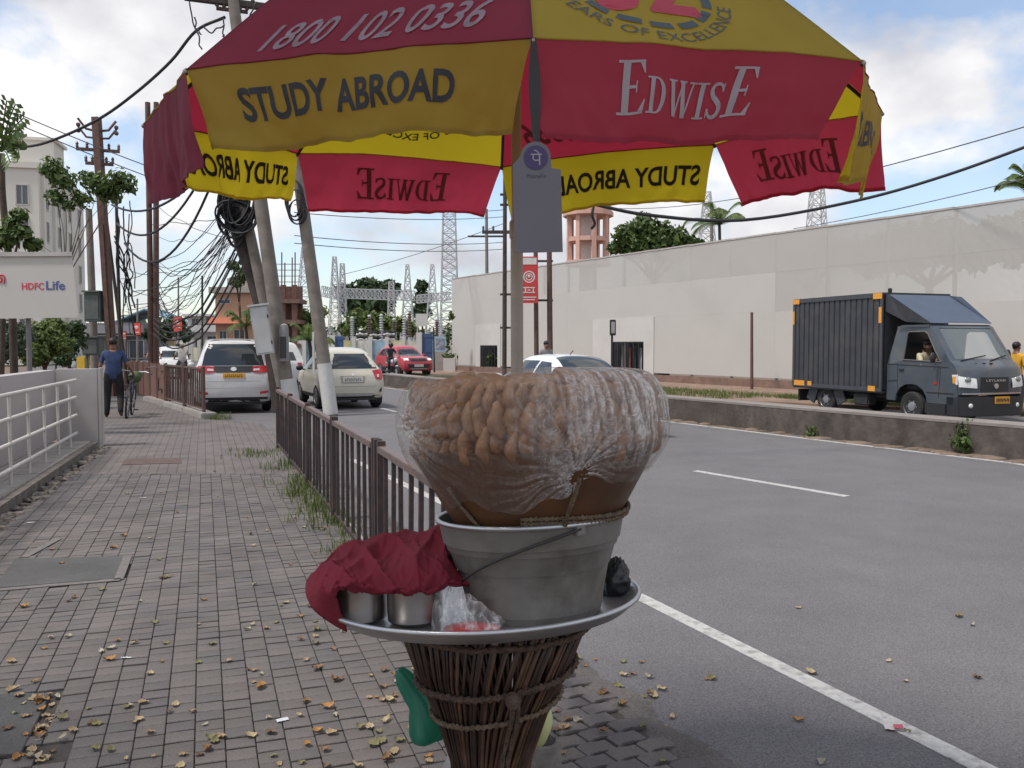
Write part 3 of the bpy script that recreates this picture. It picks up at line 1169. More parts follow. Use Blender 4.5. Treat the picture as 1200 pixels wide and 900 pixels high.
# the clear plastic drawn tight over the heap and gathered at two knots
wrap = thing('plastic_wrap', 'crinkled clear plastic sheet tied over the heap of puris', 'plastic sheet', org)
wrap.rotation_euler = bowl.rotation_euler
wp = catmull([(0.180, 0, 0.214), (0.196, 0, 0.236), (0.214, 0, 0.262), (0.228, 0, 0.288), (0.234, 0, 0.314), (0.233, 0, 0.342), (0.228, 0, 0.372), (0.214, 0, 0.398), (0.186, 0, 0.414), (0.11, 0, 0.420), (0.05, 0, 0.423), (0.002, 0, 0.424)], 12)
NU, NV = 460, len(wp) - 1
KNOTS = [(radians(-72), 0.256, 1.0), (radians(-152), 0.332, 0.8), (radians(60), 0.25, 0.8), (radians(120), 0.25, 0.8), (radians(10), 0.24, .6)]
vs, folds = [], []
Rk = random.Random(3)
rays_ = []
for kn in KNOTS:
    rays_.append([(Rk.uniform(-pi, pi), Rk.uniform(.012, .05), Rk.uniform(.3, 1), Rk.uniform(.08, .26)) for _ in range(70)])
for j in range(NV + 1):
    r0, z0 = wp[j].x, wp[j].z
    for i in range(NU):
        a = 2 * pi * i / NU
        disp, fold = 0.0, 0.0
        for (ka, kz, amp), rs in zip(KNOTS, rays_):
            da = (a - ka + pi) % (2 * pi) - pi
            du, dv = da * 0.235, (z0 - kz) + (0.22 - r0 if z0 > 0.385 else 0)
            dist = sqrt(du * du + dv * dv)
            if dist > 0.34: continue
            th = atan2(dv, du)
            fall = math.exp(-dist / 0.085)
            f1 = abs(mnoise.noise(Vector((cos(th) * 8, sin(th) * 8, ka * 3 + dist * 3))))
            f2 = abs(mnoise.noise(Vector((cos(th) * 19, sin(th) * 19, ka + dist * 5))))
            f3 = abs(mnoise.noise(Vector((cos(th) * 38, sin(th) * 38, ka - dist * 4))))
            rid = max(0, 1 - f1 * 3.0) * 0.6 + max(0, 1 - f2 * 3.6) * 0.6 + max(0, 1 - f3 * 4) * 0.35
            disp += amp * fall * (rid * 0.008 - 0.004) - amp * 0.022 * math.exp(-dist / 0.022)
            fold += amp * (fall ** 1.5) * rid * 1.15 + 0.4 * amp * math.exp(-dist / 0.02)
        # long tension creases over the shoulder, mostly on the right side
        rt = max(0.0, cos(a - radians(-38))) ** 2
        g = mnoise.noise(Vector((a * 9.5, z0 * 3.0 + r0 * 4, 2.2)))
        g2 = mnoise.noise(Vector((a * 26 + z0 * 14, z0 * 5 + r0 * 3, 7.7)))
        cr = max(0, 1 - abs(g) * 4.2) * 0.55 + max(0, 1 - abs(g2) * 4.5) * 0.55
        up = min(1, max(0, (z0 - 0.25) / 0.10))
        disp += 0.0035 * cr * (0.25 + 1.0 * rt) * up
        fold += cr * (0.03 + 1.05 * rt ** 1.5) * up
        g3 = mnoise.noise(Vector((cos(a) * 5, sin(a) * 5, z0 * 16)))
        g4 = mnoise.noise(Vector((cos(a) * 14, sin(a) * 14, z0 * 45 + 3)))
        disp += 0.006 * g3 + 0.0018 * g4
        fold += 0.025 * max(0, 1 - abs(g4) * 5) + 0.27 * rt ** 2 * up
        if j > NV - 40:
            disp *= max(0.15, (NV - j) / 40)
            fold *= max(0.2, (NV - j) / 40)
        rr = r0 + disp
        lower = 0.014 * mnoise.noise(Vector((cos(a) * 3, sin(a) * 3, 9))) * (1 - j / NV) ** 3 * 2
        if j < 14:   # hem rises and falls round the bowl
            lower += (1 - j / 14) * 0.018 * (0.5 + sin(2 * (a + 1.2)))
        vs.append((rr * cos(a), rr * sin(a), z0 + disp * 0.3 + lower))
        folds.append(min(1, max(0, fold)))
fsx = []
for j in range(NV):
    for i in range(NU):
        a, b_ = j * NU + i, j * NU + (i + 1) % NU
        fsx.append((a, b_, b_ + NU, a + NU))
q = MB()
q.add(vs, fsx)
fold_mesh(q, 'plastic_film', Mfilm('clear_film', 0.018, 0.74, (0.70, 0.66, 0.64)), folds, wrap)

# cane stand
m_cane = [M('cane_%d' % i, c, rough=0.55, var=0.4, scale=25, bump=0.2, bscale=70) for i, c in enumerate(((0.050, 0.027, 0.019), (0.075, 0.038, 0.023), (0.034, 0.021, 0.017), (0.105, 0.055, 0.031)))]
SX, SY = at(575, 760, YC).x, YC + 0.01
ST = TRAY_Z - 0.012
stand = thing('cane_stand', 'dark brown hourglass cane stand carrying the tray, bound with rope', 'stand', (SX, SY, 0))


def stand_r(z):
    pts = [(0.0, 0.235), (0.2, 0.185), (0.45, 0.105), (0.62, 0.074), (0.74, 0.068), (0.84, 0.077), (0.92, 0.104), (1.03, 0.153), (ST + 0.02, 0.190)]
    for (za, ra), (zb, rb) in zip(pts, pts[1:]):
        if z <= zb:
            t = (z - za) / (zb - za)
            return ra + (rb - ra) * t
    return pts[-1][1]


def lean(z):
    return Vector((0.012 * (z - 0.8), 0, 0)) if z > 0.8 else Vector((0, 0, 0))


ncane = 122
for k in range(ncane):
    for s in (1, -1):
        q = MB()
        a0 = 2 * pi * (k + R.uniform(-.25, .25)) / ncane
        tw = radians(R.uniform(62, 74)) * s
        pts = []
        jr = R.uniform(-.002, .002)
        for t in range(13):
            z = ST * t / 12
            r = stand_r(z) - (0.012 if s < 0 else 0.004) + jr
            a = a0 + tw * (t / 12 - 0.5)
            pts.append(lean(z) + Vector((r * cos(a), r * sin(a), z)))
        q.tube(pts, R.uniform(.0026, .0038), 5)
        q.build('cane', m_cane[R.choice((0, 0, 1, 2, 2, 3)) if s > 0 else R.choice((0, 2))], stand, smooth='all')


def hoop(z, tiltx, r_extra, rr, name='rope_ring', n=72, col=None):
    q = MB()
    pts = []
    for k in range(n + 1):
        a = 2 * pi * k / n
        zz = z + tiltx * cos(a) + 0.004 * mnoise.noise(Vector((cos(a) * 3, sin(a) * 3, z * 9)))
        r = stand_r(zz) + r_extra
        pts.append(lean(zz) + Vector((r * cos(a), r * sin(a), zz)))
    rope(q, pts, rr, twist=260)
    q.build(name, col or m_rope, stand, smooth='all')


m_rope2 = M('old_rope', (0.105, 0.068, 0.050), rough=0.95, var=0.4, scale=60, bump=1.0, bscale=140)
hoop(1.005, 0.016, 0.005, 0.007, col=m_rope2)
hoop(0.945, 0.018, 0.005, 0.0055, col=m_rope)
hoop(0.42, 0.0, 0.004, 0.006)
hoop(ST - 0.012, 0.0, 0.004, 0.006, col=m_rope2)
q = MB()
zt = 1.012
for dx in (0.0, 0.010):
    pts = []
    for k in range(16):
        z = zt - 0.034 * k
        r = max(stand_r(z), 0.088) + 0.012
        a = radians(-76 + 2 * sin(k)) + dx / r
        pts.append(lean(z) + Vector((r * cos(a), r * sin(a), z)))
    rope(q, pts, 0.0042, twist=300)
q.ball(lean(1.01) + Vector((0.038, -0.163, 1.008)), (0.013, 0.011, 0.016), 10, 7)
q.build('hanging_rope', m_rope2, stand, smooth='all')

# steel vessels under the red cloth
def vessel(px, label, r, h, Y):
    p = at(px, 715, Y)
    dz = -(Y - YC) * math.tan(radians(4)) + (p.x - TC.x) * math.tan(radians(2.0))
    t = thing('steel_vessel', label, 'pot', (p.x, Y, TRAY_Z + 0.007 + dz), 0, 'steel pots under the red cloth')
    t.rotation_euler = (radians(-4), radians(-2), 0)
    q = MB()
    q.lathe([(0.001, 0), (r - 0.004, 0), (r, 0.004), (r + .001, 0.02), (r + 0.001, h - 0.01), (r + 0.003, h)], 48, close=False)
    q.build('pot_body', m_steel, t, smooth=35)
    q = MB()
    q.lathe([(r + 0.0045, h - 0.006), (r + 0.005, h + 0.001), (r - 0.004, h + 0.008), (0.012, h + 0.014), (0.001, h + 0.014)], 48, close=False)
    q.build('lid', m_steel, t, smooth=35)
    return t


vessel(421, 'steel pot under the red cloth, near the tray\'s left rim', 0.047, 0.062, 1.44)
vessel(487, 'steel pot between the other pot and the clear packet', 0.046, 0.062, 1.42)

# red cloth: control net measured in the photo
m_red = M('red_cloth', (0.165, 0.020, 0.034), rough=0.9, var=0.2, scale=5, bump=0.35, bscale=420, spec=0.15, dirt=0.4, dirtcol=(0.17, 0.018, 0.03), dscale=9)
net = [
    [(372, 690, 1.66), (395, 662, 1.68), (425, 648, 1.69), (455, 640, 1.69), (490, 630, 1.68), (520, 628, 1.66), (536, 640, 1.62)],
    [(362, 680, 1.58), (392, 652, 1.60), (425, 640, 1.61), (458, 636, 1.61), (492, 628, 1.60), (524, 628, 1.585), (537, 650, 1.545)],
    [(358, 688, 1.50), (388, 662, 1.52), (422, 654, 1.52), (455, 655, 1.51), (488, 652, 1.50), (520, 655, 1.49), (536, 672, 1.49)],
    [(360, 704, 1.44), (386, 676, 1.43), (418, 672, 1.42), (452, 675, 1.41), (486, 673, 1.40), (518, 676, 1.41), (548, 682, 1.45)],
    [(372, 722, 1.405), (388, 692, 1.375), (420, 691, 1.365), (454, 696, 1.355), (486, 699, 1.35), (516, 694, 1.365), (553, 687, 1.42)],
    [(406, 744, 1.385), (394, 701, 1.370), (424, 697, 1.362), (456, 701, 1.352), (488, 704, 1.347), (514, 698, 1.365), (556, 689, 1.425)],
]
NP = [[at(*c) for c in row] for row in net]
rows = [catmull(r, 22) for r in NP]
cols = [catmull([rows[j][i] for j in range(len(rows))], 20) for i in range(len(rows[0]))]
nu, nv = len(cols), len(cols[0])
vs = []
for j in range(nv):
    for i in range(nu):
        p = cols[i][j].copy()
        u, v = i / (nu - 1), j / (nv - 1)
        k = 0.010 * mnoise.noise(Vector((u * 6 + v * 3.5, v * 3 - u * 1.5, 0))) + 0.002
        k += 0.014 * (1 - min(1, 2.2 * abs(mnoise.noise(Vector((u * 4.2 - v * 1.6, v * 1.1 + u * .8, 4)))))) ** 2
        k += 0.007 * (1 - min(1, 2.6 * abs(mnoise.noise(Vector((u * 7.5 + v * 3.2, v * 1.4 - u * 1.5, 9)))))) ** 2
        k += 0.0035 * max(0, 1 - 5.5 * abs(mnoise.noise(Vector((u * 6.3 - v * 3.1, v * 2.2 + u * 3, 14))))) + 0.0022 * max(0, 1 - 6 * abs(mnoise.noise(Vector((u * 12 + v * 2, v * 5 - u * 4, 21)))))
        k += 0.0012 * mnoise.noise(Vector((u * 26, v * 9, 2)))
        edge = min(1, min(u, 1 - u) * 8 + 0.3)
        p += Vector((0.1, -0.45, 0.9)) * k * edge
        vs.append(p)
q = MB()
q.add(vs, [(j * nu + i, j * nu + i + 1, (j + 1) * nu + i + 1, (j + 1) * nu + i) for j in range(nv - 1) for i in range(nu - 1)])
cl = q.build('red_cloth', m_red, smooth='all')
sm = cl.modifiers.new('thick', 'SOLIDIFY')
sm.thickness = 0.0025
tag(cl, 'crumpled dark red cloth draped over the steel pots on the tray', 'cloth')

# clear packet with red contents
pk = at(552, 722, 1.37)
pkt = thing('snack_packet', 'clear crinkled plastic packet with red contents at the front of the tray', 'packet', (pk.x, pk.y, at(552, 746, 1.37).z))
pkt.rotation_euler = (0, radians(-2), radians(-14))
q = MB()
q.ball((0.006, -0.012, 0.014), (0.050, 0.03, 0.011), 22, 10, f=lambda v: v * (1 + .12 * mnoise.noise(v * 60)))
q.build('red_sachet', M('red_plastic', (0.62, 0.03, 0.035), rough=0.3, var=0.15, scale=20), pkt, smooth='all')


def pfun(u, v):
    x = -0.056 + 0.112 * u
    a = pi * v
    hgt = (0.072 * (1 - u) ** 1.05 + 0.026) * (0.35 + 0.65 * sin(pi * min(1, u * 3 + .18)) if u < .2 else 1)
    y = -0.034 * cos(a)
    z = hgt * sin(a)
    n1 = mnoise.noise(Vector((u * 5, v * 3, 1))) * 0.006
    n2 = (1 - min(1, 4 * abs(mnoise.noise(Vector((u * 7 + v * 3, v * 4, 5)))))) * 0.0045
    return Vector((x + n1, y + n2 - .002, max(0.001, z + n1 + n2)))


q = MB()
NUp, NVp = 54, 36
q.grid(pfun, NUp, NVp)
fl = []
for j in range(NVp + 1):
    for i in range(NUp + 1):
        u, v = i / NUp, j / NVp
        f_ = max(0, 1 - 6 * abs(mnoise.noise(Vector((u * 7 + v * 3, v * 4, 5))))) * 0.55 + max(0, 1 - 9 * abs(mnoise.noise(Vector((u * 10, v * 6 + u * 5, 8))))) * 0.5
        fl.append(min(1, f_))
fold_mesh(q, 'clear_bag', Mfilm('packet_film', 0.10, 0.6, (0.85, 0.83, 0.83)), fl, pkt)

# black bag at the tray's right
bb = at(722, 700, 1.585)
q = MB()


def crump(v):
    d = v.normalized()
    k = 1 + 0.20 * mnoise.noise(d * 2.2 + Vector((4, 1, 2))) + 0.14 * abs(mnoise.noise(d * 5 + Vector((1, 7, 2)))) + 0.09 * abs(mnoise.noise(d * 12))
    top = max(0, d.z) ** 3
    return Vector((v.x * k * (1 + .25 * top * sin(5 * atan2(v.y, v.x))), v.y * k, v.z * (k + .35 * top * abs(mnoise.noise(Vector((d.x * 9, d.y * 9, 3)))))))


q.ball((0, 0, 0), (0.027, 0.030, 0.036), 56, 40, f=crump)
bg = q.build('black_bag', M('black_plastic', (0.018, 0.019, 0.022), rough=0.38, var=0.3, scale=20), smooth='all')
bg.location = (bb.x - .004, bb.y - .005, TRAY_Z + 0.036)
tag(bg, 'crumpled black plastic bag on the tray\'s right edge beside the bucket', 'bag')

# green bag hanging behind the stand on the left
m_green = bpy.data.materials.new('green_bag')
m_green.use_nodes = True
N_, L_ = m_green.node_tree.nodes, m_green.node_tree.links
N_['Principled BSDF'].inputs['Base Color'].default_value = (0.05, 0.24, 0.17, 1)
N_['Principled BSDF'].inputs['Roughness'].default_value = 0.35
t_ = N_.new('ShaderNodeBsdfTranslucent')
t_.inputs['Color'].default_value = (0.16, 0.55, 0.40, 1)
x_ = N_.new('ShaderNodeMixShader')
x_.inputs[0].default_value = 0.5
L_.new(N_['Principled BSDF'].outputs[0], x_.inputs[1])
L_.new(t_.outputs[0], x_.inputs[2])
L_.new(x_.outputs[0], N_['Material Output'].inputs['Surface'])
gp = [(467, 784, 1.66, .008), (474, 795, 1.655, .016), (484, 812, 1.65, .018), (492, 826, 1.645, .021), (497, 842, 1.645, .030), (500, 856, 1.645, .036), (501, 865, 1.645, .030), (502, 870, 1.645, .012)]
cp = catmull([at(p[0], p[1], p[2]) for p in gp], 6)
rr = [v.x for v in catmull([(p[3], 0, 0) for p in gp], 6)]
q = MB()
q.tube(cp, rr, 28)
for i, v in enumerate(q.v):
    c = cp[i // 28]
    d = v - c
    q.v[i] = c + d * (1 + .35 * mnoise.noise(Vector((i % 28 * .45, (i // 28) * .05, 2))))
gb = q.build('green_bag', m_green, smooth='all')
tag(gb, 'translucent green plastic bag hanging behind the left of the cane stand', 'bag')
q = MB()
yb = at(632, 850, 1.78)
q.ball((0, 0, 0), (0.026, 0.03, 0.062), 24, 16, f=lambda v: v * (1 + .25 * mnoise.noise(v * 30)))
o = q.build('pale_bag', M('pale_yellow_film', (0.52, 0.53, 0.26), rough=0.35, var=0.15, scale=10), smooth='all')
o.location = (yb.x, yb.y, at(632, 838, 1.78).z)
tag(o, 'pale yellow plastic bag hanging behind the right of the cane stand', 'bag')

# things standing behind the stand
q = MB()
q.lathe([(0.001, 0), (0.07, 0), (0.07, 0.02), (0.062, 0.10), (0.060, 0.30), (0.056, 0.315), (0.042, 0.318), (0.036, 0.29), (0.001, 0.28)], 36, f=lambda v, a, i: Vector((v.x * (1 + .04 * mnoise.noise(Vector((cos(a) * 2, sin(a) * 2, v.z * 9)))), v.y, v.z)))
st = thing('concrete_stub', 'weathered concrete stub with a dark open top behind the cane stand', 'stub', (gnd(631, 905).x, 2.72, 0))
q.build('stub_body', M('old_concrete', (0.17, 0.155, 0.14), rough=.95, var=.3, scale=20, bump=.5, bscale=60), st, smooth=40)
q = MB()
q.lathe([(0.001, 0.295), (0.036, 0.295), (0.044, 0.3195), (0.030, 0.335), (0.001, 0.34)], 20, f=lambda v, a, i: v * (1 + .1 * mnoise.noise(v * 50)))
q.build('dark_cap', m_dark, st, smooth='all')
q = MB()
q.ball((0, 0, 0.16), (0.085, 0.08, 0.19), 26, 16, f=lambda v: v * (1 + .12 * mnoise.noise(v * 12)))
o = q.build('cement_sack', M('pale_sack', (0.20, 0.19, 0.19), rough=0.8, var=0.15, scale=9), smooth='all')
o.location = (at(543, 900, 2.62).x, 2.62, 0)
tag(o, 'pale grey sack standing on the paving behind the cane stand', 'sack')
# ------------------------------------------------------------ umbrella
UD = 2.4
CPX = [(625, 45, 1.586), (1012, 72, 1.825), (1034, 132, 2.40), (838, 170, 2.975), (588, 196, 3.214), (348, 180, 2.975), (168, 146, 2.40), (217, 82, 1.825)]
CN = [at(*c) for c in CPX]
APEX = at(604, -172, UD)
UCEN = sum(CN, Vector()) / 8
umb = thing('street_umbrella', 'large red and yellow advertising parasol shading the snack stand', 'umbrella', (at(608, 430, UD).x, UD, 0))
m_ured = Mcloth('canopy_red', (0.215, 0.042, 0.072), 0.42, tcol=(0.62, 0.035, 0.075))
m_uyel = Mcloth('canopy_yellow', (0.36, 0.29, 0.06), 0.42, tcol=(0.86, 0.64, 0.02))
m_uyelv = Mcloth('valance_yellow', (0.27, 0.212, 0.062), 0.42, tcol=(0.92, 0.68, 0.02))
m_uredv = Mcloth('valance_red', (0.36, 0.062, 0.098), 0.5, tcol=(0.70, 0.06, 0.11))
m_fold_shade = Mcloth('valance_red_doubled_shaded', (0.14, 0.020, 0.040), 0.12, tcol=(0.5, 0.04, 0.07))   # folded double, and its red darkened for turning from the light
m_pole = M('pole_steel', (0.40, 0.36, 0.32), rough=0.5, metal=0.35, var=0.12, scale=9, dirt=0.4, dirtcol=(0.25, 0.2, 0.16))
m_ink = M('print_black', (0.025, 0.027, 0.033), rough=0.7, var=0.1)
m_inkw = M('print_white', (0.33, 0.275, 0.30), rough=0.7, var=0.1)
m_inkr = M('print_red', (0.40, 0.03, 0.06), rough=0.7, var=0.1)
m_inkg = M('print_green', (0.05, 0.075, 0.085), rough=0.7, var=0.1)
m_inkd = M('print_grey', (0.21, 0.145, 0.175), rough=0.7, var=0.25, scale=30)
m_inkm = M('print_through', (0.20, 0.03, 0.05), rough=0.7, var=0.1)


def rib(k, s):
    """point on rib k, s 0 apex .. 1 corner, slightly bowed upward"""
    p = APEX.lerp(CN[k % 8], s)
    p.z += 0.055 * sin(pi * s)
    return p


def panel(k, s, t):
    a, b = rib(k, s), rib(k + 1, s)
    p = a.lerp(b, t)
    sag = sin(pi * t) * s
    n = (p - Vector((UCEN.x, UCEN.y, p.z))).normalized()
    p = p + n * (-0.012 * sag) + Vector((0, 0, 0.010 * sag))
    if s > .9: p += n * .006 * mnoise.noise(Vector((k * 3.7 + t * 14, 2, s * 6))) * sin(pi * t)
    p += (n + Vector((0, 0, 1))) * 0.007 * mnoise.noise(Vector((k * 5 + t * 5, s * 4, t * 2))) * sin(pi * t)
    return p


def outn(k):
    m_ = (CN[k % 8] + CN[(k + 1) % 8]) / 2 - UCEN
    e = CN[(k + 1) % 8] - CN[k % 8]
    n = Vector((e.y, -e.x, 0)).normalized()
    if n.dot(m_) < 0: n = -n
    return n


# each valance: drop length, how far it is blown out (+) or in (-), ends pulled in at the bottom
VAL = {0: dict(L=0.183, blow=0.004, e0=0.02, e1=0.15, red=True),
       7: dict(L=0.170, blow=-0.012, e0=0.09, e1=0.065, red=False),
       1: dict(L=0.235, blow=-0.038, e0=-0.03, e1=-0.04, red=False),
       2: dict(L=0.205, blow=0.05, e0=0.02, e1=0.13, red=True),
       3: dict(L=0.185, blow=0.07, e0=0.05, e1=0.02, red=False),
       4: dict(L=0.190, blow=0.05, e0=0.07, e1=0.05, red=True),
       5: dict(L=0.170, blow=0.05, e0=0.00, e1=0.22, red=False),
       6: dict(L=0.225, blow=-0.01, e0=-0.02, e1=-0.16, red=True)}


def valance(k, t, v):
    """v 0 at the canopy edge .. 1 at the hem"""
    c = VAL[k]
    tt = t + v ** 0.8 * (c['e0'] * (1 - t) - c['e1'] * t)
    p = panel(k, 1.0, min(1.0, max(0.0, tt)))
    if tt < 0 or tt > 1:
        a, b = rib(k, 1), rib(k + 1, 1)
        p = a.lerp(b, tt)
    n = outn(k)
    L = c['L']
    wob = 0.013 * sin(t * 9 + k * 2.1) + 0.018 * mnoise.noise(Vector((t * 7, v * 1.5, k * 3.3)))
    fine = 0.0075 * mnoise.noise(Vector((t * 22, v * 4, k * 7.1)))
    hem = 1 + 0.05 * sin(t * 5 + k) + 0.05 * mnoise.noise(Vector((t * 4, 3, k * 2.7))) + 0.02 * mnoise.noise(Vector((t * 16, 3, k)))
    # slack drawn from the corners: creases fan out from the rib tips
    for cx_, sg in ((0, 1), (1, -1)):
        du = abs(t - cx_) * 5.2
        fan = mnoise.noise(Vector((atan2(v * 1.2 + .02, du + .02) * 7, k * 2.3 + cx_ * 9, 1)))
        fine += .009 * fan * math.exp(-du * .9) * min(1, v * 3)
    return p + Vector((0, 0, -L * v * hem)) + n * (c['blow'] * v ** 1.6 + (wob + fine) * v)


for k in range(8):
    # top colours alternate: odd panels (0,2,4,6) yellow, others red
    yel = k % 2 == 0
    q = MB()
    q.grid(lambda u, v: panel(k, 0.02 + 0.98 * v, u), 22, 20)
    q.build('canopy_panel', m_uyel if yel else m_ured, umb, smooth='all', world=True, weld=False)
    q = MB()
    q.grid(lambda u, v: valance(k, u, v), 64, 16)
    q.build('valance', m_fold_shade if k == 6 else m_uyel if k == 1 else m_uredv if VAL[k]['red'] else m_uyelv, umb, smooth='all', world=True, weld=False)  # right flap takes the brighter canopy yellow, standing in for light through it
    q = MB()   # stitched hem: the cloth doubled along the bottom
    q.grid(lambda u, v: valance(k, u, .945 + .055 * v) + outn(k) * .0022, 64, 2)
    q.build('hem', m_fold_shade if k == 6 else m_uyel if k == 1 else m_uredv if VAL[k]['red'] else m_uyelv, umb, smooth='all', world=True, weld=False)
    q = MB()   # hem piping along the canopy edge
    q.tube([panel(k, 1.0, t / 20) + Vector((0, 0, .001)) for t in range(21)], 0.0022, 6)
    q.build('edge_piping', m_uyel if yel else m_ured, umb, smooth='all', world=True)
    q = MB()
    q.tube([rib(k, s / 14) - Vector((0, 0, 0.008)) for s in range(15)], 0.005, 6)
    q.build('rib', m_dark, umb, smooth='all', world=True)
    q = MB()
    q.tube([rib(k, 0.5) - Vector((0, 0, 0.012)), Vector((at(604, 0, UD).x, UD, APEX.z - 0.33))], 0.004, 6)
    q.build('strut', m_dark, umb, smooth='all', world=True)
    q = MB()
    q.ball(rib(k, 1.0) - Vector((0, 0, .004)), 0.0058, 10, 7)
    q.build('rib_tip', m_pole, umb, smooth='all', world=True)
q = MB()
q.lathe([(0.03, -.02), (0.035, 0), (0.03, .03), (0.012, .05), (.001, .055)], 20, c=APEX)
q.build('finial', m_dark, umb, smooth='all', world=True)
q = MB()
pb, pt = Vector((at(608, 430, UD).x, UD, 0.12)), Vector((at(604, -160, UD).x, UD, APEX.z))
mid = pb.lerp(pt, 0.62)
q.tube([pb, mid + Vector((0, 0, 0.06))], 0.0175, 20)
q.tube([mid, pt], 0.0138, 20)
q.build('pole', m_pole, umb, smooth=40, world=True)
q = MB()
q.lathe([(0.001, 0), (0.15, 0), (0.15, 0.10), (0.14, 0.12), (0.03, 0.13), (0.03, 0.3), (.001, .3)], 28, c=(pb.x, pb.y, 0))
q.build('base_block', m_conc, umb, smooth=40, world=True)
q = MB()
q.lathe([(.02, -.03), (.028, -.02), (.028, .03), (.02, .04)], 16, c=(pt.x, UD, APEX.z - 0.33))
q.build('runner', m_dark, umb, smooth=40, world=True)
q = MB()
q.lathe([(.0185, -.025), (.0205, -.02), (.0205, .02), (.0185, .025)], 20, c=(mid + Vector((0, 0, 0.05))))
q.box(mid + Vector((0.028, -0.004, 0.05)), (0.03, 0.008, 0.014))
q.build('clamp', m_pole, umb, smooth=40, world=True)


def on_valance(k, t0, v0, side=1):
    """lettering plane (metres) centred on the valance -> 3-D, printed face outward; seen from inside it is mirrored"""
    W = (CN[(k + 1) % 8] - CN[k % 8]).length
    a, b = CN[k % 8], CN[(k + 1) % 8]
    n = outn(k)
    e = (b - a).normalized()
    rdir = Vector((0, 0, 1)).cross(n)          # reader's right, seen from outside
    sgn = 1 if rdir.dot(e) > 0 else -1

    def f(x, y):
        t, v = t0 + sgn * x / W, v0 - y / VAL[k]['L']
        return valance(k, t, v) + n * 0.0018 * side
    return f


def on_panel(k, s0, t0, side=1, rot=0.0):
    a, b = CN[k % 8], CN[(k + 1) % 8]
    n = outn(k)
    e = (b - a).normalized()
    rdir = Vector((0, 0, 1)).cross(n)
    sgn = 1 if rdir.dot(e) > 0 else -1
    W = (b - a).length
    Ls = (APEX - (a + b) / 2).length

    def f(x, y):
        x, y = x * cos(rot) - y * sin(rot), x * sin(rot) + y * cos(rot)
        s = s0 - y / Ls
        t = 0.5 + (t0 - 0.5 + sgn * x / W) / max(0.15, s)
        nn = (n * 0.5 + Vector((0, 0, 0.85))).normalized()
        return panel(k, s, t) + nn * 0.0022 * side
    return f


# serif word mark, built letter by letter
def serif_word(small=0.70):
    P = []

    def rc(x0, y0, x1, y1, ox, sc):
        P.append([(ox + x0 * sc, y0 * sc), (ox + x1 * sc, y0 * sc), (ox + x1 * sc, y1 * sc), (ox + x0 * sc, y1 * sc)])

    def E(ox, sc):
        rc(0.0, 0.0, 0.62, 0.05, ox, sc); rc(0.0, 0.95, 0.60, 1.0, ox, sc); rc(0.12, 0.05, 0.28, 0.95, ox, sc)
        rc(0.28, 0.48, 0.46, 0.54, ox, sc); rc(0.43, 0.40, 0.46, 0.48, ox, sc); rc(0.43, 0.54, 0.46, 0.62, ox, sc)
        P.append([(ox + .50 * sc, .05 * sc), (ox + .62 * sc, .05 * sc), (ox + .66 * sc, .26 * sc), (ox + .63 * sc, .26 * sc)])
        P.append([(ox + .48 * sc, .95 * sc), (ox + .60 * sc, .95 * sc), (ox + .63 * sc, .76 * sc), (ox + .60 * sc, .76 * sc)])
        return 0.70 * sc

    def D(ox, sc):
        rc(0.0, 0.0, 0.34, 0.05, ox, sc); rc(0.0, 0.95, 0.34, 1.0, ox, sc); rc(0.12, 0.05, 0.28, 0.95, ox, sc)
        N = 14
        for i in range(N):
            a0, a1 = -pi / 2 + pi * i / N, -pi / 2 + pi * (i + 1) / N
            P.append([(ox + (.34 + .40 * cos(a0)) * sc, (.5 + .5 * sin(a0)) * sc), (ox + (.34 + .40 * cos(a1)) * sc, (.5 + .5 * sin(a1)) * sc), (ox + (.34 + .24 * cos(a1)) * sc, (.5 + .45 * sin(a1)) * sc), (ox + (.34 + .24 * cos(a0)) * sc, (.5 + .45 * sin(a0)) * sc)])
        return 0.80 * sc

    def W(ox, sc):
        def dg(x0, x1, w):
            P.append([(ox + x0 * sc, .95 * sc), (ox + (x0 + w) * sc, .95 * sc), (ox + (x1 + w) * sc, 0), (ox + x1 * sc, 0)])
        dg(.08, .30, .15); dg(.52, .36, .06) ; dg(.46, .66, .15); dg(.92, .72, .06)
        rc(0.0, .95, .32, 1.0, ox, sc); rc(.42, .95, .68, 1.0, ox, sc); rc(.80, .95, 1.08, 1.0, ox, sc)
        return 1.10 * sc

    def I(ox, sc):
        rc(0.0, 0, .40, .05, ox, sc); rc(0, .95, .40, 1.0, ox, sc); rc(.12, .05, .28, .95, ox, sc)
        return 0.45 * sc

    def S(ox, sc):
        pts = [(.52, .80), (.44, .93), (.28, .97), (.14, .90), (.11, .75), (.20, .60), (.36, .48), (.48, .34), (.48, .17), (.36, .05), (.20, .04), (.08, .14), (.04, .26)]
        cp_ = catmull([(p[0], p[1], 0) for p in pts], 3)
        for i in range(len(cp_) - 1):
            a, b = cp_[i], cp_[i + 1]
            d = (b - a).normalized()
            m_ = i / (len(cp_) - 1)
            w = .035 + .05 * sin(pi * m_) ** 2
            n = Vector((-d.y, d.x, 0)) * w
            P.append([(ox + (a + n).x * sc, (a + n).y * sc), (ox + (b + n).x * sc, (b + n).y * sc), (ox + (b - n).x * sc, (b - n).y * sc), (ox + (a - n).x * sc, (a - n).y * sc)])
        rc(.50, .74, .54, .98, ox, sc); rc(.01, .02, .05, .28, ox, sc)
        return 0.62 * sc
    x = 0
    x += E(x, 1.0)
    for fn in (D, W, I, S):
        x += fn(x, small)
    x += 0.0
    x += E(x, 1.0)
    return [[(p[0] - x / 2, p[1] - 0.5) for p in q] for q in P], x


WORD, WW = serif_word()


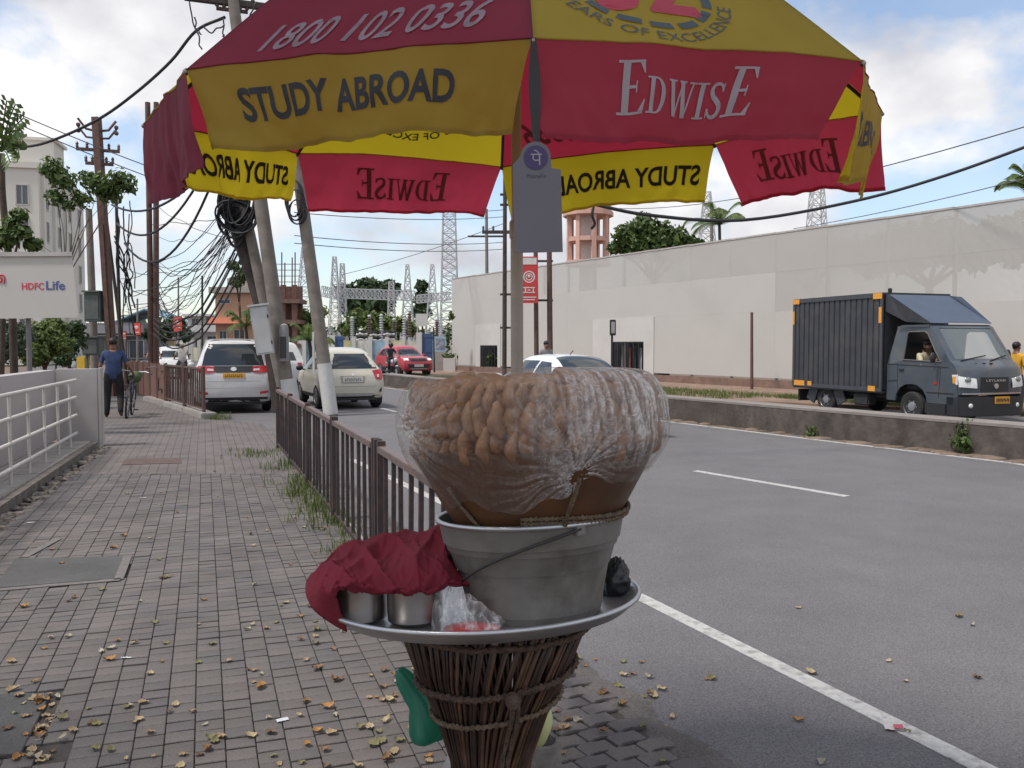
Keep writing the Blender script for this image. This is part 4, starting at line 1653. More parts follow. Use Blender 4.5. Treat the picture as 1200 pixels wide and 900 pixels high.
def put_word(parent, mapf, height, width, mat, n_):
    b = MB()
    for i, poly in enumerate(WORD):
        V, T = rects_tris([poly], 0.14)
        b.add([mapf(v[0] * width / WW, v[1] * height) + n_ * (0.00012 * (i % 7)) for v in V], T)
    return b.build('word_mark', mat, parent, world=True, weld=False)


def put_umb(name, body, mat, f, height, **k):
    V, T, w, h = text_tris(body, k.get('bold', 0), k.get('shear', 0), spacing=k.get('spacing', 1))
    s = height / h
    sx = s if 'width' not in k else k['width'] / w
    b = MB()
    b.add([f(v[0] * sx, v[1] * s) for v in V], T)
    return b.build(name, mat, umb, world=True, weld=False)


# front valances
put_umb('lettering', 'STUDY ABROAD', m_ink, on_valance(7, 0.47, 0.47), 0.066, bold=0.030, width=0.525)
put_word(umb, on_valance(0, 0.475, 0.45), 0.100, 0.345, m_inkw, outn(0))
# the other valances, printed outside and showing through mirrored inside
for k, t0 in ((3, .40), (5, .50)):
    put_umb('lettering', 'STUDY ABROAD', m_ink, on_valance(k, t0, 0.52), 0.066, bold=0.022, width=0.56)
    put_umb('lettering', 'STUDY ABROAD', m_ink, on_valance(k, t0, 0.52, -1), 0.066, bold=0.022, width=0.56)
put_umb('lettering', 'STUDY ABROAD', m_ink, on_valance(1, 0.5, 0.47), 0.066, bold=0.022, width=0.44)
for k, t0 in ((2, .5), (4, .5)):
    put_word(umb, on_valance(k, t0, 0.5), 0.10, 0.36, m_inkw, outn(k))
    put_word(umb, on_valance(k, t0, 0.5, -1), 0.10, 0.36, m_inkm, -outn(k))
# canopy tops
put_umb('lettering', '1800 102 0336', m_inkd, on_panel(7, 0.925, 0.52, rot=0.03), 0.088, bold=0.012, shear=0.35, width=0.50)
put_umb('lettering', '1800 102 0336', m_inkd, on_panel(3, 0.90, 0.5), 0.088, bold=0.012, shear=0.35, width=0.55)
put_umb('lettering', '1800 102 0336', m_inkm, on_panel(3, 0.90, 0.5, -1), 0.088, bold=0.012, shear=0.35, width=0.55)


def badge(k, s0, t0, side, cr, cg):
    f = on_panel(k, s0, t0, side)
    sc = 1.25
    put_umb('emblem_number', '32', cr, lambda x, y: f(x * sc, y * sc), 0.135, bold=0.03, width=0.19)
    b = MB()
    n = 14
    for i in range(n):
        if i in (3, 4): continue
        a0, a1 = 2 * pi * i / n + 0.06, 2 * pi * (i + 1) / n - 0.06
        m_ = 5
        for j in range(m_):
            u0, u1 = a0 + (a1 - a0) * j / m_, a0 + (a1 - a0) * (j + 1) / m_
            b.add([f(sc * r * cos(u), sc * r * sin(u) * 0.78) for r, u in ((.118, u0), (.135, u0), (.135, u1), (.118, u1))], [(0, 1, 2, 3)])
    b.build('emblem_ring', cg, umb, world=True)
    V, T, w, h = text_tris('YEARS OF EXCELLENCE', 0.0)
    hh = 0.024 / h
    span = radians(150)
    b = MB()
    vs = []
    for x, y in V:
        a = -pi / 2 + (x / w) * span
        r = 0.156 - y * hh
        vs.append(f(sc * r * cos(a), sc * r * sin(a) * 0.80))
    b.add(vs, T)
    b.build('emblem_lettering', cg, umb, world=True, weld=False)


badge(0, 0.835, 0.405, 1, m_inkr, m_inkg)
badge(4, 0.78, 0.5, 1, m_inkr, m_inkg)
badge(4, 0.78, 0.5, -1, m_inkr, m_inkg)

# strap and payment card hung from the front corner
c0 = CN[0]
q = MB()
sp = [c0 + Vector((0, -.004, 0)), at(626, 75, 1.585), at(627, 120, 1.585), at(629, 172, 1.585)]
ps = catmull(sp, 6)
for w_, (a, b_) in enumerate(zip(ps, ps[1:])):
    f0 = 0.006 + 0.0065 * sin(pi * w_ / len(ps)) ** 2
    q.bar(a, b_ + (b_ - a) * .06, 2 * f0 * .9, 0.002, up=(0, -1, 0.01))
sO = q.build('strap', m_dark)
tag(sO, 'black fabric strap hanging from the parasol\'s front corner', 'strap')
kc = at(630, 236, 1.582)
card = thing('payment_card', 'grey payment card with a round purple logo hung under the parasol', 'card', kc)
card.rotation_euler = (0, radians(-1.5), radians(4))
m_card = M('card_grey', (0.15, 0.145, 0.17), rough=0.5, var=0.06, scale=10)
px = 1.582 / 1000


def crd(x, y): return (x * px, -y * px)     # pixels from the centre of the card


pl = [crd(-28, -42), crd(-28, 59), crd(28, 59), crd(28, -36), crd(17, -38)]
n = 12
for i in range(n + 1):
    a = radians(10 + 165 * i / n)
    pl.append(crd(17.5 * cos(a) - 1, -51 - 17.5 * sin(a)))
q = MB()
q.extr(pl, -0.0015, 0.0015, lambda u, v, w: Vector((u, w, v)))
q.build('board', m_card, card)
m_pur = M('logo_purple', (0.06, 0.04, 0.13), rough=0.5, var=0.05)
m_cink = M('card_ink', (0.07, 0.065, 0.085), rough=0.5)
q = MB()
cx, cy = crd(-1, -50)
q.extr([(cx + 14 * px * cos(2 * pi * i / 32), cy + 14 * px * sin(2 * pi * i / 32)) for i in range(32)], -0.0026, -0.0014, lambda u, v, w: Vector((u, w, v)))
q.build('logo_disc', m_pur, card)
q = MB()


def stroke(pts, w):
    for a, b_ in zip(pts, pts[1:]):
        A, B = Vector((cx + a[0] * px, -0.0032, cy + a[1] * px)), Vector((cx + b_[0] * px, -0.0032, cy + b_[1] * px))
        q.bar(A, B, w * px, 0.0008, up=(0, -1, 0))


stroke([(-6, 3.5), (7, 3.5)], 1.4)
stroke([(4.2, 3.2), (4.2, -8.5)], 1.7)
stroke([(-3, 3.2), (-3.2, -1.5), (-1, -3.4), (3.6, -3.0)], 1.5)
stroke([(-2, 8.5), (1.5, 7.2), (4, 4)], 1.4)
q.build('logo_glyph', M('logo_white', (0.35, 0.33, 0.38), rough=0.5), card)
cf = lambda cx_, cy_: (lambda x, y: Vector((crd(cx_, cy_)[0] + x, -0.0022, crd(cx_, cy_)[1] + y)))
put_text('lettering', 'PhonePe', m_cink, card, cf(-1, -29), 5 * px, width=22 * px)
# ------------------------------------------------------------ vehicles
m_tyre = M('tyre', (0.022, 0.021, 0.021), rough=0.85, var=0.3, scale=20)
m_rim = M('wheel_rim', (0.38, 0.38, 0.39), rough=0.4, metal=0.7, var=0.1)
m_vglass = Mglass('car_glass', (0.022, 0.028, 0.032), 0.04)
m_vblack = M('black_trim', (0.022, 0.022, 0.024), rough=0.5, var=0.1)
m_tail = M('tail_lamp', (0.42, 0.022, 0.030), rough=0.15, var=0.15, scale=12, coat=0.6)
m_tailw = M('lamp_clear', (0.60, 0.56, 0.55), rough=0.12, var=0.1, coat=0.6)
m_plw = M('plate_white', (0.55, 0.54, 0.50), rough=0.5, var=0.05)
m_ply = M('plate_yellow', (0.62, 0.30, 0.03), rough=0.5, var=0.06)
m_chrome = M('chrome', (0.65, 0.65, 0.66), rough=0.15, metal=0.9, var=0.05)


def paint(name, col, rough=0.32):
    return M(name, col, rough=rough, var=0.04, scale=1.2, coat=0.55, dirt=0.4, dirtcol=tuple(c * 0.6 + 0.03 for c in col), dscale=3.0)


class Car:
    """body lofted from stations, x across, y forward (0 = tail), z up; fittings are laid on it by projection"""

    def __init__(s, name, label, st, pm, loc, heading, scale=1.0, cat='car', group=None, wheels=(0.75, 3.3), wr=0.32, ww=0.21):
        s.t = thing(name, label, cat, loc, heading, group)
        s.t.scale = (scale,) * 3
        s.pm = pm
        s.st = st
        K = 9
        ys = []
        dense = []
        P = [Vector(q[:3]) for q in st], [Vector((q[3], q[4], q[5])) for q in st]
        A, B = catmull(P[0], 5), catmull(P[1], 5)
        mb = MB()
        rings = []
        for a, b in zip(A, B):
            y, zb, zbelt = a
            ztop, wl, wt = b
            ztop = max(ztop, zbelt + 0.02)
            h = zbelt - zb
            hp = [(0, zb), (wl * .55, zb), (wl * .88, zb + .01), (wl * .97, zb + h * .15), (wl * 1.0, zb + h * .45), (wl * .995, zb + h * .75), (wl * .955, zbelt), (wl * .955 * .5 + wt * .5, zbelt * .5 + ztop * .5 - .0), (wt, ztop - (ztop - zbelt) * .16), (wt * .86, ztop - (ztop - zbelt) * .03), (wt * .5, ztop + .015), (0, ztop + .022)]
            ring = catmull([(q[0], q[1], 0) for q in hp], 3)
            full = [Vector((q.x, y, q.y)) for q in ring] + [Vector((-q.x, y, q.y)) for q in ring[-2:0:-1]]
            rings.append(full)
        n = len(rings[0])
        vs = [v for r in rings for v in r]
        fs = []
        for i in range(len(rings) - 1):
            for k in range(n):
                a, b = i * n + k, i * n + (k + 1) % n
                fs.append((a, b, b + n, a + n))
        fs.append(tuple(range(n))[::-1])
        fs.append(tuple((len(rings) - 1) * n + k for k in range(n)))
        mb.add(vs, fs)
        s.body = mb.build('body', pm, s.t, smooth=50)
        me = s.body.data
        s.bvh = BVHTree.FromPolygons([v.co.copy() for v in me.vertices], [tuple(p.vertices) for p in me.polygons])
        s.L = A[-1].x
        for wy in wheels:
            for sx in (-1, 1):
                s.wheel(sx, wy, wr, ww)

    def wheel(s, sx, wy, wr, ww):
        hit = s.bvh.ray_cast(Vector((sx * 3, wy, wr * 1.5)), Vector((-sx, 0, 0)))
        xo = abs(hit[0].x) if hit[0] is not None else 0.8
        q = MB()
        cv = lambda u, v, w: Vector((w, u, v))
        n = 28
        # arch lining
        poly = [(wy + (wr + .05) * cos(2 * pi * k / n), max(0.12, wr + (wr + .05) * sin(2 * pi * k / n))) for k in range(n)]
        q.extr(poly, sx * (xo - .2), sx * (xo + .004), cv)
        q.build('wheel_arch', m_vblack, s.t)
        q = MB()
        xc = sx * (xo - ww * .45)
        pr = [(wr * .62, -ww / 2), (wr * .92, -ww / 2), (wr, -ww * .36), (wr, ww * .36), (wr * .92, ww / 2), (wr * .62, ww / 2), (wr * .60, ww * .3), (.01, ww * .25), (.01, -ww * .3), (wr * .62, -ww * .3)]
        q.lathe(pr, 26, close=False)
        q.v = [Vector((xc + v.z * sx, wy + v.x, wr + v.y)) for v in q.v]
        w = q.build('wheel', m_tyre, s.t, smooth=35)
        q = MB()
        q.lathe([(wr * .64, ww * .50), (wr * .60, ww * .54), (wr * .52, ww * .36), (wr * .2, ww * .40), (wr * .16, ww * .46), (.002, ww * .46)], 24, close=False)
        for k in range(5):
            a = 2 * pi * k / 5
            q.bar((wr * .12 * cos(a), wr * .12 * sin(a), ww * .44), (wr * .58 * cos(a), wr * .58 * sin(a), ww * .46), wr * .16, .02, up=(0, 0, 1))
        q.v = [Vector((xc + v.z * sx, wy + v.x, wr + v.y)) for v in q.v]
        q.build('rim', m_rim, w, smooth=35)

    def lay(s, name, axis, poly, mat, off=0.006, thick=0.012, parent=None, cuts=3, both=False, sub=None):
        """polygon drawn in the view along axis ('rear','front','side','-side','top') laid on the body"""
        for fl in ((1, -1) if both else (1,)):
            bm = bmesh.new()
            if axis in ('side', '-side'):
                poly2 = poly
            else:
                poly2 = [(p[0] * fl, p[1]) for p in poly]
            bm.faces.new([bm.verts.new((p[0], p[1], 0)) for p in poly2])
            bmesh.ops.triangulate(bm, faces=bm.faces)
            for _ in range(cuts):
                es = [e for e in bm.edges if e.calc_length() > 0.10]
                if not es: break
                bmesh.ops.subdivide_edges(bm, edges=es, cuts=1)
                bmesh.ops.triangulate(bm, faces=bm.faces)
            bm.verts.ensure_lookup_table()
            bm.verts.index_update()
            pos = []
            for v in bm.verts:
                a, b = v.co.x, v.co.y
                if axis == 'rear': o_, d_ = Vector((a, -2, b)), Vector((0, 1, 0))
                elif axis == 'front': o_, d_ = Vector((a, s.L + 2, b)), Vector((0, -1, 0))
                elif axis == 'top': o_, d_ = Vector((a, b, 4)), Vector((0, 0, -1))
                else:
                    sg = (1 if axis == 'side' else -1) * fl
                    o_, d_ = Vector((sg * 3, a, b)), Vector((-sg, 0, 0))
                h = s.bvh.ray_cast(o_, d_)
                if h[0] is None:
                    hh = s.bvh.find_nearest(o_ + d_ * 2.2)
                    h = hh
                pos.append((h[0].copy(), -d_))
            q = MB()
            n = len(pos)
            vs = [p + d * off for p, d in pos] + [p - d * thick for p, d in pos]
            tr = [tuple(v.index for v in f.verts) for f in bm.faces]
            fs = tr + [tuple(n + i for i in t[::-1]) for t in tr]
            be = [e for e in bm.edges if len(e.link_faces) == 1]
            for e in be:
                i, j = e.verts[0].index, e.verts[1].index
                fs.append((i, j, n + j, n + i))
            q.add(vs, fs)
            bm.free()
            o = q.build(name, mat, parent or s.t, smooth=40, weld=False)
        return o

    def chars(s, axis, cx, cz, w, h, mat, n=8, parent=None):
        """illegible dark characters of a number plate"""
        q = MB()
        hit = s.bvh.ray_cast(Vector((cx, -2 if axis == 'rear' else s.L + 2, cz)), Vector((0, 1 if axis == 'rear' else -1, 0)))
        y = hit[0].y + (-.022 if axis == 'rear' else .022)
        for k in range(n):
            x = cx - w / 2 + w * (k + .5) / n
            q.box((x - w / n * .22, y, cz), (w / n * .18, .003, h))
            q.box((x + w / n * .18, y, cz + (h * .28 if k % 2 else -h * .2)), (w / n * .2, .003, h * .45))
            q.box((x, y - .0005, cz + h * (.42 if k % 3 else -.42)), (w / n * .5, .003, h * .16))
        q.build('plate_characters', mat, parent or s.t)

    def mirrors(s, y, z, w, mat=None):
        for sx in (-1, 1):
            q = MB()
            q.ball((sx * (w + .10), y, z), (.10, .06, .08), 10, 8)
            q.bar((sx * (w - .04), y, z - .05), (sx * (w + .06), y, z - .03), .05, .04)
            q.build('mirror', mat or s.pm, s.t, smooth='all')


# ---- white people carrier, seen from behind
def hd(ratio): return atan2(-1, 0) + pi / 2 if False else -atan2(ratio, 1.0)


def heading(dx, dy):
    return atan2(dy, dx) - pi / 2


MPV = [(0.0, .42, .72, .74, .80, .72), (0.03, .33, .85, .95, .87, .80), (0.10, .28, .98, 1.10, .905, .80), (.20, .27, 1.06, 1.36, .915, .72), (.34, .27, 1.07, 1.66, .915, .655), (.52, .27, 1.06, 1.76, .915, .64), (1.2, .26, 1.04, 1.80, .915, .66), (2.3, .26, 1.02, 1.80, .915, .66), (2.9, .26, 1.01, 1.70, .915, .64), (3.6, .26, 1.00, 1.12, .91, .70), (4.2, .27, .92, 1.0, .89, .70), (4.6, .30, .75, .82, .80, .62), (4.73, .38, .62, .66, .62, .5)]
mw = gnd(276, 487, ROADZ)
p_mpv = paint('paint_white', (0.62, 0.61, 0.60))
c = Car('people_carrier', 'white people carrier with an orange number plate stopped beside the brown railing', MPV, p_mpv, (-6.72, 20.6, ROADZ), heading(-.36, 1), wheels=(0.98, 3.75), wr=0.335)
c.lay('rear_window', 'rear', [(-.72, 1.17), (.72, 1.17), (.66, 1.45), (.56, 1.69), (-.56, 1.69), (-.66, 1.45)], m_vglass, .006)
c.lay('tailgate_garnish', 'rear', [(-.46, 1.155), (.46, 1.155), (.46, 1.02), (.36, 1.0), (-.36, 1.0), (-.46, 1.02)], m_vblack, .012)
c.lay('tail_light', 'rear', [(.44, 1.145), (.80, 1.17), (.865, 1.10), (.84, 1.02), (.60, .985), (.44, 1.01)], m_tail, .02, both=True)
c.lay('reversing_light', 'rear', [(.46, 1.09), (.60, 1.10), (.60, 1.05), (.46, 1.04)], m_tailw, .03, both=True)
c.lay('badge', 'rear', [(.075 * cos(a), 1.085 + .05 * sin(a)) for a in [2 * pi * k / 14 for k in range(14)]], m_chrome, .022)
pl_ = c.lay('number_plate', 'rear', [(-.25, .985), (.25, .985), (.25, .865), (-.25, .865)], m_ply, .016)
c.chars('rear', 0, .925, .42, .07, m_vblack, 9)
c.lay('reflector', 'rear', [(.60, .53), (.80, .56), (.80, .50), (.60, .47)], m_tail, .012, both=True)
c.lay('bumper_line', 'rear', [(-.8, .635), (.8, .635), (.8, .623), (-.8, .623)], M('white_shade', (.45, .44, .43)), .003)
c.lay('tailgate_crease', 'rear', [(-.62, .80), (.62, .80), (.62, .788), (-.62, .788)], M('white_shade', (.45, .44, .43)), .003)
c.lay('rear_skirt', 'rear', [(-.80, .40), (.80, .40), (.75, .28), (-.75, .28)], m_vblack, .006)
c.lay('side_window', 'side', [(.55, 1.12), (1.45, 1.10), (1.45, 1.62), (.75, 1.60)], m_vglass, .006, both=True)
c.lay('side_window', 'side', [(1.52, 1.10), (2.4, 1.09), (2.4, 1.62), (1.52, 1.62)], m_vglass, .006, both=True)
c.lay('side_window', 'side', [(2.47, 1.09), (3.35, 1.08), (2.95, 1.52), (2.47, 1.62)], m_vglass, .006, both=True)
c.mirrors(3.1, 1.12, .90)
q = MB()
q.box((0, .62, 1.80), (1.1, .16, .025))
q.build('spoiler', p_mpv, c.t, bevel=.008)
q = MB()
q.bar((0.02, .19, 1.19), (-.40, .27, 1.40), .018, .015)
q.build('rear_wiper', m_vblack, c.t)
q = MB()
q.box((0, 1.1, .30), (1.5, 1.9, .14))
q.build('underbody', m_vblack, c.t)

# ---- cream hatchback
HB = [(0.0, .42, .70, .72, .72, .62), (0.03, .32, .80, .86, .81, .70), (.10, .27, .93, .98, .835, .70), (.22, .26, .98, 1.18, .845, .63), (.42, .25, .98, 1.40, .845, .57), (.62, .25, .97, 1.50, .845, .555), (1.2, .25, .96, 1.58, .845, .57), (1.9, .25, .95, 1.57, .845, .57), (2.4, .25, .94, 1.47, .845, .56), (2.95, .25, .95, 1.06, .84, .66), (3.4, .26, .88, .96, .82, .62), (3.62, .3, .70, .76, .72, .5), (3.70, .38, .6, .64, .55, .4)]
p_cream = paint('paint_cream', (0.58, 0.54, 0.44))
c = Car('hatchback', 'cream hatchback driving away just past the leaning pole with the white base', HB, p_cream, (-4.12, 22.1, ROADZ), heading(-.44, 1), wheels=(.62, 3.05), wr=.32, ww=.20)
c.lay('rear_window', 'rear', [(-.66, 1.05), (.66, 1.05), (.61, 1.24), (.49, 1.44), (-.49, 1.44), (-.61, 1.24)], m_vglass, .006)
c.lay('tail_light', 'rear', [(.53, 1.0), (.75, 1.04), (.815, .88), (.75, .75), (.60, .78)], m_tail, .022, both=True)
c.lay('reversing_light', 'rear', [(.64, .90), (.69, .90), (.69, .83), (.64, .83)], m_tailw, .028, both=True)
c.lay('number_plate', 'rear', [(-.26, .84), (.26, .84), (.26, .70), (-.26, .70)], m_plw, .016)
c.chars('rear', 0, .77, .44, .075, m_vblack, 9)
c.lay('plate_recess', 'rear', [(-.33, .865), (.33, .865), (.30, .675), (-.30, .675)], M('cream_shade', (.36, .33, .27)), .006)
c.lay('bumper_guard', 'rear', [(-.56, .42), (.56, .42), (.50, .335), (-.50, .335)], M('silver_trim', (.45, .44, .42), rough=.4, metal=.4), .02)
c.lay('bumper_line', 'rear', [(-.78, .60), (.78, .60), (.78, .585), (-.78, .585)], M('cream_shade', (.36, .33, .27)), .003)
c.lay('rear_skirt', 'rear', [(-.72, .36), (.72, .36), (.68, .28), (-.68, .28)], m_vblack, .008)
c.lay('reflector', 'rear', [(.70, .50), (.76, .56), (.76, .46), (.70, .42)], m_vblack, .012, both=True)
c.lay('badge', 'rear', [(.045, .90), (0, .94), (-.045, .90), (0, .86)], m_chrome, .012)
c.lay('side_window', 'side', [(.60, 1.03), (1.18, 1.02), (1.18, 1.42), (.85, 1.40)], m_vglass, .006, both=True)
c.lay('side_window', 'side', [(1.25, 1.02), (2.0, 1.0), (2.0, 1.43), (1.25, 1.43)], m_vglass, .006, both=True)
c.lay('side_window', 'side', [(2.06, 1.0), (2.85, .99), (2.42, 1.36), (2.06, 1.43)], m_vglass, .006, both=True)
c.lay('side_sill', 'side', [(.3, .38), (3.4, .38), (3.4, .28), (.3, .28)], m_vblack, .008, both=True)
c.mirrors(2.45, 1.03, .84, m_vblack)
q = MB()
q.box((0, .95, .28), (1.4, 1.6, .12))
q.build('underbody', m_vblack, c.t)

# ---- silver white saloon beyond the wrapped basket
SD = [(0.0, .42, .70, .72, .74, .62), (0.04, .32, .84, .94, .84, .72), (.12, .27, .94, 1.03, .865, .74), (.55, .26, .97, 1.08, .875, .70), (.85, .26, .97, 1.16, .875, .62), (1.25, .26, .97, 1.38, .875, .555), (1.6, .26, .96, 1.45, .875, .55), (2.3, .26, .95, 1.46, .875, .56), (2.7, .26, .94, 1.36, .875, .56), (3.25, .26, .95, 1.04, .87, .66), (3.9, .26, .88, .95, .85, .64), (4.25, .32, .70, .76, .74, .5), (4.36, .4, .6, .64, .55, .4)]
p_silver = paint('paint_silver', (0.66, 0.68, 0.70))
c = Car('saloon_car', 'silver white saloon car whose roof and rear window show above the wrapped basket', SD, p_silver, (1.86, 14.75, ROADZ), heading(-.50, 1), wheels=(.85, 3.4), wr=.32)
c.lay('rear_window', 'top', [(-.56, .80), (.56, .80), (.46, 1.42), (-.46, 1.42)], m_vglass, .008)
c.lay('side_window', 'side', [(1.0, 1.04), (1.75, 1.03), (1.75, 1.36), (1.40, 1.34)], m_vglass, .006, both=True)
c.lay('side_window', 'side', [(1.82, 1.03), (2.5, 1.02), (2.5, 1.37), (1.82, 1.37)], m_vglass, .006, both=True)
c.lay('side_window', 'side', [(2.57, 1.02), (3.1, 1.01), (2.7, 1.29), (2.57, 1.34)], m_vglass, .006, both=True)
c.lay('tail_light', 'rear', [(.56, .92), (.78, .92), (.80, .76), (.58, .78)], m_tail, .02, both=True)
c.lay('number_plate', 'rear', [(-.25, .78), (.25, .78), (.25, .66), (-.25, .66)], m_plw, .016)
c.mirrors(2.85, 1.03, .86)
q = MB()
q.bar((0, 1.7, 1.47), (0.03, 1.62, 1.56), .012, .012)
q.build('aerial', m_vblack, c.t)

# ---- red sports utility coming the other way
SUV = [(0.0, .45, .75, .78, .76, .66), (.05, .34, .95, 1.02, .88, .78), (.2, .30, 1.05, 1.30, .905, .68), (.45, .29, 1.06, 1.56, .905, .62), (1.0, .28, 1.05, 1.64, .905, .62), (2.0, .28, 1.03, 1.63, .905, .63), (2.45, .28, 1.02, 1.52, .905, .62), (3.1, .28, 1.03, 1.12, .90, .72), (3.85, .29, .98, 1.04, .89, .72), (4.2, .32, .86, .92, .84, .66), (4.32, .42, .70, .74, .74, .55)]
p_red = paint('paint_red', (0.42, 0.028, 0.045))
rp_ = gnd(489, 439, ROADZ)
c = Car('red_car', 'red sports utility car facing the camera near the substation gate', SUV, p_red, (-7.05, 49.2, ROADZ), heading(2.0, -3.6), wheels=(.85, 3.45), wr=.35)
c.lay('windscreen', 'front', [(-.66, 1.10), (.66, 1.10), (.54, 1.48), (-.54, 1.48)], m_vglass, .006)
c.lay('grille', 'front', [(-.50, .98), (.50, .98), (.46, .82), (-.46, .82)], m_vblack, .012)
c.lay('headlight', 'front', [(.54, .98), (.80, .98), (.78, .88), (.56, .86)], M('lamp_lit', (.85, .83, .78), rough=.1), .02, both=True)
c.lay('lower_grille', 'front', [(-.66, .66), (.66, .66), (.58, .46), (-.58, .46)], m_vblack, .012)
c.lay('number_plate', 'front', [(-.26, .66), (.26, .66), (.26, .52), (-.26, .52)], m_plw, .03)
c.lay('skid_plate', 'front', [(-.5, .45), (.5, .45), (.45, .38), (-.45, .38)], m_rim, .02)
c.lay('side_window', 'side', [(.55, 1.10), (1.3, 1.09), (1.3, 1.48), (.75, 1.46)], m_vglass, .006, both=True)
c.lay('side_window', 'side', [(1.37, 1.09), (2.9, 1.08), (2.4, 1.44), (1.37, 1.48)], m_vglass, .006, both=True)
c.lay('side_cladding', 'side', [(.2, .48), (4.0, .48), (4.0, .32), (.2, .32)], m_vblack, .008, both=True)
c.mirrors(2.6, 1.12, .90)

# ---- far cars, small in the picture
p_far = paint('paint_white_far', (0.60, 0.60, 0.58))
def far_car(name, label, st, pm, loc, hdg, front=False):
    c = Car(name, label, st, pm, loc, hdg, wheels=(.75, 3.0))
    if front:
        c.lay('windscreen', 'front', [(-.60, 1.06), (.60, 1.06), (.48, 1.40), (-.48, 1.40)], m_vglass, .006)
        c.lay('headlight', 'front', [(.48, .90), (.72, .90), (.70, .78), (.52, .76)], m_tailw, .02, both=True)
        c.lay('grille', 'front', [(-.4, .70), (.4, .70), (.36, .52), (-.36, .52)], m_vblack, .012)
    else:
        c.lay('rear_window', 'rear', [(-.56, 1.06), (.56, 1.06), (.45, 1.40), (-.45, 1.40)], m_vglass, .006)
        c.lay('tail_light', 'rear', [(.58, .98), (.74, .98), (.76, .80), (.60, .80)], m_tail, .02, both=True)
        c.lay('number_plate', 'rear', [(-.25, .80), (.25, .80), (.25, .68), (-.25, .68)], m_plw, .016)
    c.lay('side_window', 'side', [(.75, 1.03), (2.75, 1.0), (2.3, 1.38), (.95, 1.42)], m_vglass, .006, both=True)
    return c


far_car('white_car', 'white car partly hidden behind the leaning pole with the electrical box', MPV, p_far, (-9.0, 33.5, ROADZ), heading(-.5, 1))
far_car('white_car', 'white car coming towards the camera beyond the far end of the brown railing', HB, p_far, (-18.2, 45.2, ROADZ), heading(.5, -1), True)
# ------------------------------------------------------------ box truck
def hole_plate(b, outer, holes, conv0, conv1):
    """flat plate with holes: outer/hole loops in (u,v); conv0/conv1 give the two faces"""
    bm = bmesh.new()
    loops = []
    for lp in [outer] + holes:
        vs = [bm.verts.new((p[0], p[1], 0)) for p in lp]
        for i in range(len(vs)):
            bm.edges.new((vs[i], vs[(i + 1) % len(vs)]))
        loops.append(len(lp))
    bmesh.ops.triangle_fill(bm, edges=bm.edges[:], use_beauty=True)
    bm.verts.ensure_lookup_table()
    bm.verts.index_update()
    V = [(v.co.x, v.co.y) for v in bm.verts]
    T = [tuple(v.index for v in f.verts) for f in bm.faces]
    bm.free()
    n = len(V)
    fs = T + [tuple(n + i for i in t[::-1]) for t in T]
    st_ = 0
    for L in loops:
        for i in range(L):
            a, c = st_ + i, st_ + (i + 1) % L
            fs.append((a, c, n + c, n + a))
        st_ += L
    b.add([conv0(*p) for p in V] + [conv1(*p) for p in V], fs)


TD = Vector((.33, -.944, 0)).normalized()
truck = thing('box_truck', 'small dark grey box truck with yellow reflectors facing right beyond the median', 'truck', (7.75, 21.13, ROADZ), atan2(TD.y, TD.x))
p_cab = M('paint_slate', (0.060, 0.074, 0.092), rough=.3, var=.1, scale=2.5, coat=.6, dirt=.55, dirtcol=(.115, .10, .085), dscale=2.4)
m_boxp = M('box_paint', (0.042, 0.045, 0.052), rough=0.45, var=0.15, scale=3, dirt=0.5, dirtcol=(0.10, 0.085, 0.075))
p_defl = M('paint_deflector', (0.072, 0.095, 0.138), rough=.6, var=.08, scale=2, spec=.3)
m_refl = M('reflector_amber', (0.72, 0.31, 0.035), rough=0.35, var=0.15, scale=20)
m_hl = M('headlamp', (0.72, 0.72, 0.70), rough=0.12, var=0.15, scale=30, coat=.6)
m_under = M('chassis', (0.025, 0.024, 0.024), rough=0.8, var=.3)
BY0, BY1, BX0, BX1, BZ0, BZ1 = -0.07, 1.87, -1.15, 2.0, 0.60, 2.84
q = MB()   # corrugated near side
nw = 16
prof = []
for k in range(nw):
    x = BX0 + .09 + (BX1 - BX0 - .18) * k / nw
    w = (BX1 - BX0 - .18) / nw
    prof += [(x, 0), (x + w * .70, 0), (x + w * .76, .026), (x + w * .92, .026)]
prof.append((BX1 - .09, 0))
for (x0, d0), (x1, d1) in zip(prof, prof[1:]):
    q.add([(x0, BY0 + d0, BZ0 + .09), (x1, BY0 + d1, BZ0 + .09), (x1, BY0 + d1, BZ1 - .09), (x0, BY0 + d0, BZ1 - .09)], [(0, 1, 2, 3)])
q.build('side_panel', m_boxp, truck)
q = MB()
q.box(((BX0 + BX1) / 2, BY1 - .02, (BZ0 + BZ1) / 2), (BX1 - BX0 - .1, .04, BZ1 - BZ0 - .1))
q.box((BX1 - .03, (BY0 + BY1) / 2, (BZ0 + BZ1) / 2), (.04, BY1 - BY0 - .1, BZ1 - BZ0 - .1))
q.build('far_panel', m_boxp, truck)
q = MB()
q.box((BX0 + .03, (BY0 + BY1) / 2, (BZ0 + BZ1) / 2), (.04, BY1 - BY0 - .1, BZ1 - BZ0 - .1))
q.build('rear_door', m_boxp, truck)
q = MB()
q.box(((BX0 + BX1) / 2, (BY0 + BY1) / 2, BZ1 - .02), (BX1 - BX0, BY1 - BY0, .05))
q.build('box_roof', m_boxp, truck, bevel=.008)
q = MB()
q.box(((BX0 + BX1) / 2, (BY0 + BY1) / 2, BZ0 + .0), (BX1 - BX0 - .02, BY1 - BY0 - .04, .06))
q.build('box_floor', m_boxp, truck)
q = MB()
for z in (BZ0 + .05, BZ1 - .06):
    q.box(((BX0 + BX1) / 2, BY0 - .004, z), (BX1 - BX0 - .002, .04, .09))
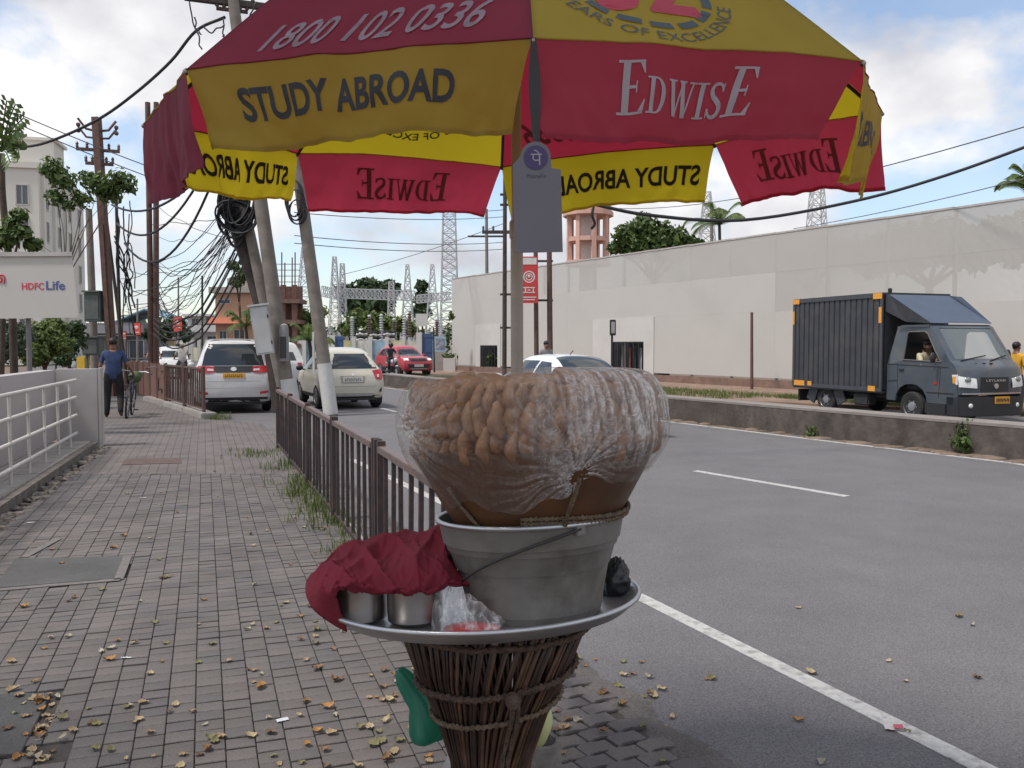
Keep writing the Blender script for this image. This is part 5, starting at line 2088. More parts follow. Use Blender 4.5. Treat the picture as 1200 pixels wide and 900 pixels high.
for x in (BX0 + .045, BX1 - .045):
    q.box((x, BY0 - .002, (BZ0 + BZ1) / 2), (.088, .042, BZ1 - BZ0 - .02))
q.build('box_frame', M('frame_paint', (0.055, 0.058, 0.066), rough=.45, var=.15), truck, bevel=.004)
for x, z, w, h in ((BX0 + .14, BZ1 - .07, .24, .12), (BX0 + .04, BZ1 - .48, .07, .34), (BX1 - .16, BZ1 - .07, .27, .13), (BX1 - .07, BZ1 - .50, .085, .36), (BX0 + .30, BZ0 + .10, .40, .13), (BX0 + .70, BZ0 + .10, .15, .11), (BX1 - .30, BZ0 + .07, .22, .12)):
    q = MB()
    q.box((x, BY0 - .028, z), (w, .008, h))
    q.build('reflector', m_refl, truck)
q = MB()
q.box((BX1 - .02, .12, BZ1 + .05), (.07, .07, .10))
q.build('marker_lamp', m_under, truck, bevel=.01)
# deflector
q = MB()
D0, D1 = (2.02, 2.80), (3.24, 2.13)
q.add([(D0[0], -.03, D0[1]), (D0[0], 1.83, D0[1]), (D0[0] + .32, 1.83, D0[1] - .04), (D1[0], 1.74, D1[1]), (D1[0], .04, D1[1]), (D0[0] + .10, -.03, D0[1] - .01)], [(0, 1, 2, 3, 4, 5)])
q.build('wind_deflector', p_defl, truck)
for y in (-.03, 1.79):
    q = MB()
    y2 = .045 if y < 1 else 1.735
    q.add([(D0[0], y, D0[1] - .005), (D0[0] + .10, y, D0[1] - .015), (D1[0], y2, D1[1] - .008), (2.55, y2, 2.17), (D0[0], y, 2.42)], [(0, 1, 2, 3, 4)])
    q.build('deflector_side', m_boxp, truck)
# cab
CY0, CY1 = 0.02, 1.76
outer = [(2.05, .44), (2.05, 1.22), (2.30, 2.04), (2.42, 2.10), (3.20, 2.10), (3.28, 2.05), (3.77, 1.34), (3.93, 1.18), (3.97, 1.02), (3.98, .44), (3.2, .44), (3.17, .58), (3.07, .72), (2.92, .80), (2.75, .82), (2.58, .80), (2.43, .72), (2.33, .58), (2.30, .44)]
win = [(2.52, 1.34), (3.56, 1.31), (3.40, 1.52), (3.17, 1.90), (3.08, 1.95), (2.66, 1.95), (2.60, 1.90)]
for y, d, nm in ((CY0, .03, 'cab_side'), (CY1, -.03, 'cab_side')):
    q = MB()
    hole_plate(q, outer, [win], lambda u, v: Vector((u, y + .05 * max(0, v - 1.3) * (1 if d > 0 else -1), v)), lambda u, v: Vector((u, y + d + .05 * max(0, v - 1.3) * (1 if d > 0 else -1), v)))
    q.build(nm, p_cab, truck, bevel=.006)
ins = lambda z: .05 * max(0, z - 1.3)
q = MB()   # roof, rear and nose skins
for (x0, z0), (x1, z1) in (((2.30, 2.04), (2.42, 2.10)), ((2.42, 2.10), (3.20, 2.10)), ((3.20, 2.10), (3.28, 2.05)), ((2.05, .44), (2.05, 1.22)), ((2.05, 1.22), (2.30, 2.04))):
    q.add([(x0, CY0 + ins(z0), z0), (x0, CY1 - ins(z0), z0), (x1, CY1 - ins(z1), z1), (x1, CY0 + ins(z1), z1)], [(0, 1, 2, 3)])
q.build('cab_roof', p_cab, truck)


def nose(u, v):
    P = [(3.77, 1.34), (3.86, 1.26), (3.93, 1.18), (3.97, 1.04), (3.985, .9), (3.98, .64)]
    cp_ = catmull([(a, b_, 0) for a, b_ in P], 5)
    p = cp_[min(len(cp_) - 1, int(v * (len(cp_) - 1)))]
    y = CY0 + (CY1 - CY0) * u
    return Vector((p.x + .13 * (1 - (2 * u - 1) ** 2) ** .8, y, p.y))


q = MB()
q.grid(nose, 30, 25)
q.build('bonnet', p_cab, truck, smooth=60)


def ws(u, v):
    x, z = 3.77 + (3.27 - 3.77) * v, 1.34 + (2.06 - 1.34) * v
    y = CY0 + ins(z) + (CY1 - CY0 - 2 * ins(z)) * u
    return Vector((x + (.13 - .05 * v) * (1 - (2 * u - 1) ** 2) ** .8, y, z))


q = MB()   # windscreen surround
N_u, N_v = 28, 18
for j in range(N_v):
    for i in range(N_u):
        u, v = (i + .5) / N_u, (j + .5) / N_v
        if .06 < u < .94 and .06 < v < .92: continue
        q.add([ws(i / N_u, j / N_v), ws((i + 1) / N_u, j / N_v), ws((i + 1) / N_u, (j + 1) / N_v), ws(i / N_u, (j + 1) / N_v)], [(0, 1, 2, 3)])
q.build('windscreen_frame', p_cab, truck, smooth=60)
q = MB()
q.grid(lambda u, v: ws(.05 + .90 * u, .05 + .88 * v) - Vector((.004, 0, .002)), 20, 12)
q.build('windscreen', Mglass('windscreen_glass', (0.25, 0.29, 0.30), .05, .5), truck, smooth='all')
for k in (0, 1):
    q = MB()
    a_, b__ = ws(.12 + .42 * k, .0), ws(.50 + .36 * k, .13)
    q.bar(a_ + Vector((.02, 0, .0)), b__ + Vector((.025, 0, .01)), .022, .02)
    q.build('wiper', m_vblack, truck)
for k in range(3):
    q = MB()
    q.box((3.90 + .03 * k, .55 + .18 * k, 1.285), (.10, .06, .02))
    q.build('bonnet_vent', m_vblack, truck)
q = MB()
q.grid(lambda u, v: Vector((3.982 + .135 * (1 - (2 * (.28 + .44 * u) - 1) ** 2) ** .8, CY0 + 1.74 * (.28 + .44 * u), .70 + .30 * v)), 14, 4)
q.build('grille', M('grille_dark', (0.018, 0.02, 0.025), rough=.4), truck)
nf = lambda u, z: Vector((4.0 + .13 * (1 - (2 * u - 1) ** 2) ** .8, CY0 + 1.74 * u, z))
q = MB()
for k in range(16):
    q.bar(nf(.04 + .92 * k / 16, .665), nf(.04 + .92 * (k + 1) / 16, .665), .015, .028)
q.build('chrome_strip', m_chrome, truck)
V, T, w_, h_ = text_tris('LEYLAND', 0.02, spacing=1.25)
q = MB()
q.add([nf(.5 + v[0] / w_ * .30, .935 + v[1] / h_ * .045) + Vector((.004, 0, 0)) for v in V], T)
q.build('lettering', m_chrome, truck, weld=False)
q = MB()
cc = nf(.5, .82)
q.extr([(cc.y + .055 * cos(a), .82 + .055 * sin(a)) for a in [2 * pi * k / 20 for k in range(20)]], cc.x - .01, cc.x + .012, lambda u, v, w: Vector((w, u, v)))
q.build('emblem', m_chrome, truck)
for u0, u1 in ((.0, .225), (.775, 1.0)):
    q = MB()
    q.grid(lambda u, v: nf(u0 + (u1 - u0) * u, .805 + .275 * v - .03 * (u if u0 < .5 else 1 - u)) + Vector((.012 - .06 * v * v, 0, 0)), 10, 6)
    if u0 < .5:
        q.add([(3.99, CY0 - .004, .85), (3.99, CY0 - .004, 1.06), (3.84, CY0 - .004, 1.05), (3.88, CY0 - .004, .87)], [(0, 1, 2, 3)])
    hl = q.build('headlight', m_hl, truck, smooth='all')
    q = MB()
    c_ = nf((u0 + u1) / 2, .95)
    q.ball((c_.x - .005, c_.y, .95), (.03, .085, .06), 12, 8)
    q.build('lamp_bowl', M('lamp_bowl', (.35, .36, .33), rough=.15, metal=.7), hl, smooth='all')
q = MB()
q.box((3.90, CY0 - .006, .95), (.07, .012, .14))
q.build('indicator', m_refl, truck)
q = MB()
q.box((3.42, CY0 - .004, .86), (.09, .014, .05))
q.build('side_marker', m_tail, truck)
q = MB()
pb_ = [nf(k / 14, 0) for k in range(15)]
poly = [(p.x + .03, p.y) for p in pb_] + [(3.7, CY1), (3.7, CY0)]
q.prism(poly, .20, .60)
q.build('bumper', m_vblack, truck, bevel=.015)
q = MB()
q.box((3.44, CY0 + .0, .32), (.55, .06, .22))
q.build('cab_step', m_vblack, truck, bevel=.01)
q = MB()
q.box((4.175, 1.02, .53), (.015, .40, .15))
npl = q.build('number_plate', m_ply, truck, bevel=.003)
q = MB()
for k in range(9):
    q.box((4.185, .86 + .04 * k, .53 + (.01 if k % 2 else -.008)), (.006, .018, .07))
    q.box((4.185, .872 + .04 * k, .55 if k % 3 else .51), (.006, .016, .014))
q.build('plate_characters', m_vblack, npl)
# door details
q = MB()
for a_, b__ in (((2.36, 1.24), (2.36, .50)), ((2.36, .50), (2.36, .46)), ((3.55, 1.20), (3.50, .55))):
    q.bar((a_[0], CY0 - .002, a_[1]), (b__[0], CY0 - .002, b__[1]), .006, .008)
q.bar((2.08, CY0 - .004, 1.24), (3.75, CY0 - .004, 1.20), .008, .012)
q.bar((2.08, CY0 - .004, .86), (2.34, CY0 - .004, .88), .008, .02)
q.bar((3.18, CY0 - .004, .66), (3.9, CY0 - .004, .66), .008, .02)
q.build('door_seam', m_vblack, truck)
q = MB()
q.box((2.48, CY0 - .015, 1.12), (.14, .02, .04))
q.build('door_handle', m_vblack, truck, bevel=.008)
q = MB()
q.ball((3.50, -.15, 1.40), (.04, .075, .11), 12, 9)
q.bar((3.42, CY0, 1.40), (3.40, -.12, 1.40), .03, .03)
q.build('mirror', m_vblack, truck, smooth='all')
q = MB()
q.ball((3.50, 1.93, 1.45), (.04, .075, .12), 12, 9)
q.bar((3.50, CY1, 1.40), (3.50, 1.90, 1.40), .03, .03)
q.build('mirror', m_vblack, truck, smooth='all')
for u in (.14, .86):
    q = MB()
    c_ = nf(u, .42)
    q.ball((c_.x + .025, c_.y, .42), (.02, .06, .05), 12, 8)
    q.build('fog_lamp', m_hl, truck, smooth='all')
q = MB()
q.bar((2.36, CY0 - .01, 2.06), (3.2, CY0 + .03, 2.07), .03, .03)
q.build('roof_gutter', p_cab, truck)
q = MB()
wb = [(2.52, 1.34), (3.56, 1.31), (3.40, 1.52), (3.17, 1.90), (3.08, 1.95), (2.66, 1.95), (2.60, 1.90), (2.52, 1.34)]
q.tube([(a_, CY0 - .004 + ins(b__), b__) for a_, b__ in wb], .016, 6)
q.build('window_rubber', M('rubber_grey', (.12, .11, .105), rough=.6), truck)
q = MB()
q.box((2.35, .85, 1.15), (.22, 1.4, .95), rot=Matrix.Rotation(-.15, 3, 'Y'))
q.box((2.65, .85, .80), (.65, 1.4, .22))
q.build('bench_seat', M('seat_dark', (.03, .028, .026), rough=.8), truck, bevel=.03)
q = MB()
q.box((3.62, .88, 1.18), (.30, 1.6, .22))
q.build('dashboard', m_vblack, truck, bevel=.03)
q = MB()
q.tube([(3.36 + .1 * sin(a), .48 + .19 * cos(a), 1.30 + .19 * sin(a) * .8) for a in [2 * pi * k / 20 for k in range(21)]], .014, 8)
q.build('steering_wheel', m_vblack, truck, smooth='all')
q = MB()
q.box((.9, .9, .42), (3.9, .75, .16))
q.box((.9, .25, .50), (3.0, .06, .10))
q.build('chassis', m_under, truck)
q = MB()
q.box((1.25, .12, .40), (.5, .25, .28))
q.build('fuel_tank', m_under, truck, bevel=.03)
for sg in (-1, 1):
    q = MB()
    q.bar((sg * .42, .05, .60), (sg * .58, .05, .26), .04, .3)
    q.build('mudguard', m_boxp, truck)
q = MB()
q.box((-1.05, .9, .38), (.05, 1.7, .3))
q.build('underrun_bar', m_under, truck)
for wx in (0.0, 2.75):
    for y, sg in ((.12, -1), (1.62, 1)):
        q = MB()
        wr, ww = .325, .19
        q.lathe([(wr * .58, -ww / 2), (wr * .9, -ww / 2), (wr, -ww * .34), (wr, ww * .34), (wr * .9, ww / 2), (wr * .58, ww / 2), (.01, 0), (wr * .58, -ww / 2)], 28, close=False)
        q.v = [Vector((wx + v.x, y + v.z, wr + v.y)) for v in q.v]
        w = q.build('wheel', m_tyre, truck, smooth=35)
        q = MB()
        q.lathe([(wr * .6, ww * .52), (wr * .5, ww * .30), (wr * .34, ww * .26), (wr * .30, ww * .42), (wr * .16, ww * .46), (.003, ww * .46)], 24, close=False)
        for k in range(6):
            a = 2 * pi * k / 6
            q.box((wr * .42 * cos(a), wr * .42 * sin(a), ww * .30), (.03, .03, .03))
        q.v = [Vector((wx + v.x, y + sg * v.z, wr + v.y)) for v in q.v]
        q.build('rim', m_rim, w, smooth=35)

# ------------------------------------------------------------ people
SKIN = (0.22, 0.115, 0.075)
m_hair = M('hair', (0.012, 0.010, 0.010), rough=.6, var=.3, scale=30)
BASE = dict(pelvis=(0, 0, .93), spine=(0, -.005, 1.12), chest=(0, 0, 1.33), neck=(0, -.005, 1.475), jaw=(0, .025, 1.555), skull=(0, .015, 1.64),
            shL=(-.175, 0, 1.40), elL=(-.235, -.03, 1.13), wrL=(-.235, .05, .88), shR=(.175, 0, 1.40), elR=(.235, -.03, 1.13), wrR=(.235, .05, .88),
            hiL=(-.10, 0, .88), knL=(-.115, .02, .50), anL=(-.12, -.02, .09), toL=(-.14, .13, .035), hiR=(.10, 0, .88), knR=(.115, .02, .50), anR=(.12, -.02, .09), toR=(.14, .13, .035))
RAD = dict(pelvis=(.15, .115), spine=(.135, .105), chest=(.155, .11), neck=(.058, .058), jaw=(.068, .080), skull=(.078, .092), shL=(.068, .068), shR=(.068, .068), elL=(.044, .044), elR=(.044, .044), wrL=(.030, .026), wrR=(.030, .026),
           hiL=(.105, .105), hiR=(.105, .105), knL=(.078, .08), knR=(.078, .08), anL=(.060, .062), anR=(.060, .062), toL=(.040, .026), toR=(.040, .026))
BONES = [('pelvis', 'spine'), ('spine', 'chest'), ('chest', 'neck'), ('neck', 'jaw'), ('jaw', 'skull'), ('chest', 'shL'), ('shL', 'elL'), ('elL', 'wrL'), ('chest', 'shR'), ('shR', 'elR'), ('elR', 'wrR'),
         ('pelvis', 'hiL'), ('hiL', 'knL'), ('knL', 'anL'), ('anL', 'toL'), ('pelvis', 'hiR'), ('hiR', 'knR'), ('knR', 'anR'), ('anR', 'toR')]


def person(label, loc, rz, shirt, trousers, shoes=(.03, .025, .022), pose=None, sleeve=.5, hair=True, cap=None, scale=1.0, bulk=1.0, fingers=True, helmet=None, group=None):
    J = {k: Vector(v) for k, v in BASE.items()}
    for k, v in (pose or {}).items(): J[k] = Vector(v)
    names = list(J)
    V = [J[n] for n in names]
    rad = [RAD[n] for n in names]
    E = [(names.index(a), names.index(b)) for a, b in BONES]
    kinds = []
    for a, b in BONES:
        if a in ('neck', 'jaw') : kinds.append(2)
        elif b in ('wrL', 'wrR'): kinds.append(2 if sleeve < .9 else 0)
        elif b in ('anL', 'anR', 'knL', 'knR', 'hiL', 'hiR'): kinds.append(1)
        elif b in ('toL', 'toR'): kinds.append(3)
        else: kinds.append(0)
    for s in 'LR':
        w, e = J['wr' + s], J['el' + s]
        d = (w - e).normalized()
        side = Vector((1 if s == 'L' else -1, 0, 0))
        side = (side - d * side.dot(d)).normalized()
        fw = d.cross(side)
        ip = len(V)
        V.append(w + d * .055); rad.append((.040, .020)); E.append((names.index('wr' + s), ip)); kinds.append(2)
        if fingers:
            curl = fw * (.018 if s == 'L' else -.018)
            for q_, (o_, L_) in enumerate(((-.030, .062), (-.010, .075), (.010, .070), (.028, .055))):
                k0 = len(V)
                V.append(w + d * .085 + fw * o_); rad.append((.010, .010)); E.append((ip, k0)); kinds.append(2)
                V.append(w + d * (.085 + L_ * .8) + fw * o_ * 1.1 + side * .022); rad.append((.008, .008)); E.append((k0, k0 + 1)); kinds.append(2)
            k0 = len(V)
            V.append(w + d * .05 - fw * .045 + side * .015); rad.append((.011, .011)); E.append((ip, k0)); kinds.append(2)
            V.append(w + d * .085 - fw * .055 + side * .03); rad.append((.008, .008)); E.append((k0, k0 + 1)); kinds.append(2)
    me = bpy.data.meshes.new('person')
    me.from_pydata([tuple(v) for v in V], E, [])
    o = bpy.data.objects.new('person', me)
    COL.objects.link(o)
    sk = o.modifiers.new('skin', 'SKIN')
    for i, r in enumerate(rad):
        k = bulk if i < len(names) and names[i] in ('pelvis', 'spine', 'chest') else 1
        me.skin_vertices[0].data[i].radius = (r[0] * k, r[1] * k)
        me.skin_vertices[0].data[i].use_root = (i == names.index('pelvis'))
    ss = o.modifiers.new('sub', 'SUBSURF')
    ss.levels = ss.render_levels = 2
    dg = bpy.context.evaluated_depsgraph_get()
    m2 = bpy.data.meshes.new_from_object(o.evaluated_get(dg))
    o.modifiers.clear()
    o.data = m2
    bpy.data.meshes.remove(me)
    cm = lambda c, n: M('%s_%02d%02d%02d' % (n, int(c[0] * 99), int(c[1] * 99), int(c[2] * 99)), c, rough=.85, var=.2, scale=14, bump=.2, bscale=20)
    for m_ in (cm(shirt, 'shirt'), cm(trousers, 'trousers'), M('skin', SKIN, rough=.55, var=.1), cm(shoes, 'shoe')):
        m2.materials.append(m_)
    for p in m2.polygons:
        c = p.center
        best, bi = 1e9, 0
        for bi_, (a, b) in enumerate(E):
            A, B = V[a], V[b]
            d = B - A
            t = max(0, min(1, (c - A).dot(d) / max(1e-9, d.length_squared)))
            dist = (c - (A + d * t)).length - (rad[a][0] * (1 - t) + rad[b][0] * t) * .8
            if dist < best: best, bi, bt = dist, bi_, t
        k = kinds[bi]
        if bi < len(BONES) and BONES[bi][1] in ('elL', 'elR') and bt > sleeve * 1.6 and sleeve < .9: k = 2
        if bi < len(BONES) and BONES[bi] == ('chest', 'neck') and bt > .75: k = 2
        if bi < len(BONES) and BONES[bi] == ('pelvis', 'spine') and bt < .05: k = 0
        p.material_index = k
        p.use_smooth = True
    o.location = loc
    o.rotation_euler = (0, 0, rz)
    o.scale = (scale,) * 3
    sc_ = J['skull']
    jw = J['jaw']
    if hair and helmet is None:
        q = MB()
        q.ball(sc_ + Vector((0, -.012, .018)), (.088, .103, .088), 18, 12, f=lambda v: v * (1 + .06 * mnoise.noise(v * 40)) if v.z > -.03 or v.y < -.02 else v * .6)
        q.build('hair', cap or m_hair, o, smooth='all')
    if helmet is not None:
        q = MB()
        q.ball(sc_ + Vector((0, 0, .0)), (.125, .145, .135), 18, 12)
        q.build('helmet', helmet, o, smooth='all')
        q = MB()
        q.grid(lambda u, v: sc_ + Vector((.128 * sin((u - .5) * 2), .148 * cos((u - .5) * 2), -.05 + .09 * v)), 10, 3)
        q.build('visor', m_vblack, o, smooth='all')
    else:
        q = MB()
        fwd = Vector((0, 1, 0))
        q.ball(jw + Vector((0, .088, .035)), (.012, .018, .022), 8, 6)
        for s in (-1, 1):
            q.ball(sc_ + Vector((s * .082, -.005, -.04)), (.012, .022, .032), 8, 6)
        q.build('nose_and_ears', M('skin', SKIN), o, smooth='all')
        q = MB()
        for s in (-1, 1):
            q.ball(jw + Vector((s * .030, .078, .068)), (.013, .008, .008), 8, 6)
        q.box(jw + Vector((0, .080, -.004)), (.045, .01, .010))
        q.build('eyes_and_mouth', m_hair, o, smooth='all')
    return tag(o, label, 'person', group)


DH = heading(-.36, 1)
man_p = gnd(134, 490)
person('man in a dark blue shirt and black trousers wheeling a bicycle along the pavement', (man_p.x, man_p.y, 0), DH, (.030, .050, .125), (.012, .012, .014), (.12, .07, .05), scale=1.02, bulk=1.12,
       pose=dict(hiL=(-.115, 0, .88), hiR=(.115, 0, .88), knL=(-.13, .06, .50), anL=(-.15, .04, .10), toL=(-.17, .19, .035), knR=(.13, .05, .51), anR=(.14, -.16, .16), toR=(.15, -.04, .05), elR=(.29, -.02, 1.16), wrR=(.38, .14, .97), elL=(-.25, -.03, 1.14), wrL=(-.26, .05, .90), shR=(.185, .01, 1.40)))


# ---- bicycle
def bicycle(label, loc, rz, frame_m, lean_=0.0, tyre=None, basket=False):
    b = thing('bicycle', label, 'bicycle', loc, rz)
    b.rotation_euler = (0, lean_, rz)
    wr = .33
    for y in (-.52, .53):
        q = MB()
        q.tube([(0, y + wr * cos(a), wr + wr * sin(a)) for a in [2 * pi * k / 32 for k in range(33)]], .022, 8, caps=False)
        w = q.build('wheel', tyre or m_tyre, b, smooth='all')
        q = MB()
        q.tube([(0, y + (wr - .03) * cos(a), wr + (wr - .03) * sin(a)) for a in [2 * pi * k / 32 for k in range(33)]], .010, 6, caps=False)
        q.build('rim', m_rim, w, smooth='all')
        q = MB()
        for k in range(18):
            a = 2 * pi * k / 18
            q.tube([(.03 * (-1) ** k, y, wr), (0, y + (wr - .03) * cos(a), wr + (wr - .03) * sin(a))], .0025, 4)
        q.tube([(-.05, y, wr), (.05, y, wr)], .025, 8)
        q.build('spokes', m_rim, w)
        q = MB()
        q.grid(lambda u, v: Vector((-.03 + .06 * v, y + (wr + .035) * cos(.3 + 2.4 * u), wr + (wr + .035) * sin(.3 + 2.4 * u))), 14, 2)
        q.build('mudguard', m_vblack, b, smooth='all')
    q = MB()
    bb_, st_, hd_, ra, fa = Vector((0, -.05, .29)), Vector((0, -.20, .82)), Vector((0, .36, .86)), Vector((0, -.52, .33)), Vector((0, .53, .33))
    for a_, b__, r in ((bb_, st_, .017), (bb_, hd_ - Vector((0, -.02, .1)), .02), (st_ - Vector((0, 0, .06)), hd_, .017)):
        q.tube([a_, b__], r, 8)
    for s in (-.05, .05):
        q.tube([ra + Vector((s, 0, 0)), bb_ + Vector((s * .5, 0, 0))], .011, 6)
        q.tube([ra + Vector((s, 0, 0)), st_ + Vector((s * .4, 0, -.05))], .010, 6)
        q.tube([fa + Vector((s, 0, 0)), hd_ + Vector((s, 0, -.14))], .013, 6)
    q.tube([hd_ + Vector((0, .02, -.16)), hd_ + Vector((0, -.02, .13))], .018, 8)
    q.build('frame', frame_m, b, smooth='all')
    q = MB()
    q.tube(catmull([(-.32, .26, 1.0), (-.22, .32, 1.02), (0, .36, 1.0), (.22, .32, 1.02), (.32, .26, 1.0)], 5), .012, 8)
    q.build('handlebar', m_rim, b, smooth='all')
    q = MB()
    for s in (-1, 1):
        q.tube([(s * .32, .26, 1.0), (s * .38, .20, .985)], .018, 8)
    q.build('grips', m_vblack, b)
    q = MB()
    q.ball((0, -.24, .92), (.08, .13, .035), 12, 8, f=lambda v: Vector((v.x * (1 - max(0, v.y) * 4), v.y, v.z)))
    q.build('saddle', m_vblack, b, smooth='all')
    q = MB()
    for s in (-1, 1):
        q.bar(bb_ + Vector((s * .07, 0, 0)), bb_ + Vector((s * .08, .10 * s, -.13 * s)), .02, .02)
        q.box(bb_ + Vector((s * .13, .10 * s, -.13 * s)), (.09, .07, .025))
    q.build('pedals', m_vblack, b)
    q = MB()
    for x in (-.06, .06):
        q.tube([(x, -.28, .74), (x, -.72, .74), (x * .8, -.52, .34)], .007, 6)
    for y in (-.3, -.45, -.6, -.72):
        q.tube([(-.06, y, .74), (.06, y, .74)], .006, 6)
    q.build('carrier', m_vblack, b)
    return b


bk = gnd(156, 489)
bb1 = bicycle('dark bicycle with a green bundle, wheeled by the man in blue', (bk.x - .20, bk.y + .25, 0), heading(-.33, 1), M('bike_blue', (.02, .03, .05), rough=.35), .10)
q = MB()
q.ball((.02, .30, .86), (.15, .16, .13), 16, 10, f=lambda v: v * (1 + .3 * mnoise.noise(v * 12)))
o = q.build('green_bundle', M('leafy_cloth', (.07, .11, .05), rough=.8, var=.4, scale=12), smooth='all')
o.location = bb1.matrix_basis @ Vector((0, .1, .02))
tag(o, 'green bundle hung on the bicycle that the man in blue wheels', 'bundle')
ob = gnd(188, 474)
bicycle('rusty old bicycle parked against the brown railing', (ob.x, ob.y + .3, 0), heading(-.48, 1) + .12, M('bike_rust', (.10, .055, .045), rough=.7, var=.3), -.06)


# ---- motorbikes with riders
def motorbike(label, loc, rz, body_m, group=None):
    b = thing('motorbike', label, 'motorbike', loc, rz, group)
    for y in (-.62, .66):
        q = MB()
        q.tube([(0, y + .26 * cos(a), .30 + .26 * sin(a)) for a in [2 * pi * k / 20 for k in range(21)]], .055, 8, caps=False)
        w = q.build('wheel', m_tyre, b, smooth='all')
        q = MB()
        q.lathe([(.20, -.02), (.22, 0), (.20, .02), (.06, .05), (.001, .05), (.001, -.05), (.06, -.05), (.2, -.02)], 16, close=False)
        q.v = [Vector((v.z, y + v.x, .30 + v.y)) for v in q.v]
        q.build('rim', m_rim, w)
    q = MB()
    q.ball((0, .18, .82), (.14, .26, .14), 14, 9)
    q.ball((0, -.52, .78), (.10, .30, .08), 12, 8)
    q.ball((0, .74, .62), (.07, .18, .05), 10, 7)
    q.build('tank_and_fairing', body_m, b, smooth='all')
    q = MB()
    q.ball((0, -.28, .84), (.13, .42, .07), 14, 8)
    q.build('seat', m_vblack, b, smooth='all')
    q = MB()
    q.box((0, .05, .45), (.26, .40, .34))
    q.tube([(.14, .0, .36), (.16, -.4, .32), (.16, -.85, .40)], .045, 8)
    q.build('engine', m_under, b, bevel=.02)
    q = MB()
    for s in (-.09, .09):
        q.tube([(s, .66, .30), (s, .46, 1.0)], .022, 8)
    q.tube([(-.34, .32, 1.06), (-.1, .46, 1.04), (.1, .46, 1.04), (.34, .32, 1.06)], .016, 8)
    for s in (-1, 1):
        q.tube([(s * .28, .36, 1.05), (s * .32, .38, 1.22)], .008, 6)
        q.ball((s * .33, .38, 1.26), (.06, .015, .04), 8, 6)
    q.build('fork_and_handlebar', m_vblack, b, smooth='all')
    q = MB()
    q.ball((0, .58, .95), (.10, .06, .10), 12, 8)
    q.build('headlight', m_hl, b, smooth='all')
    q = MB()
    q.box((0, -.80, .80), (.14, .04, .06))
    q.build('tail_light', m_tail, b)
    return b


RIDE = dict(pelvis=(0, -.25, .98), spine=(0, -.22, 1.16), chest=(0, -.16, 1.37), neck=(0, -.12, 1.51), jaw=(0, -.08, 1.59), skull=(0, -.09, 1.68), shL=(-.175, -.15, 1.44), shR=(.175, -.15, 1.44), elL=(-.27, .06, 1.22), elR=(.27, .06, 1.22), wrL=(-.30, .28, 1.09), wrR=(.30, .28, 1.09),
            hiL=(-.10, -.22, .95), hiR=(.10, -.22, .95), knL=(-.19, .18, .80), knR=(.19, .18, .80), anL=(-.17, .0, .40), anR=(.17, .0, .40), toL=(-.18, .14, .34), toR=(.18, .14, .34))


def rider(mlabel, plabel, p, hdg, shirt, trousers, bm_, helmet, cap=None):
    motorbike(mlabel, p, hdg, bm_, None)
    person(plabel, p, hdg, shirt, trousers, pose=RIDE, helmet=helmet, cap=cap, fingers=False)


sp_ = Vector((-6.15, 43.6, ROADZ))
rider('black and white scooter ridden past the red car', 'dark clad rider with a helmet on the scooter before the red car', sp_, heading(.55, -1), (.03, .028, .05), (.02, .02, .025), M('scooter_white', (.45, .45, .46), rough=.4), M('helmet_dark', (.03, .03, .035), rough=.3))
r1 = gnd(216, 437, ROADZ)
rider('motorbike ahead of the white people carrier', 'rider in a pale shirt beside the white people carrier, back turned', Vector((-14.3, 37.0, ROADZ)), heading(-.45, 1), (.40, .37, .33), (.06, .06, .07), M('bike_dark', (.03, .03, .035), rough=.4), None, cap=M('cap_pale', (.42, .36, .25), rough=.8))
rider('motorbike seen over the far railing near the oncoming white car', 'rider in a purple shirt seen over the far railing', Vector((-16.2, 38.6, ROADZ)), heading(.4, -1), (.12, .05, .10), (.05, .05, .06), M('bike_dark', (.03, .03, .035), rough=.4), M('helmet_dark', (.03, .03, .035), rough=.3))
rider('far motorbike with its headlight facing the camera', 'far rider in dark clothes on a motorbike facing the camera', Vector((-18.6, 47.5, ROADZ)), heading(.35, -1), (.05, .05, .07), (.05, .05, .06), M('bike_dark', (.03, .03, .035), rough=.4), M('helmet_dark', (.03, .03, .035), rough=.3))

# driver, seated behind the wheel
dp = Matrix.Translation(truck.location) @ Matrix.Rotation(truck.rotation_euler.z, 4, 'Z') @ Vector((2.82, .31, .07))
SIT = dict(pelvis=(0, .0, .95), spine=(0, .0, 1.10), chest=(0, .03, 1.30), neck=(0, .05, 1.445), jaw=(.0, .085, 1.53), skull=(0, .075, 1.615), shL=(-.18, .04, 1.37), shR=(.18, .04, 1.37), elL=(-.26, .22, 1.12), elR=(.26, .20, 1.14), wrL=(-.16, .46, 1.28), wrR=(.16, .46, 1.26),
           hiL=(-.10, .05, .95), hiR=(.10, .05, .95), knL=(-.14, .46, 1.0), knR=(.14, .46, 1.0), anL=(-.14, .62, .66), anR=(.14, .62, .66), toL=(-.14, .74, .60), toR=(.14, .74, .60))
person('driver in a pale yellow shirt at the box truck\'s open window', dp, truck.rotation_euler.z - pi / 2, (.45, .40, .26), (.05, .05, .06), pose=SIT, sleeve=.5)

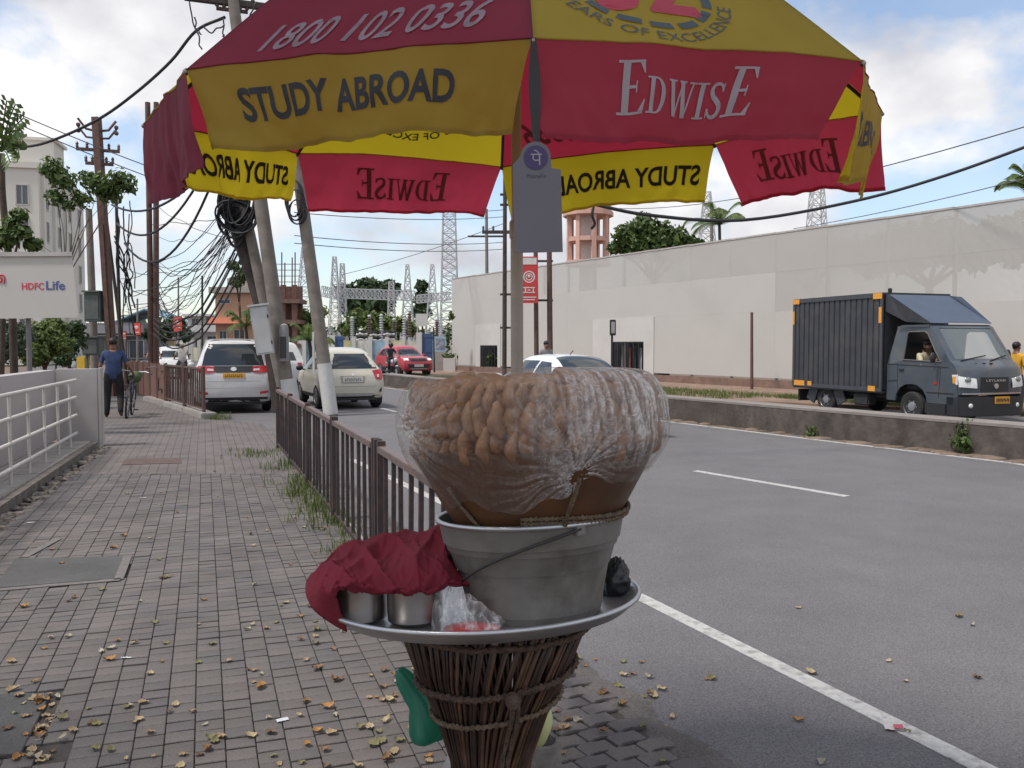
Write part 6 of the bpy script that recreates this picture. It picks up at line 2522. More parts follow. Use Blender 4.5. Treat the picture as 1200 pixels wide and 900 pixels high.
# people beyond the truck and along the verge
yp = at(1189, 415, 19.6)
person('person in an orange yellow shirt walking behind the box truck', (11.75, 19.9, ROADZ), radians(-60), (.62, .33, .03), (.05, .05, .07))
person('dark haired person just behind the truck cab', (10.6, 21.6, ROADZ), radians(-70), (.10, .09, .10), (.05, .05, .07))
gp_ = at(640, 412, 26.5)
person('man in a grey shirt standing between the thin poles on the far verge', (at(640, 412, 27.5).x, 27.5, .02), radians(200), (.22, .21, .21), (.06, .06, .07), sleeve=.5)
pp_ = at(87, 410, 30)
person('person in pale clothes with a cap standing beyond the boundary wall', (pp_.x, 30, 0.0), radians(160), (.36, .40, .42), (.20, .22, .24), cap=M('cap_pale', (.42, .36, .25)))
# ------------------------------------------------------------ long pale hoarding wall across the road
def Mmesh(name, col, see):
    """finely perforated sheet: a fraction of it is holes"""
    m = M(name, col, rough=.7, var=.02, scale=.6, dirt=.12, dirtcol=tuple(c * .8 for c in col), dscale=.5)
    N, L = m.node_tree.nodes, m.node_tree.links
    tr = N.new('ShaderNodeBsdfTransparent')
    mx = N.new('ShaderNodeMixShader')
    tc = N['Texture Coordinate']
    sp = N.new('ShaderNodeSeparateXYZ')
    L.new(tc.outputs['Object'], sp.inputs[0])
    cb = N.new('ShaderNodeCombineXYZ')
    mul = N.new('ShaderNodeMath')
    mul.operation = 'MULTIPLY'
    mul.inputs[1].default_value = -1.1543      # run along the sheet per metre of depth
    L.new(sp.outputs['Y'], mul.inputs[0])
    L.new(mul.outputs[0], cb.inputs['X'])
    L.new(sp.outputs['Z'], cb.inputs['Y'])
    ck = N.new('ShaderNodeTexVoronoi')
    ck.voronoi_dimensions = '2D'
    ck.feature = 'F1'
    ck.inputs['Randomness'].default_value = 0.0
    ck.inputs['Scale'].default_value = 32.0
    L.new(cb.outputs[0], ck.inputs['Vector'])
    lt = N.new('ShaderNodeMath')
    lt.operation = 'LESS_THAN'
    lt.inputs[1].default_value = see
    L.new(ck.outputs['Distance'], lt.inputs[0])
    L.new(lt.outputs[0], mx.inputs[0])
    L.new(N['Principled BSDF'].outputs[0], mx.inputs[1])
    L.new(tr.outputs[0], mx.inputs[2])
    L.new(mx.outputs[0], N['Material Output'].inputs['Surface'])
    return m


W0, WE = Vector((-3.85, 55, 0)), Vector((14.2, 23.7, 0))
WD = (WE - W0).normalized()
WN = Vector((-WD.y, WD.x, 0))          # away from the road
if WN.x < 0: WN = -WN
hoard = thing('hoarding_wall', 'very long pale beige hoarding wall of sheets across the road', 'wall', W0)
m_sheet = [M('hoarding_%d' % i, c, rough=.65, var=.02, scale=.5, dirt=.16, dirtcol=(.36, .32, .28), dscale=.4) for i, c in enumerate(((.475, .452, .418), (.478, .449, .425), (.49, .46, .434)))]
m_mesh = [Mmesh('hoarding_mesh_%d' % i, c, .235) for i, c in enumerate(((.46, .437, .405), (.465, .435, .41)))]
m_whitep = M('white_cladding', (.54, .515, .485), rough=.6, var=.06, scale=1, dirt=.3, dirtcol=(.45, .42, .38))
WLEN = 56.0


def wpt(u, d=0.0, z=0.0):
    p = W0 + WD * u + WN * d
    return Vector((p.x, p.y, z))


def wbox(b, u0, u1, z0, z1, d0, d1):
    P = [wpt(u0, d0).xy, wpt(u1, d0).xy, wpt(u1, d1).xy, wpt(u0, d1).xy]
    b.prism(P, z0, z1)


def ztop(u): return 5.92 - .006 * u


pitch = 2.3
cuts = [0.0, 3.3, 6.4]
while cuts[-1] < WLEN: cuts.append(cuts[-1] + pitch)
for i in range(len(cuts) - 1):
    u0, u1 = cuts[i] + .0008, cuts[i + 1] - .0008
    zt = min(ztop(u0), ztop(u1))
    jog = R.uniform(-.002, .002)
    courses = ((.40, 2.862), (2.864, 4.302), (4.304, zt - .056))
    for c_, (z0, z1) in enumerate(courses):
        if c_ == 0 and (i == 1 or 15.3 < (u0 + u1) / 2 < 20.4): continue
        mesh_ = c_ == 2 and u0 > 9 or (c_ == 1 and u0 > 27)
        q = MB()
        jj = jog + R.uniform(-.001, .001)
        wbox(q, u0, u1, z0, z1, jj, jj + .03)
        q.build('sheet', (m_mesh[0] if mesh_ else m_sheet[0]), hoard, world=True)
q = MB()
for i in range(len(cuts) - 1):
    zt = min(ztop(cuts[i]), ztop(cuts[i + 1]))
    wbox(q, cuts[i], cuts[i + 1] - .003, zt - .055, zt + .005, -.02, .08)
q.build('top_rail', M('hoarding_rail', (.42, .38, .35), rough=.6), hoard, world=True)
for i in range(0, len(cuts) - 1):
    q = MB()
    wbox(q, cuts[i] - .04, cuts[i] + .04, 0, ztop(cuts[i]) - .08, .09, .17)
    q.build('post', M('hoarding_post', (.30, .27, .25), rough=.7), hoard, world=True)
q = MB()
wbox(q, -.5, WLEN, -.05, .32, -.04, .22)
q.build('plinth', M('plinth_brown', (.20, .125, .095), rough=.9, var=.25, scale=3), hoard, world=True)
# white bays with an opening each
for (u0, u1, o0, o1, zh, zb) in ((3.306, 6.394, 3.9, 6.05, 1.62, 2.86), (15.606, 20.194, 17.2, 19.5, 1.78, 2.86)):
    q = MB()
    wbox(q, u0, o0, .33, zb, -.03, .05)
    wbox(q, o1, u1, .33, zb, -.03, .05)
    wbox(q, o0, o1, zh, zb, -.03, .05)
    bay = q.build('white_bay', m_whitep, hoard, world=True)
    q = MB()
    wbox(q, o0 - .3, o1 + .3, -.05, zh + .3, 1.2, 1.25)
    wbox(q, o0 - .25, o0, .33, zh + .3, .06, 1.2)
    wbox(q, o1, o1 + .25, .33, zh + .3, .06, 1.2)
    q.build('dark_recess', M('recess_wall', (.10, .10, .105), rough=.9, var=.4, scale=2), hoard, world=True)
    q = MB()
    n = 6
    for k in range(n + 1):
        u = o0 + (o1 - o0) * k / n
        wbox(q, u - .03, u + .03, .33, zh, -.01, .03)
    wbox(q, o0, o1, zh - .06, zh, -.012, .032)
    q.build('opening_bars', m_vblack, hoard, world=True)
for k in range(5):
    u = 17.4 + k * .42
    q = MB()
    q.grid(lambda a, b: wpt(u + .3 * a, .35 + .06 * sin(a * 9 + k), .45 + (1.15 - .1 * (k % 2)) * b), 10, 6)
    o = q.build('hanging_cloth', M('hung_%d' % (k % 3), ((.30, .30, .32), (.36, .15, .11), (.08, .09, .11))[k % 3], rough=.9, var=.2), smooth='all')
    tag(o, ('grey', 'reddish', 'dark', 'grey', 'reddish')[k] + ' cloth hanging inside the barred opening, number %s from its left' % ('one', 'two', 'three', 'four', 'five')[k], 'cloth', 'cloths hung in the barred opening')
# verge between wall and median carriageway
q = MB()
vp = [wpt(-2, -.05), wpt(WLEN, -.05), wpt(WLEN, -3.4), wpt(38, -3.6), wpt(33.5, -5.6), wpt(30, -6.9), wpt(20, -6.6), wpt(-2, -4.0)]
q.prism([p.xy for p in vp], -.049, .03)
tag(q.build('verge', M('verge_earth', (.22, .145, .105), rough=.95, var=.3, scale=2)), kind='structure')
gpts = []
for k in range(1900):
    u = R.uniform(10, 36)
    p = wpt(u, -3.6 - (2.9 if u < 31 else .9) * R.random(), .03)
    gpts.append((p.x, p.y, .03))
grass(gpts, 'grass', 'low green grass strip on the verge below the hoarding wall', (.05, .16), 12, .14)
# brown post before the wall and thin poles
m_rustp = M('rust_pole', (.115, .062, .048), rough=.8, var=.3, scale=6, dirt=.5, dirtcol=(.08, .05, .04))
m_cpole = M('pole_concrete', (.205, .178, .155), rough=.9, var=.2, scale=5, bump=.2, bscale=30, dirt=.7, dirtcol=(.13, .105, .085), dscale=2)
m_dpole = M('dark_pole', (.055, .042, .038), rough=.85, var=.4, scale=8, bump=.3, bscale=20)


def polegeo(name, mat, pts, r0, r1, parent, n=12, box=False):
    q = MB()
    q.tube(pts, [r0 + (r1 - r0) * k / (len(pts) - 1) for k in range(len(pts))], n)
    return q.build(name, mat, parent, world=True, smooth=40)


def pole(label, base, top, r0, r1, mat, cat='pole', name='utility_pole', group=None):
    t = thing(name, label, cat, base, 0, group)
    pts = [Vector(base).lerp(Vector(top), k / 6) for k in range(7)]
    polegeo('pole_shaft', mat, pts, r0, r1, t)
    return t


b = gnd(881, 457, 0)
pole('short rusty iron post standing before the hoarding wall', (b.x, b.y, -.05), at(881, 366, b.y), .06, .05, m_rustp, name='iron_post')


def crossarm(t, c, half, z, dirv, mat, ins=True, th=.07):
    q = MB()
    a, b_ = c - dirv * half, c + dirv * half
    q.bar(a, b_, th, th)
    q.build('crossarm', mat, t, world=True)
    if ins:
        for k in (-.95, -.5, .5, .95):
            q = MB()
            p = c + dirv * half * k
            q.lathe([(.02, 0), (.05, .03), (.035, .08), (.05, .12), (.02, .18), (.001, .19)], 10, c=p + Vector((0, 0, th * .5)))
            q.build('insulator', M('porcelain', (.10, .065, .055), rough=.3), t, world=True)


XW = Vector((.94, .34, 0))
# P1: brown rail pole with V arms
Y1 = 27.0
p1b, p1t = at(134, 452, Y1), at(113, 138, Y1)
p1b.z = 0
P1 = thing('utility_pole', 'tall rusty brown pole with V shaped arms beside the cream tower block', 'pole', p1b)
q = MB()
q.bar(p1b, p1t, .28, .20)
q.bar(p1b.lerp(p1t, .0), p1b.lerp(p1t, .62), .38, .12)
q.build('pole_shaft', m_rustp, P1, world=True)
for py, hw in ((176, .62), (192, .4)):
    c = at(115 + (py - 176) * .1, py, Y1)
    crossarm(P1, c, hw, 0, XW, m_rustp, True, .09)
for s in (-1, 1):
    q = MB()
    a_ = at(114, 154, Y1)
    q.tube([a_, a_ + XW * s * .32 + Vector((0, 0, .06)), a_ + XW * s * .54 + Vector((0, 0, .36))], .04, 6)
    a_ = at(114.5, 166, Y1)
    q.tube([a_ + Vector((0, 0, .1)), a_ + XW * s * .32 + Vector((0, 0, .12)), a_ + XW * s * .54 + Vector((0, 0, .42))], .035, 6)
    q.build('bracket_arm', m_rustp, P1, world=True)
    q = MB()
    for zz in (.30, .48):
        q.ball(a_ + XW * s * .54 + Vector((0, 0, zz)), .07, 8, 6)
    q.build('insulator', M('porcelain', (.10, .065, .055)), P1, world=True)
# companion grey pole and stays
pole('slim grey concrete pole just left of the rusty V armed pole', (at(112, 452, 28).x, 28, 0), at(104, 245, 28), .14, .10, m_cpole)
for k, (x0, x1, yt) in enumerate(((150, 122, 235), (142, 136, 225))):
    pole(('thin leaning stay pole right of the rusty V armed pole', 'thin dark stay pole hugging the rusty V armed pole')[k], (at(x0, 445, 29).x, 29, 0), at(x1, yt, 29), .06, .05, m_dpole)
# transformer boxes at its foot
m_tbox = M('box_green', (.085, .105, .10), rough=.6, var=.25, scale=4, dirt=.4)
for k, (x0, y0, x1, y1, lb) in enumerate(((102, 343, 121, 377, 'dark grey transformer box high on the pole beside the sign board'), (100, 396, 119, 416, 'dark green cabinet at the foot of the poles behind the man in blue'))):
    c = at((x0 + x1) / 2, (y0 + y1) / 2, 27.0 if k == 0 else 26)
    w, h = (x1 - x0) * .027, (y1 - y0) * .027
    t = thing('electrical_cabinet', lb, 'cabinet', c)
    q = MB()
    q.box((0, 0, 0), (w, .4, h))
    q.build('cabinet_body', m_tbox, t, bevel=.02)
    q = MB()
    q.box((0, -.205, 0), (w * .82, .02, h * .84))
    q.build('door', m_tbox, t, bevel=.01)
    q = MB()
    q.box((0, -.03, h / 2 + .025), (w * 1.1, .5, .05))
    q.build('cover', m_tbox, t)
    if k == 1:
        for s in (-1, 1):
            q = MB()
            q.bar((s * w * .4, 0, -h / 2), (s * w * .4, 0, -c.z), .06, .06)
            q.build('leg', m_tbox, t)
    else:
        q = MB()
        q.bar((0, .2, 0), (p1b.lerp(p1t, .3) - c) , .06, .06)
        q.build('bracket', m_rustp, t)
# P2: twin brown poles
Y2 = 29.0
for k, (xb, xt) in enumerate(((177.5, 173), (182.5, 183))):
    b_ = at(xb, 440, Y2)
    t = pole(('left pole of the twin thin reddish poles by the far railing', 'right pole of the twin thin reddish poles by the far railing')[k], (b_.x, Y2, 0), at(xt, 120, Y2), .105, .085, m_rustp, group='twin thin reddish poles')
for k, y in enumerate((300, 250)):
    pass
# P3: cluster with thick dark leaning trunk pole and two concrete poles
Y3 = 21.0
b_ = at(331, 478, Y3); b_.z = ROADZ
P3 = thing('utility_pole', 'thick dark leaning wooden pole wound with coils of black cable', 'pole', b_)
pts = [at(331, 478, Y3), at(318, 400, Y3), at(300, 330, Y3), at(283, 280, Y3), at(268, 225, Y3), at(258, 170, Y3)]
pts[0].z = ROADZ
polegeo('pole_shaft', m_dpole, catmull(pts, 4), .23, .20, P3)
t3b = pole('grey concrete pole leaning between the dark pole and the boxed pole', (at(338, 486, Y3 - .3).x, Y3 - .3, ROADZ), at(276, 195, Y3 - .3), .15, .12, m_cpole)
b_ = at(340, 489, Y3 - .8); b_.z = ROADZ
P3c = pole('tall leaning concrete pole carrying the white electrical box and a top crossarm', b_, at(270, -22, Y3 - .8), .19, .13, m_cpole)
crossarm(P3c, at(270, 3, Y3 - .8), 1.0, 0, XW, m_dpole, True, .14)
crossarm(P3c, at(272, 12, Y3 - .8), .35, 0, XW, m_dpole, True, .07)
# white painted foot of pole
pts = [b_.lerp(at(270, -22, Y3 - .8), k) for k in (.0, .04, .085)]
polegeo('painted_band', M('band_white', (.55, .54, .52), rough=.8, var=.1, dirt=.4), [p + Vector((.06, -.01, 0)) for p in pts], .23, .21, P3c)
# the electrical box
c = at(307, 387, Y3 - 1.25)
ebx = thing('junction_box', 'tilted white metal junction box on the leaning concrete pole', 'box', c)
ebx.rotation_euler = (0, radians(-8), radians(16))
m_ebox = M('box_white', (.50, .50, .49), rough=.5, var=.06, dirt=.3, dirtcol=(.25, .22, .2))
q = MB()
q.box((0, 0, 0), (.40, .26, 1.12))
q.build('box_body', m_ebox, ebx, bevel=.012)
q = MB()
q.box((.0, -.14, 0), (.34, .02, 1.04))
q.build('door', m_ebox, ebx, bevel=.006)
q = MB()
q.box((0, -.02, .58), (.48, .34, .04))
q.build('cap', m_ebox, ebx)
q = MB()
for z in (-.3, .3): q.box((.175, -.155, z), (.03, .02, .08))
q.build('hinge', m_vblack, ebx)
# small meter drum right of it
c = at(333, 402, Y3 - 1.1)
t = thing('meter_box', 'small grey meter drum strapped behind the leaning concrete pole', 'box', c)
q = MB()
q.lathe([(.001, -.42), (.11, -.42), (.11, .30), (.09, .42), (.001, .46)], 14)
q.build('drum', M('meter_grey', (.24, .23, .23), rough=.5), t, smooth=40)
q = MB()
q.box((.0, -.08, -.1), (.14, .1, .5))
q.build('dark_panel', m_vblack, t)
# P4: leaning concrete pole with the white foot
Y4 = 20.0
b_ = at(388, 489, Y4); b_.z = ROADZ
P4 = pole('tall leaning concrete pole with a white painted foot in front of the cream hatchback', b_, at(337, 110, Y4), .165, .13, m_cpole)
tp4 = at(337, 110, Y4)
polegeo('painted_band', M('band_white', (.55, .54, .52)), [b_.lerp(tp4, k) for k in (.005, .06, .165)], .175, .172, P4)
q = MB()
q.box(b_.lerp(tp4, .2) + Vector((-.19, -.08, 0)), (.05, .05, .95))
q.build('conduit', M('conduit_white', (.5, .5, .48)), P4, world=True)
# P5 thin poles on the far verge
Y5 = 33.0
for k, (xb, yb, xt, yt, r_, lb, mt) in enumerate(((591, 435, 592, 170, .09, 'thin dark steel pole left of the parasol pole, with a crossarm', m_dpole), (629, 437, 627, 200, .085, 'thin brown pole left of the pair holding the red banner', m_rustp), (645, 437, 643, 200, .10, 'thin brown pole right of the pair holding the red banner', m_rustp))):
    p = at(xb, yb, Y5 - 4 * (k > 0))
    p.z = 0
    t = pole(lb, p, at(xt, yt, Y5 - 4 * (k > 0)), r_, r_ * .8, mt)
    if k == 0:
        crossarm(t, at(591, 272, Y5), .85, 0, Vector((1, 0, 0)), m_dpole, True, .12)
        for yy in (228, 240, 345, 384):
            q = MB()
            q.bar(at(586, yy, Y5), at(600, yy, Y5), .08, .08)
            q.build('step', m_dpole, t, world=True)
    if k == 1:
        for yy in (306, 352):
            q = MB()
            q.bar(at(626, yy, Y5 - 4), at(648, yy, Y5 - 4), .07, .07)
            q.build('crossbar', m_dpole, t, world=True)
q = MB()
t = thing('banner', 'vertical red banner with white print behind the parasol pole', 'banner', at(620, 328, 28.7))
q.box((0, 0, 0), (.60, .05, 1.55))
q.build('banner_sheet', M('banner_red', (.52, .04, .04), rough=.6, var=.1), t)
m_bw = M('banner_white', (.62, .58, .55), rough=.6)
q = MB()
n = 20
for rr0, rr1 in ((.20, .16), (.12, .09)):
    for k in range(n):
        a0, a1 = 2 * pi * k / n, 2 * pi * (k + 1) / n
        q.add([(r_ * cos(a), -.03, .10 + r_ * sin(a)) for r_, a in ((rr0, a0), (rr1, a0), (rr1, a1), (rr0, a1))], [(0, 1, 2, 3)])
q.ball((0, -.03, .12), (.05, .006, .05), 10, 6)
for z, w in ((-.26, .4), (-.34, .1), (-.42, .4), (-.58, .48), (-.66, .40)):
    q.box((0, -.03, z), (w, .008, .035))
q.box((-.12, -.03, -.34), (.04, .008, .14)); q.box((.14, -.03, -.34), (.04, .008, .14))
q.box((0, -.03, .62), (.5, .008, .22))
q.build('print', m_bw, t)
pole('second thin grey pole with spread arms left of the dark steel pole', (at(571, 335, 60).x, 60, 3.0), at(570, 245, 60), .13, .1, m_cpole)
cc_ = at(570, 277, 60)
tt = thing('crossarm_frame', 'wide crossarm with wires on the far grey pole', 'crossarm', cc_)
q = MB()
q.bar((-1.3, 0, 0), (1.3, 0, 0), .12, .12)
q.build('arm', m_dpole, tt)
# lamp with a dark head before the wall
b_ = at(717, 440, 38)
t = thing('lamp_post', 'thin black lamp post with a boxy head before the white bay', 'lamp post', (b_.x, 38, 0))
q = MB()
q.tube([(0, 0, 0), (0, 0, 2.1)], .05, 8)
q.build('post', m_vblack, t)
q = MB()
q.box((.03, 0, 2.4), (.26, .2, .70))
q.build('lamp_head', m_vblack, t, bevel=.02)
q = MB()
q.box((.03, -.11, 2.4), (.16, .02, .5))
q.build('lamp_glass', m_rim, t)
# far thin street poles left
for k, (px, yt, yb, Y, r_, lb) in enumerate(((237, 323, 430, 48, .07, 'thin dark street pole above the white people carrier'), (209, 325, 425, 52, .06, 'thin grey street pole beside the red square sign'), (161, 350, 425, 50, .06, 'thin grey pole carrying the red round edged sign'), (600, 220, 435, 52, .07, 'thin dark pole just right of the thin steel pole, behind the parasol pole'))):
    p = at(px, yb, Y)
    pole(lb, (p.x, Y, 0), at(px, yt, Y), r_, r_ * .8, m_cpole if k in (1, 2) else m_dpole, name='street_pole')
m_signr = M('sign_red', (.62, .075, .045), rough=.5, var=.08)
for k, (px, y0, y1, w, Y, lb) in enumerate(((160.5, 378, 393, 10, 49.8, 'red sign with a white mark on the pole near the oncoming white car'), (208.5, 371, 389, 11, 51.8, 'larger red sign with a white mark above the pale shirted rider'), (146, 388, 398, 5, 54, 'small red sign edge beside the dark stay poles'))):
    c = at(px, (y0 + y1) / 2, Y)
    t = thing('street_sign', lb, 'sign', c)
    s = Y / 1000
    q = MB()
    q.box((0, 0, 0), (w * s, .06, (y1 - y0) * s))
    q.build('sign_board', m_signr, t, bevel=.03)
    q = MB()
    q.ball((-.01, -.035, .1), (w * s * .22, .008, w * s * .2), 12, 8)
    q.build('print', m_bw, t)
    q = MB()
    q.box((.02, -.035, -.2), (w * s * .5, .008, .06))
    q.build('lettering_bar', m_bw, t)
    if k == 2: pole('thin pole of the small red sign', (c.x, Y + .1, 0), c, .05, .05, m_cpole, name='street_pole')

# ------------------------------------------------------------ HDFC Life board
YB = 15.0
bt = thing('sign_board', 'white HDFC Life sign board on posts beyond the low grey wall', 'sign board', at(30, 373, YB))
bl = lambda px, py, dy=0.0: at(px, py, YB + dy) - bt.location
m_board = M('board_white', (.47, .45, .425), rough=.5, var=.04, scale=.6, dirt=.25, dirtcol=(.38, .35, .33))
q = MB()
q.extr([(-110, 297), (84, 296), (92, 372), (-110, 375)], -.06, .06, lambda u, v, w: bl(u, v, w))
q.build('board', m_board, bt)
q = MB()
q.extr([(-110, 301), (84.5, 300), (84, 295), (-110, 296)], -.10, .09, lambda u, v, w: bl(u, v, w))
q.build('top_edge', M('board_edge', (.40, .38, .36), rough=.6, dirt=.4), bt)
for px in (33, -60):
    q = MB()
    a_ = bl(px, 370, .1)
    q.tube([a_, Vector((a_.x, a_.y, -bt.location.z))], .045, 8)
    q.build('post', M('post_grey', (.16, .15, .15)), bt)
m_hr, m_hb = M('hdfc_red', (.52, .04, .07), rough=.5), M('hdfc_blue', (.06, .085, .24), rough=.5)
sc = YB / 1000
f_ = lambda cx, cy: (lambda x, y: bl(cx, cy, -.066) + Vector((x, 0, y)))
put_text('lettering', 'HDFC', m_hr, bt, f_(38.5, 335.5), 8.0 * sc, bold=.02, width=26 * sc)
put_text('lettering', 'Life', m_hb, bt, f_(65, 334.5), 10.5 * sc, bold=.02, width=22 * sc)
q = MB()
pts = catmull([(-6, 320, 0), (-4, 326, 0), (0, 331, 0), (2, 327, 0), (-1, 324, 0), (3, 322, 0), (5.5, 326, 0), (4.5, 332, 0)], 4)
q.tube([bl(p.x, p.y, -.068) for p in pts], .012, 6)
q.build('lettering', m_hr, bt)

# ------------------------------------------------------------ overhead cables
m_cable = M('cable_black', (.022, .022, .026), rough=.6, var=.2)
m_wire = M('wire_grey', (.10, .10, .115), rough=.6, var=.2)


def cable(label, a, b, sag, r, group=None, mat=None, n=16, wob=0.0, name='overhead_cable'):
    a, b = Vector(a), Vector(b)
    pts = []
    ph = R.uniform(0, 9)
    for k in range(n + 1):
        t = k / n
        p = a.lerp(b, t) - Vector((0, 0, sag * 4 * t * (1 - t)))
        if wob: p += Vector((mnoise.noise(Vector((t * 4, ph, 0))), 0, mnoise.noise(Vector((t * 4, ph, 5))))) * wob * sin(pi * t)
        pts.append(p)
    q = MB()
    q.tube(pts, r, 5)
    o = q.build(name, mat or m_cable, None, smooth='all')
    return tag(o, label, 'cable', group)


topc = at(264, 18, Y3 - .8)
# thick service cable from the top of the boxed pole to the left
pts = [at(264, 20, 20.2), at(230, 36, 20.3), at(200, 72, 20.6), at(160, 108, 21), at(115, 140, 21.5), at(60, 165, 22), at(22, 173, 22.4), at(-60, 180, 23)]
q = MB()
q.tube(catmull(pts, 6), .035, 6)
tag(q.build('overhead_cable', m_cable, smooth='all'), 'thick black service cable curving from the pole top down to the upper left', 'cable')
for k, (pa, pb_, lb) in enumerate((((20, 133), (215, 210), 'upper thin wire falling past the tower block towards the red valance'), ((20, 145), (215, 222), 'lower thin wire falling past the tower block towards the red valance'))):
    cable(lb, at(pa[0], pa[1], 24), at(pb_[0], pb_[1], 27), .05, .016, mat=m_wire)
# right hand side
pts = [at(690, 238, 12), at(760, 252, 12.2), at(870, 258, 12.6), at(1000, 236, 12.8), at(1110, 205, 12.6), at(1240, 158, 12.2)]
q = MB()
q.tube(catmull(pts, 6), .026, 6)
tag(q.build('overhead_cable', m_cable, smooth='all'), 'thick black cable drooping across the sky above the hoarding wall', 'cable')
q = MB()
q.tube(catmull([at(696, 240, 12), at(694, 252, 12), at(697, 262, 12.05), at(693, 268, 12.1)], 4), .02, 6)
tag(q.build('overhead_cable', m_cable, smooth='all'), 'loose cable end dangling in front of the pink water tower', 'cable')
for k, (pa, pb_, sg, Y, lb) in enumerate((((720, 244, 40), (1230, 140, 16), .5, 0, 'thin wire rising from the yellow valance to the upper right'), ((930, 268, 34), (1230, 202, 22), .1, 0, 'thin wire just above the hoarding wall top at the right'))):
    cable(lb, at(*pa), at(*pb_), sg, .014, mat=m_wire)
for k in range(4):
    cable(('first', 'second', 'third', 'fourth')[k] + ' of the thin horizontal wires under the red valance counted from the top', at(345, 240 + 9 * k + (k > 1) * 18, 40), at(590, 246 + 8 * k + (k > 1) * 22, 58), .25, .022, 'thin wires crossing the sky above the substation', m_wire)
cable('thin diagonal wire rising across the sky above the substation', at(400, 322, 60), at(590, 262, 50), .2, .02, mat=m_wire)
# the drooping bundle between the coiled pole and the twin poles
lbl = 'thin black cable of the tangled bundle drooping left from the coiled pole'
for k in range(24):
    a_ = at(R.uniform(262, 292), R.uniform(215, 300), Y3 + R.uniform(-.4, .4))
    sel = R.random()
    if sel < .5:
        b_ = at(R.uniform(174, 186), R.uniform(300, 395), Y2 - .2 + R.uniform(-.1, .3)); sg = R.uniform(.3, 1.6)
    elif sel < .8:
        b_ = at(R.uniform(140, 156), R.uniform(300, 385), 28.8); sg = R.uniform(.5, 1.8)
    else:
        b_ = at(R.uniform(174, 190), R.uniform(210, 300), Y2 - .2); sg = R.uniform(.1, .9)
    cable(lbl, a_, b_, sg * .7, R.uniform(.008, .014), 'tangle of thin black cables', wob=.25)
for k in range(4):
    a_ = at(284 + k * 3, 272 + 6 * k, Y3 - .3)
    b_ = at(180, 372 + 6 * k, Y2 - .3)
    cable('thick cable of the heavy sagging bundle below the coils', a_, b_, 1.0 + .1 * k, .026, 'heavy sagging cables below the coils', wob=.12)
for k, (pa, pb_, sg) in enumerate((((240, 200), (137, 262), .9), ((252, 205), (146, 285), 1.3), ((236, 205), (131, 240), .5))):
    cable(('middle', 'lowest', 'highest')[k] + ' of the three thick loops hanging between the V armed pole and the canopy', at(pa[0], pa[1], 22), at(pb_[0], pb_[1], 28.5), sg, .035, 'thick loops beside the V armed pole')
for k in range(10):
    a_ = at(R.uniform(132, 152), R.uniform(235, 300), 28.8)
    b_ = at(R.uniform(140, 160), R.uniform(330, 400), 29.2)
    cable('thin cable hanging straight down among the leaning stay poles', a_, b_, .05, R.uniform(.012, .03), 'cables hanging on the stay poles', wob=.3)
for k in range(9):
    a_ = at(176 + R.uniform(-3, 8), R.uniform(290, 350), Y2 - .2)
    b_ = at(R.uniform(205, 240), R.uniform(330, 380), 48)
    cable('thin wire running from the twin reddish poles to the far street poles', a_, b_, R.uniform(.3, 1.2), .014, 'thin wires to the far street poles', m_wire, wob=.2)
# coils wound round the dark pole
for k in range(9):
    c = at(276 + R.uniform(-8, 10), 250 + R.uniform(-18, 22), Y3 - .32 - .03 * k)
    rx, rz = R.uniform(.22, .48), R.uniform(.35, .62)
    tl = R.uniform(-.3, .3)
    q = MB()
    for m_ in range(4):
        d = R.uniform(-.03, .03)
        q.tube([c + Vector(((rx + d) * cos(a) + tl * sin(a) * .3, .04 * m_ - .05 + .05 * sin(a * 2), (rz + d) * sin(a))) for a in [2 * pi * i / 26 for i in range(27)]], R.uniform(.014, .022), 5, caps=False)
    tag(q.build('cable_coil', m_cable, smooth='all'), 'coil of black cable hung on the dark leaning pole', 'cable coil', 'cable coils on the dark leaning pole')
for k in range(3):
    c = at(344 + 2 * k, 232 + 8 * k, Y4 - .25)
    q = MB()
    for m_ in range(3):
        q.tube([c + Vector(((.16 + .03 * m_) * cos(a), .03 * m_, (.42 - .07 * k) * sin(a))) for a in [2 * pi * i / 22 for i in range(23)]], .014, 5, caps=False)
    tag(q.build('cable_coil', m_cable, smooth='all'), 'small cable loop on the pole with the white foot, under the red valance', 'cable coil', 'cable loops on the pole with the white foot')
# stays and drops at the very top pole
for k, (pa, pb_) in enumerate((((222, 2), (237, 58)), ((228, 20), (236, 40)), ((262, 22), (263, 44)), ((300, 2), (280, 34)), ((238, 30), (262, 30)))):
    cable('short jumper wire hanging at the crossarm above the parasol', at(pa[0], pa[1], 20), at(pb_[0], pb_[1], 20), .12, .018, 'jumper wires at the top crossarm', wob=.1)
# ------------------------------------------------------------ trees and plants
m_bark = M('bark', (.075, .055, .042), rough=.95, var=.35, scale=6, bump=.6, bscale=18)
m_lf = [Mleaf('leaf_mid', (.045, .085, .018), (.125, .175, .045), (.08, .13, .03)),
        Mleaf('leaf_dark', (.028, .056, .018), (.075, .115, .04), (.048, .085, .028)),
        Mleaf('leaf_light', (.075, .12, .025), (.18, .22, .06), (.12, .17, .04)),
        Mleaf('leaf_blue', (.030, .058, .035), (.085, .115, .065), (.055, .085, .05))]


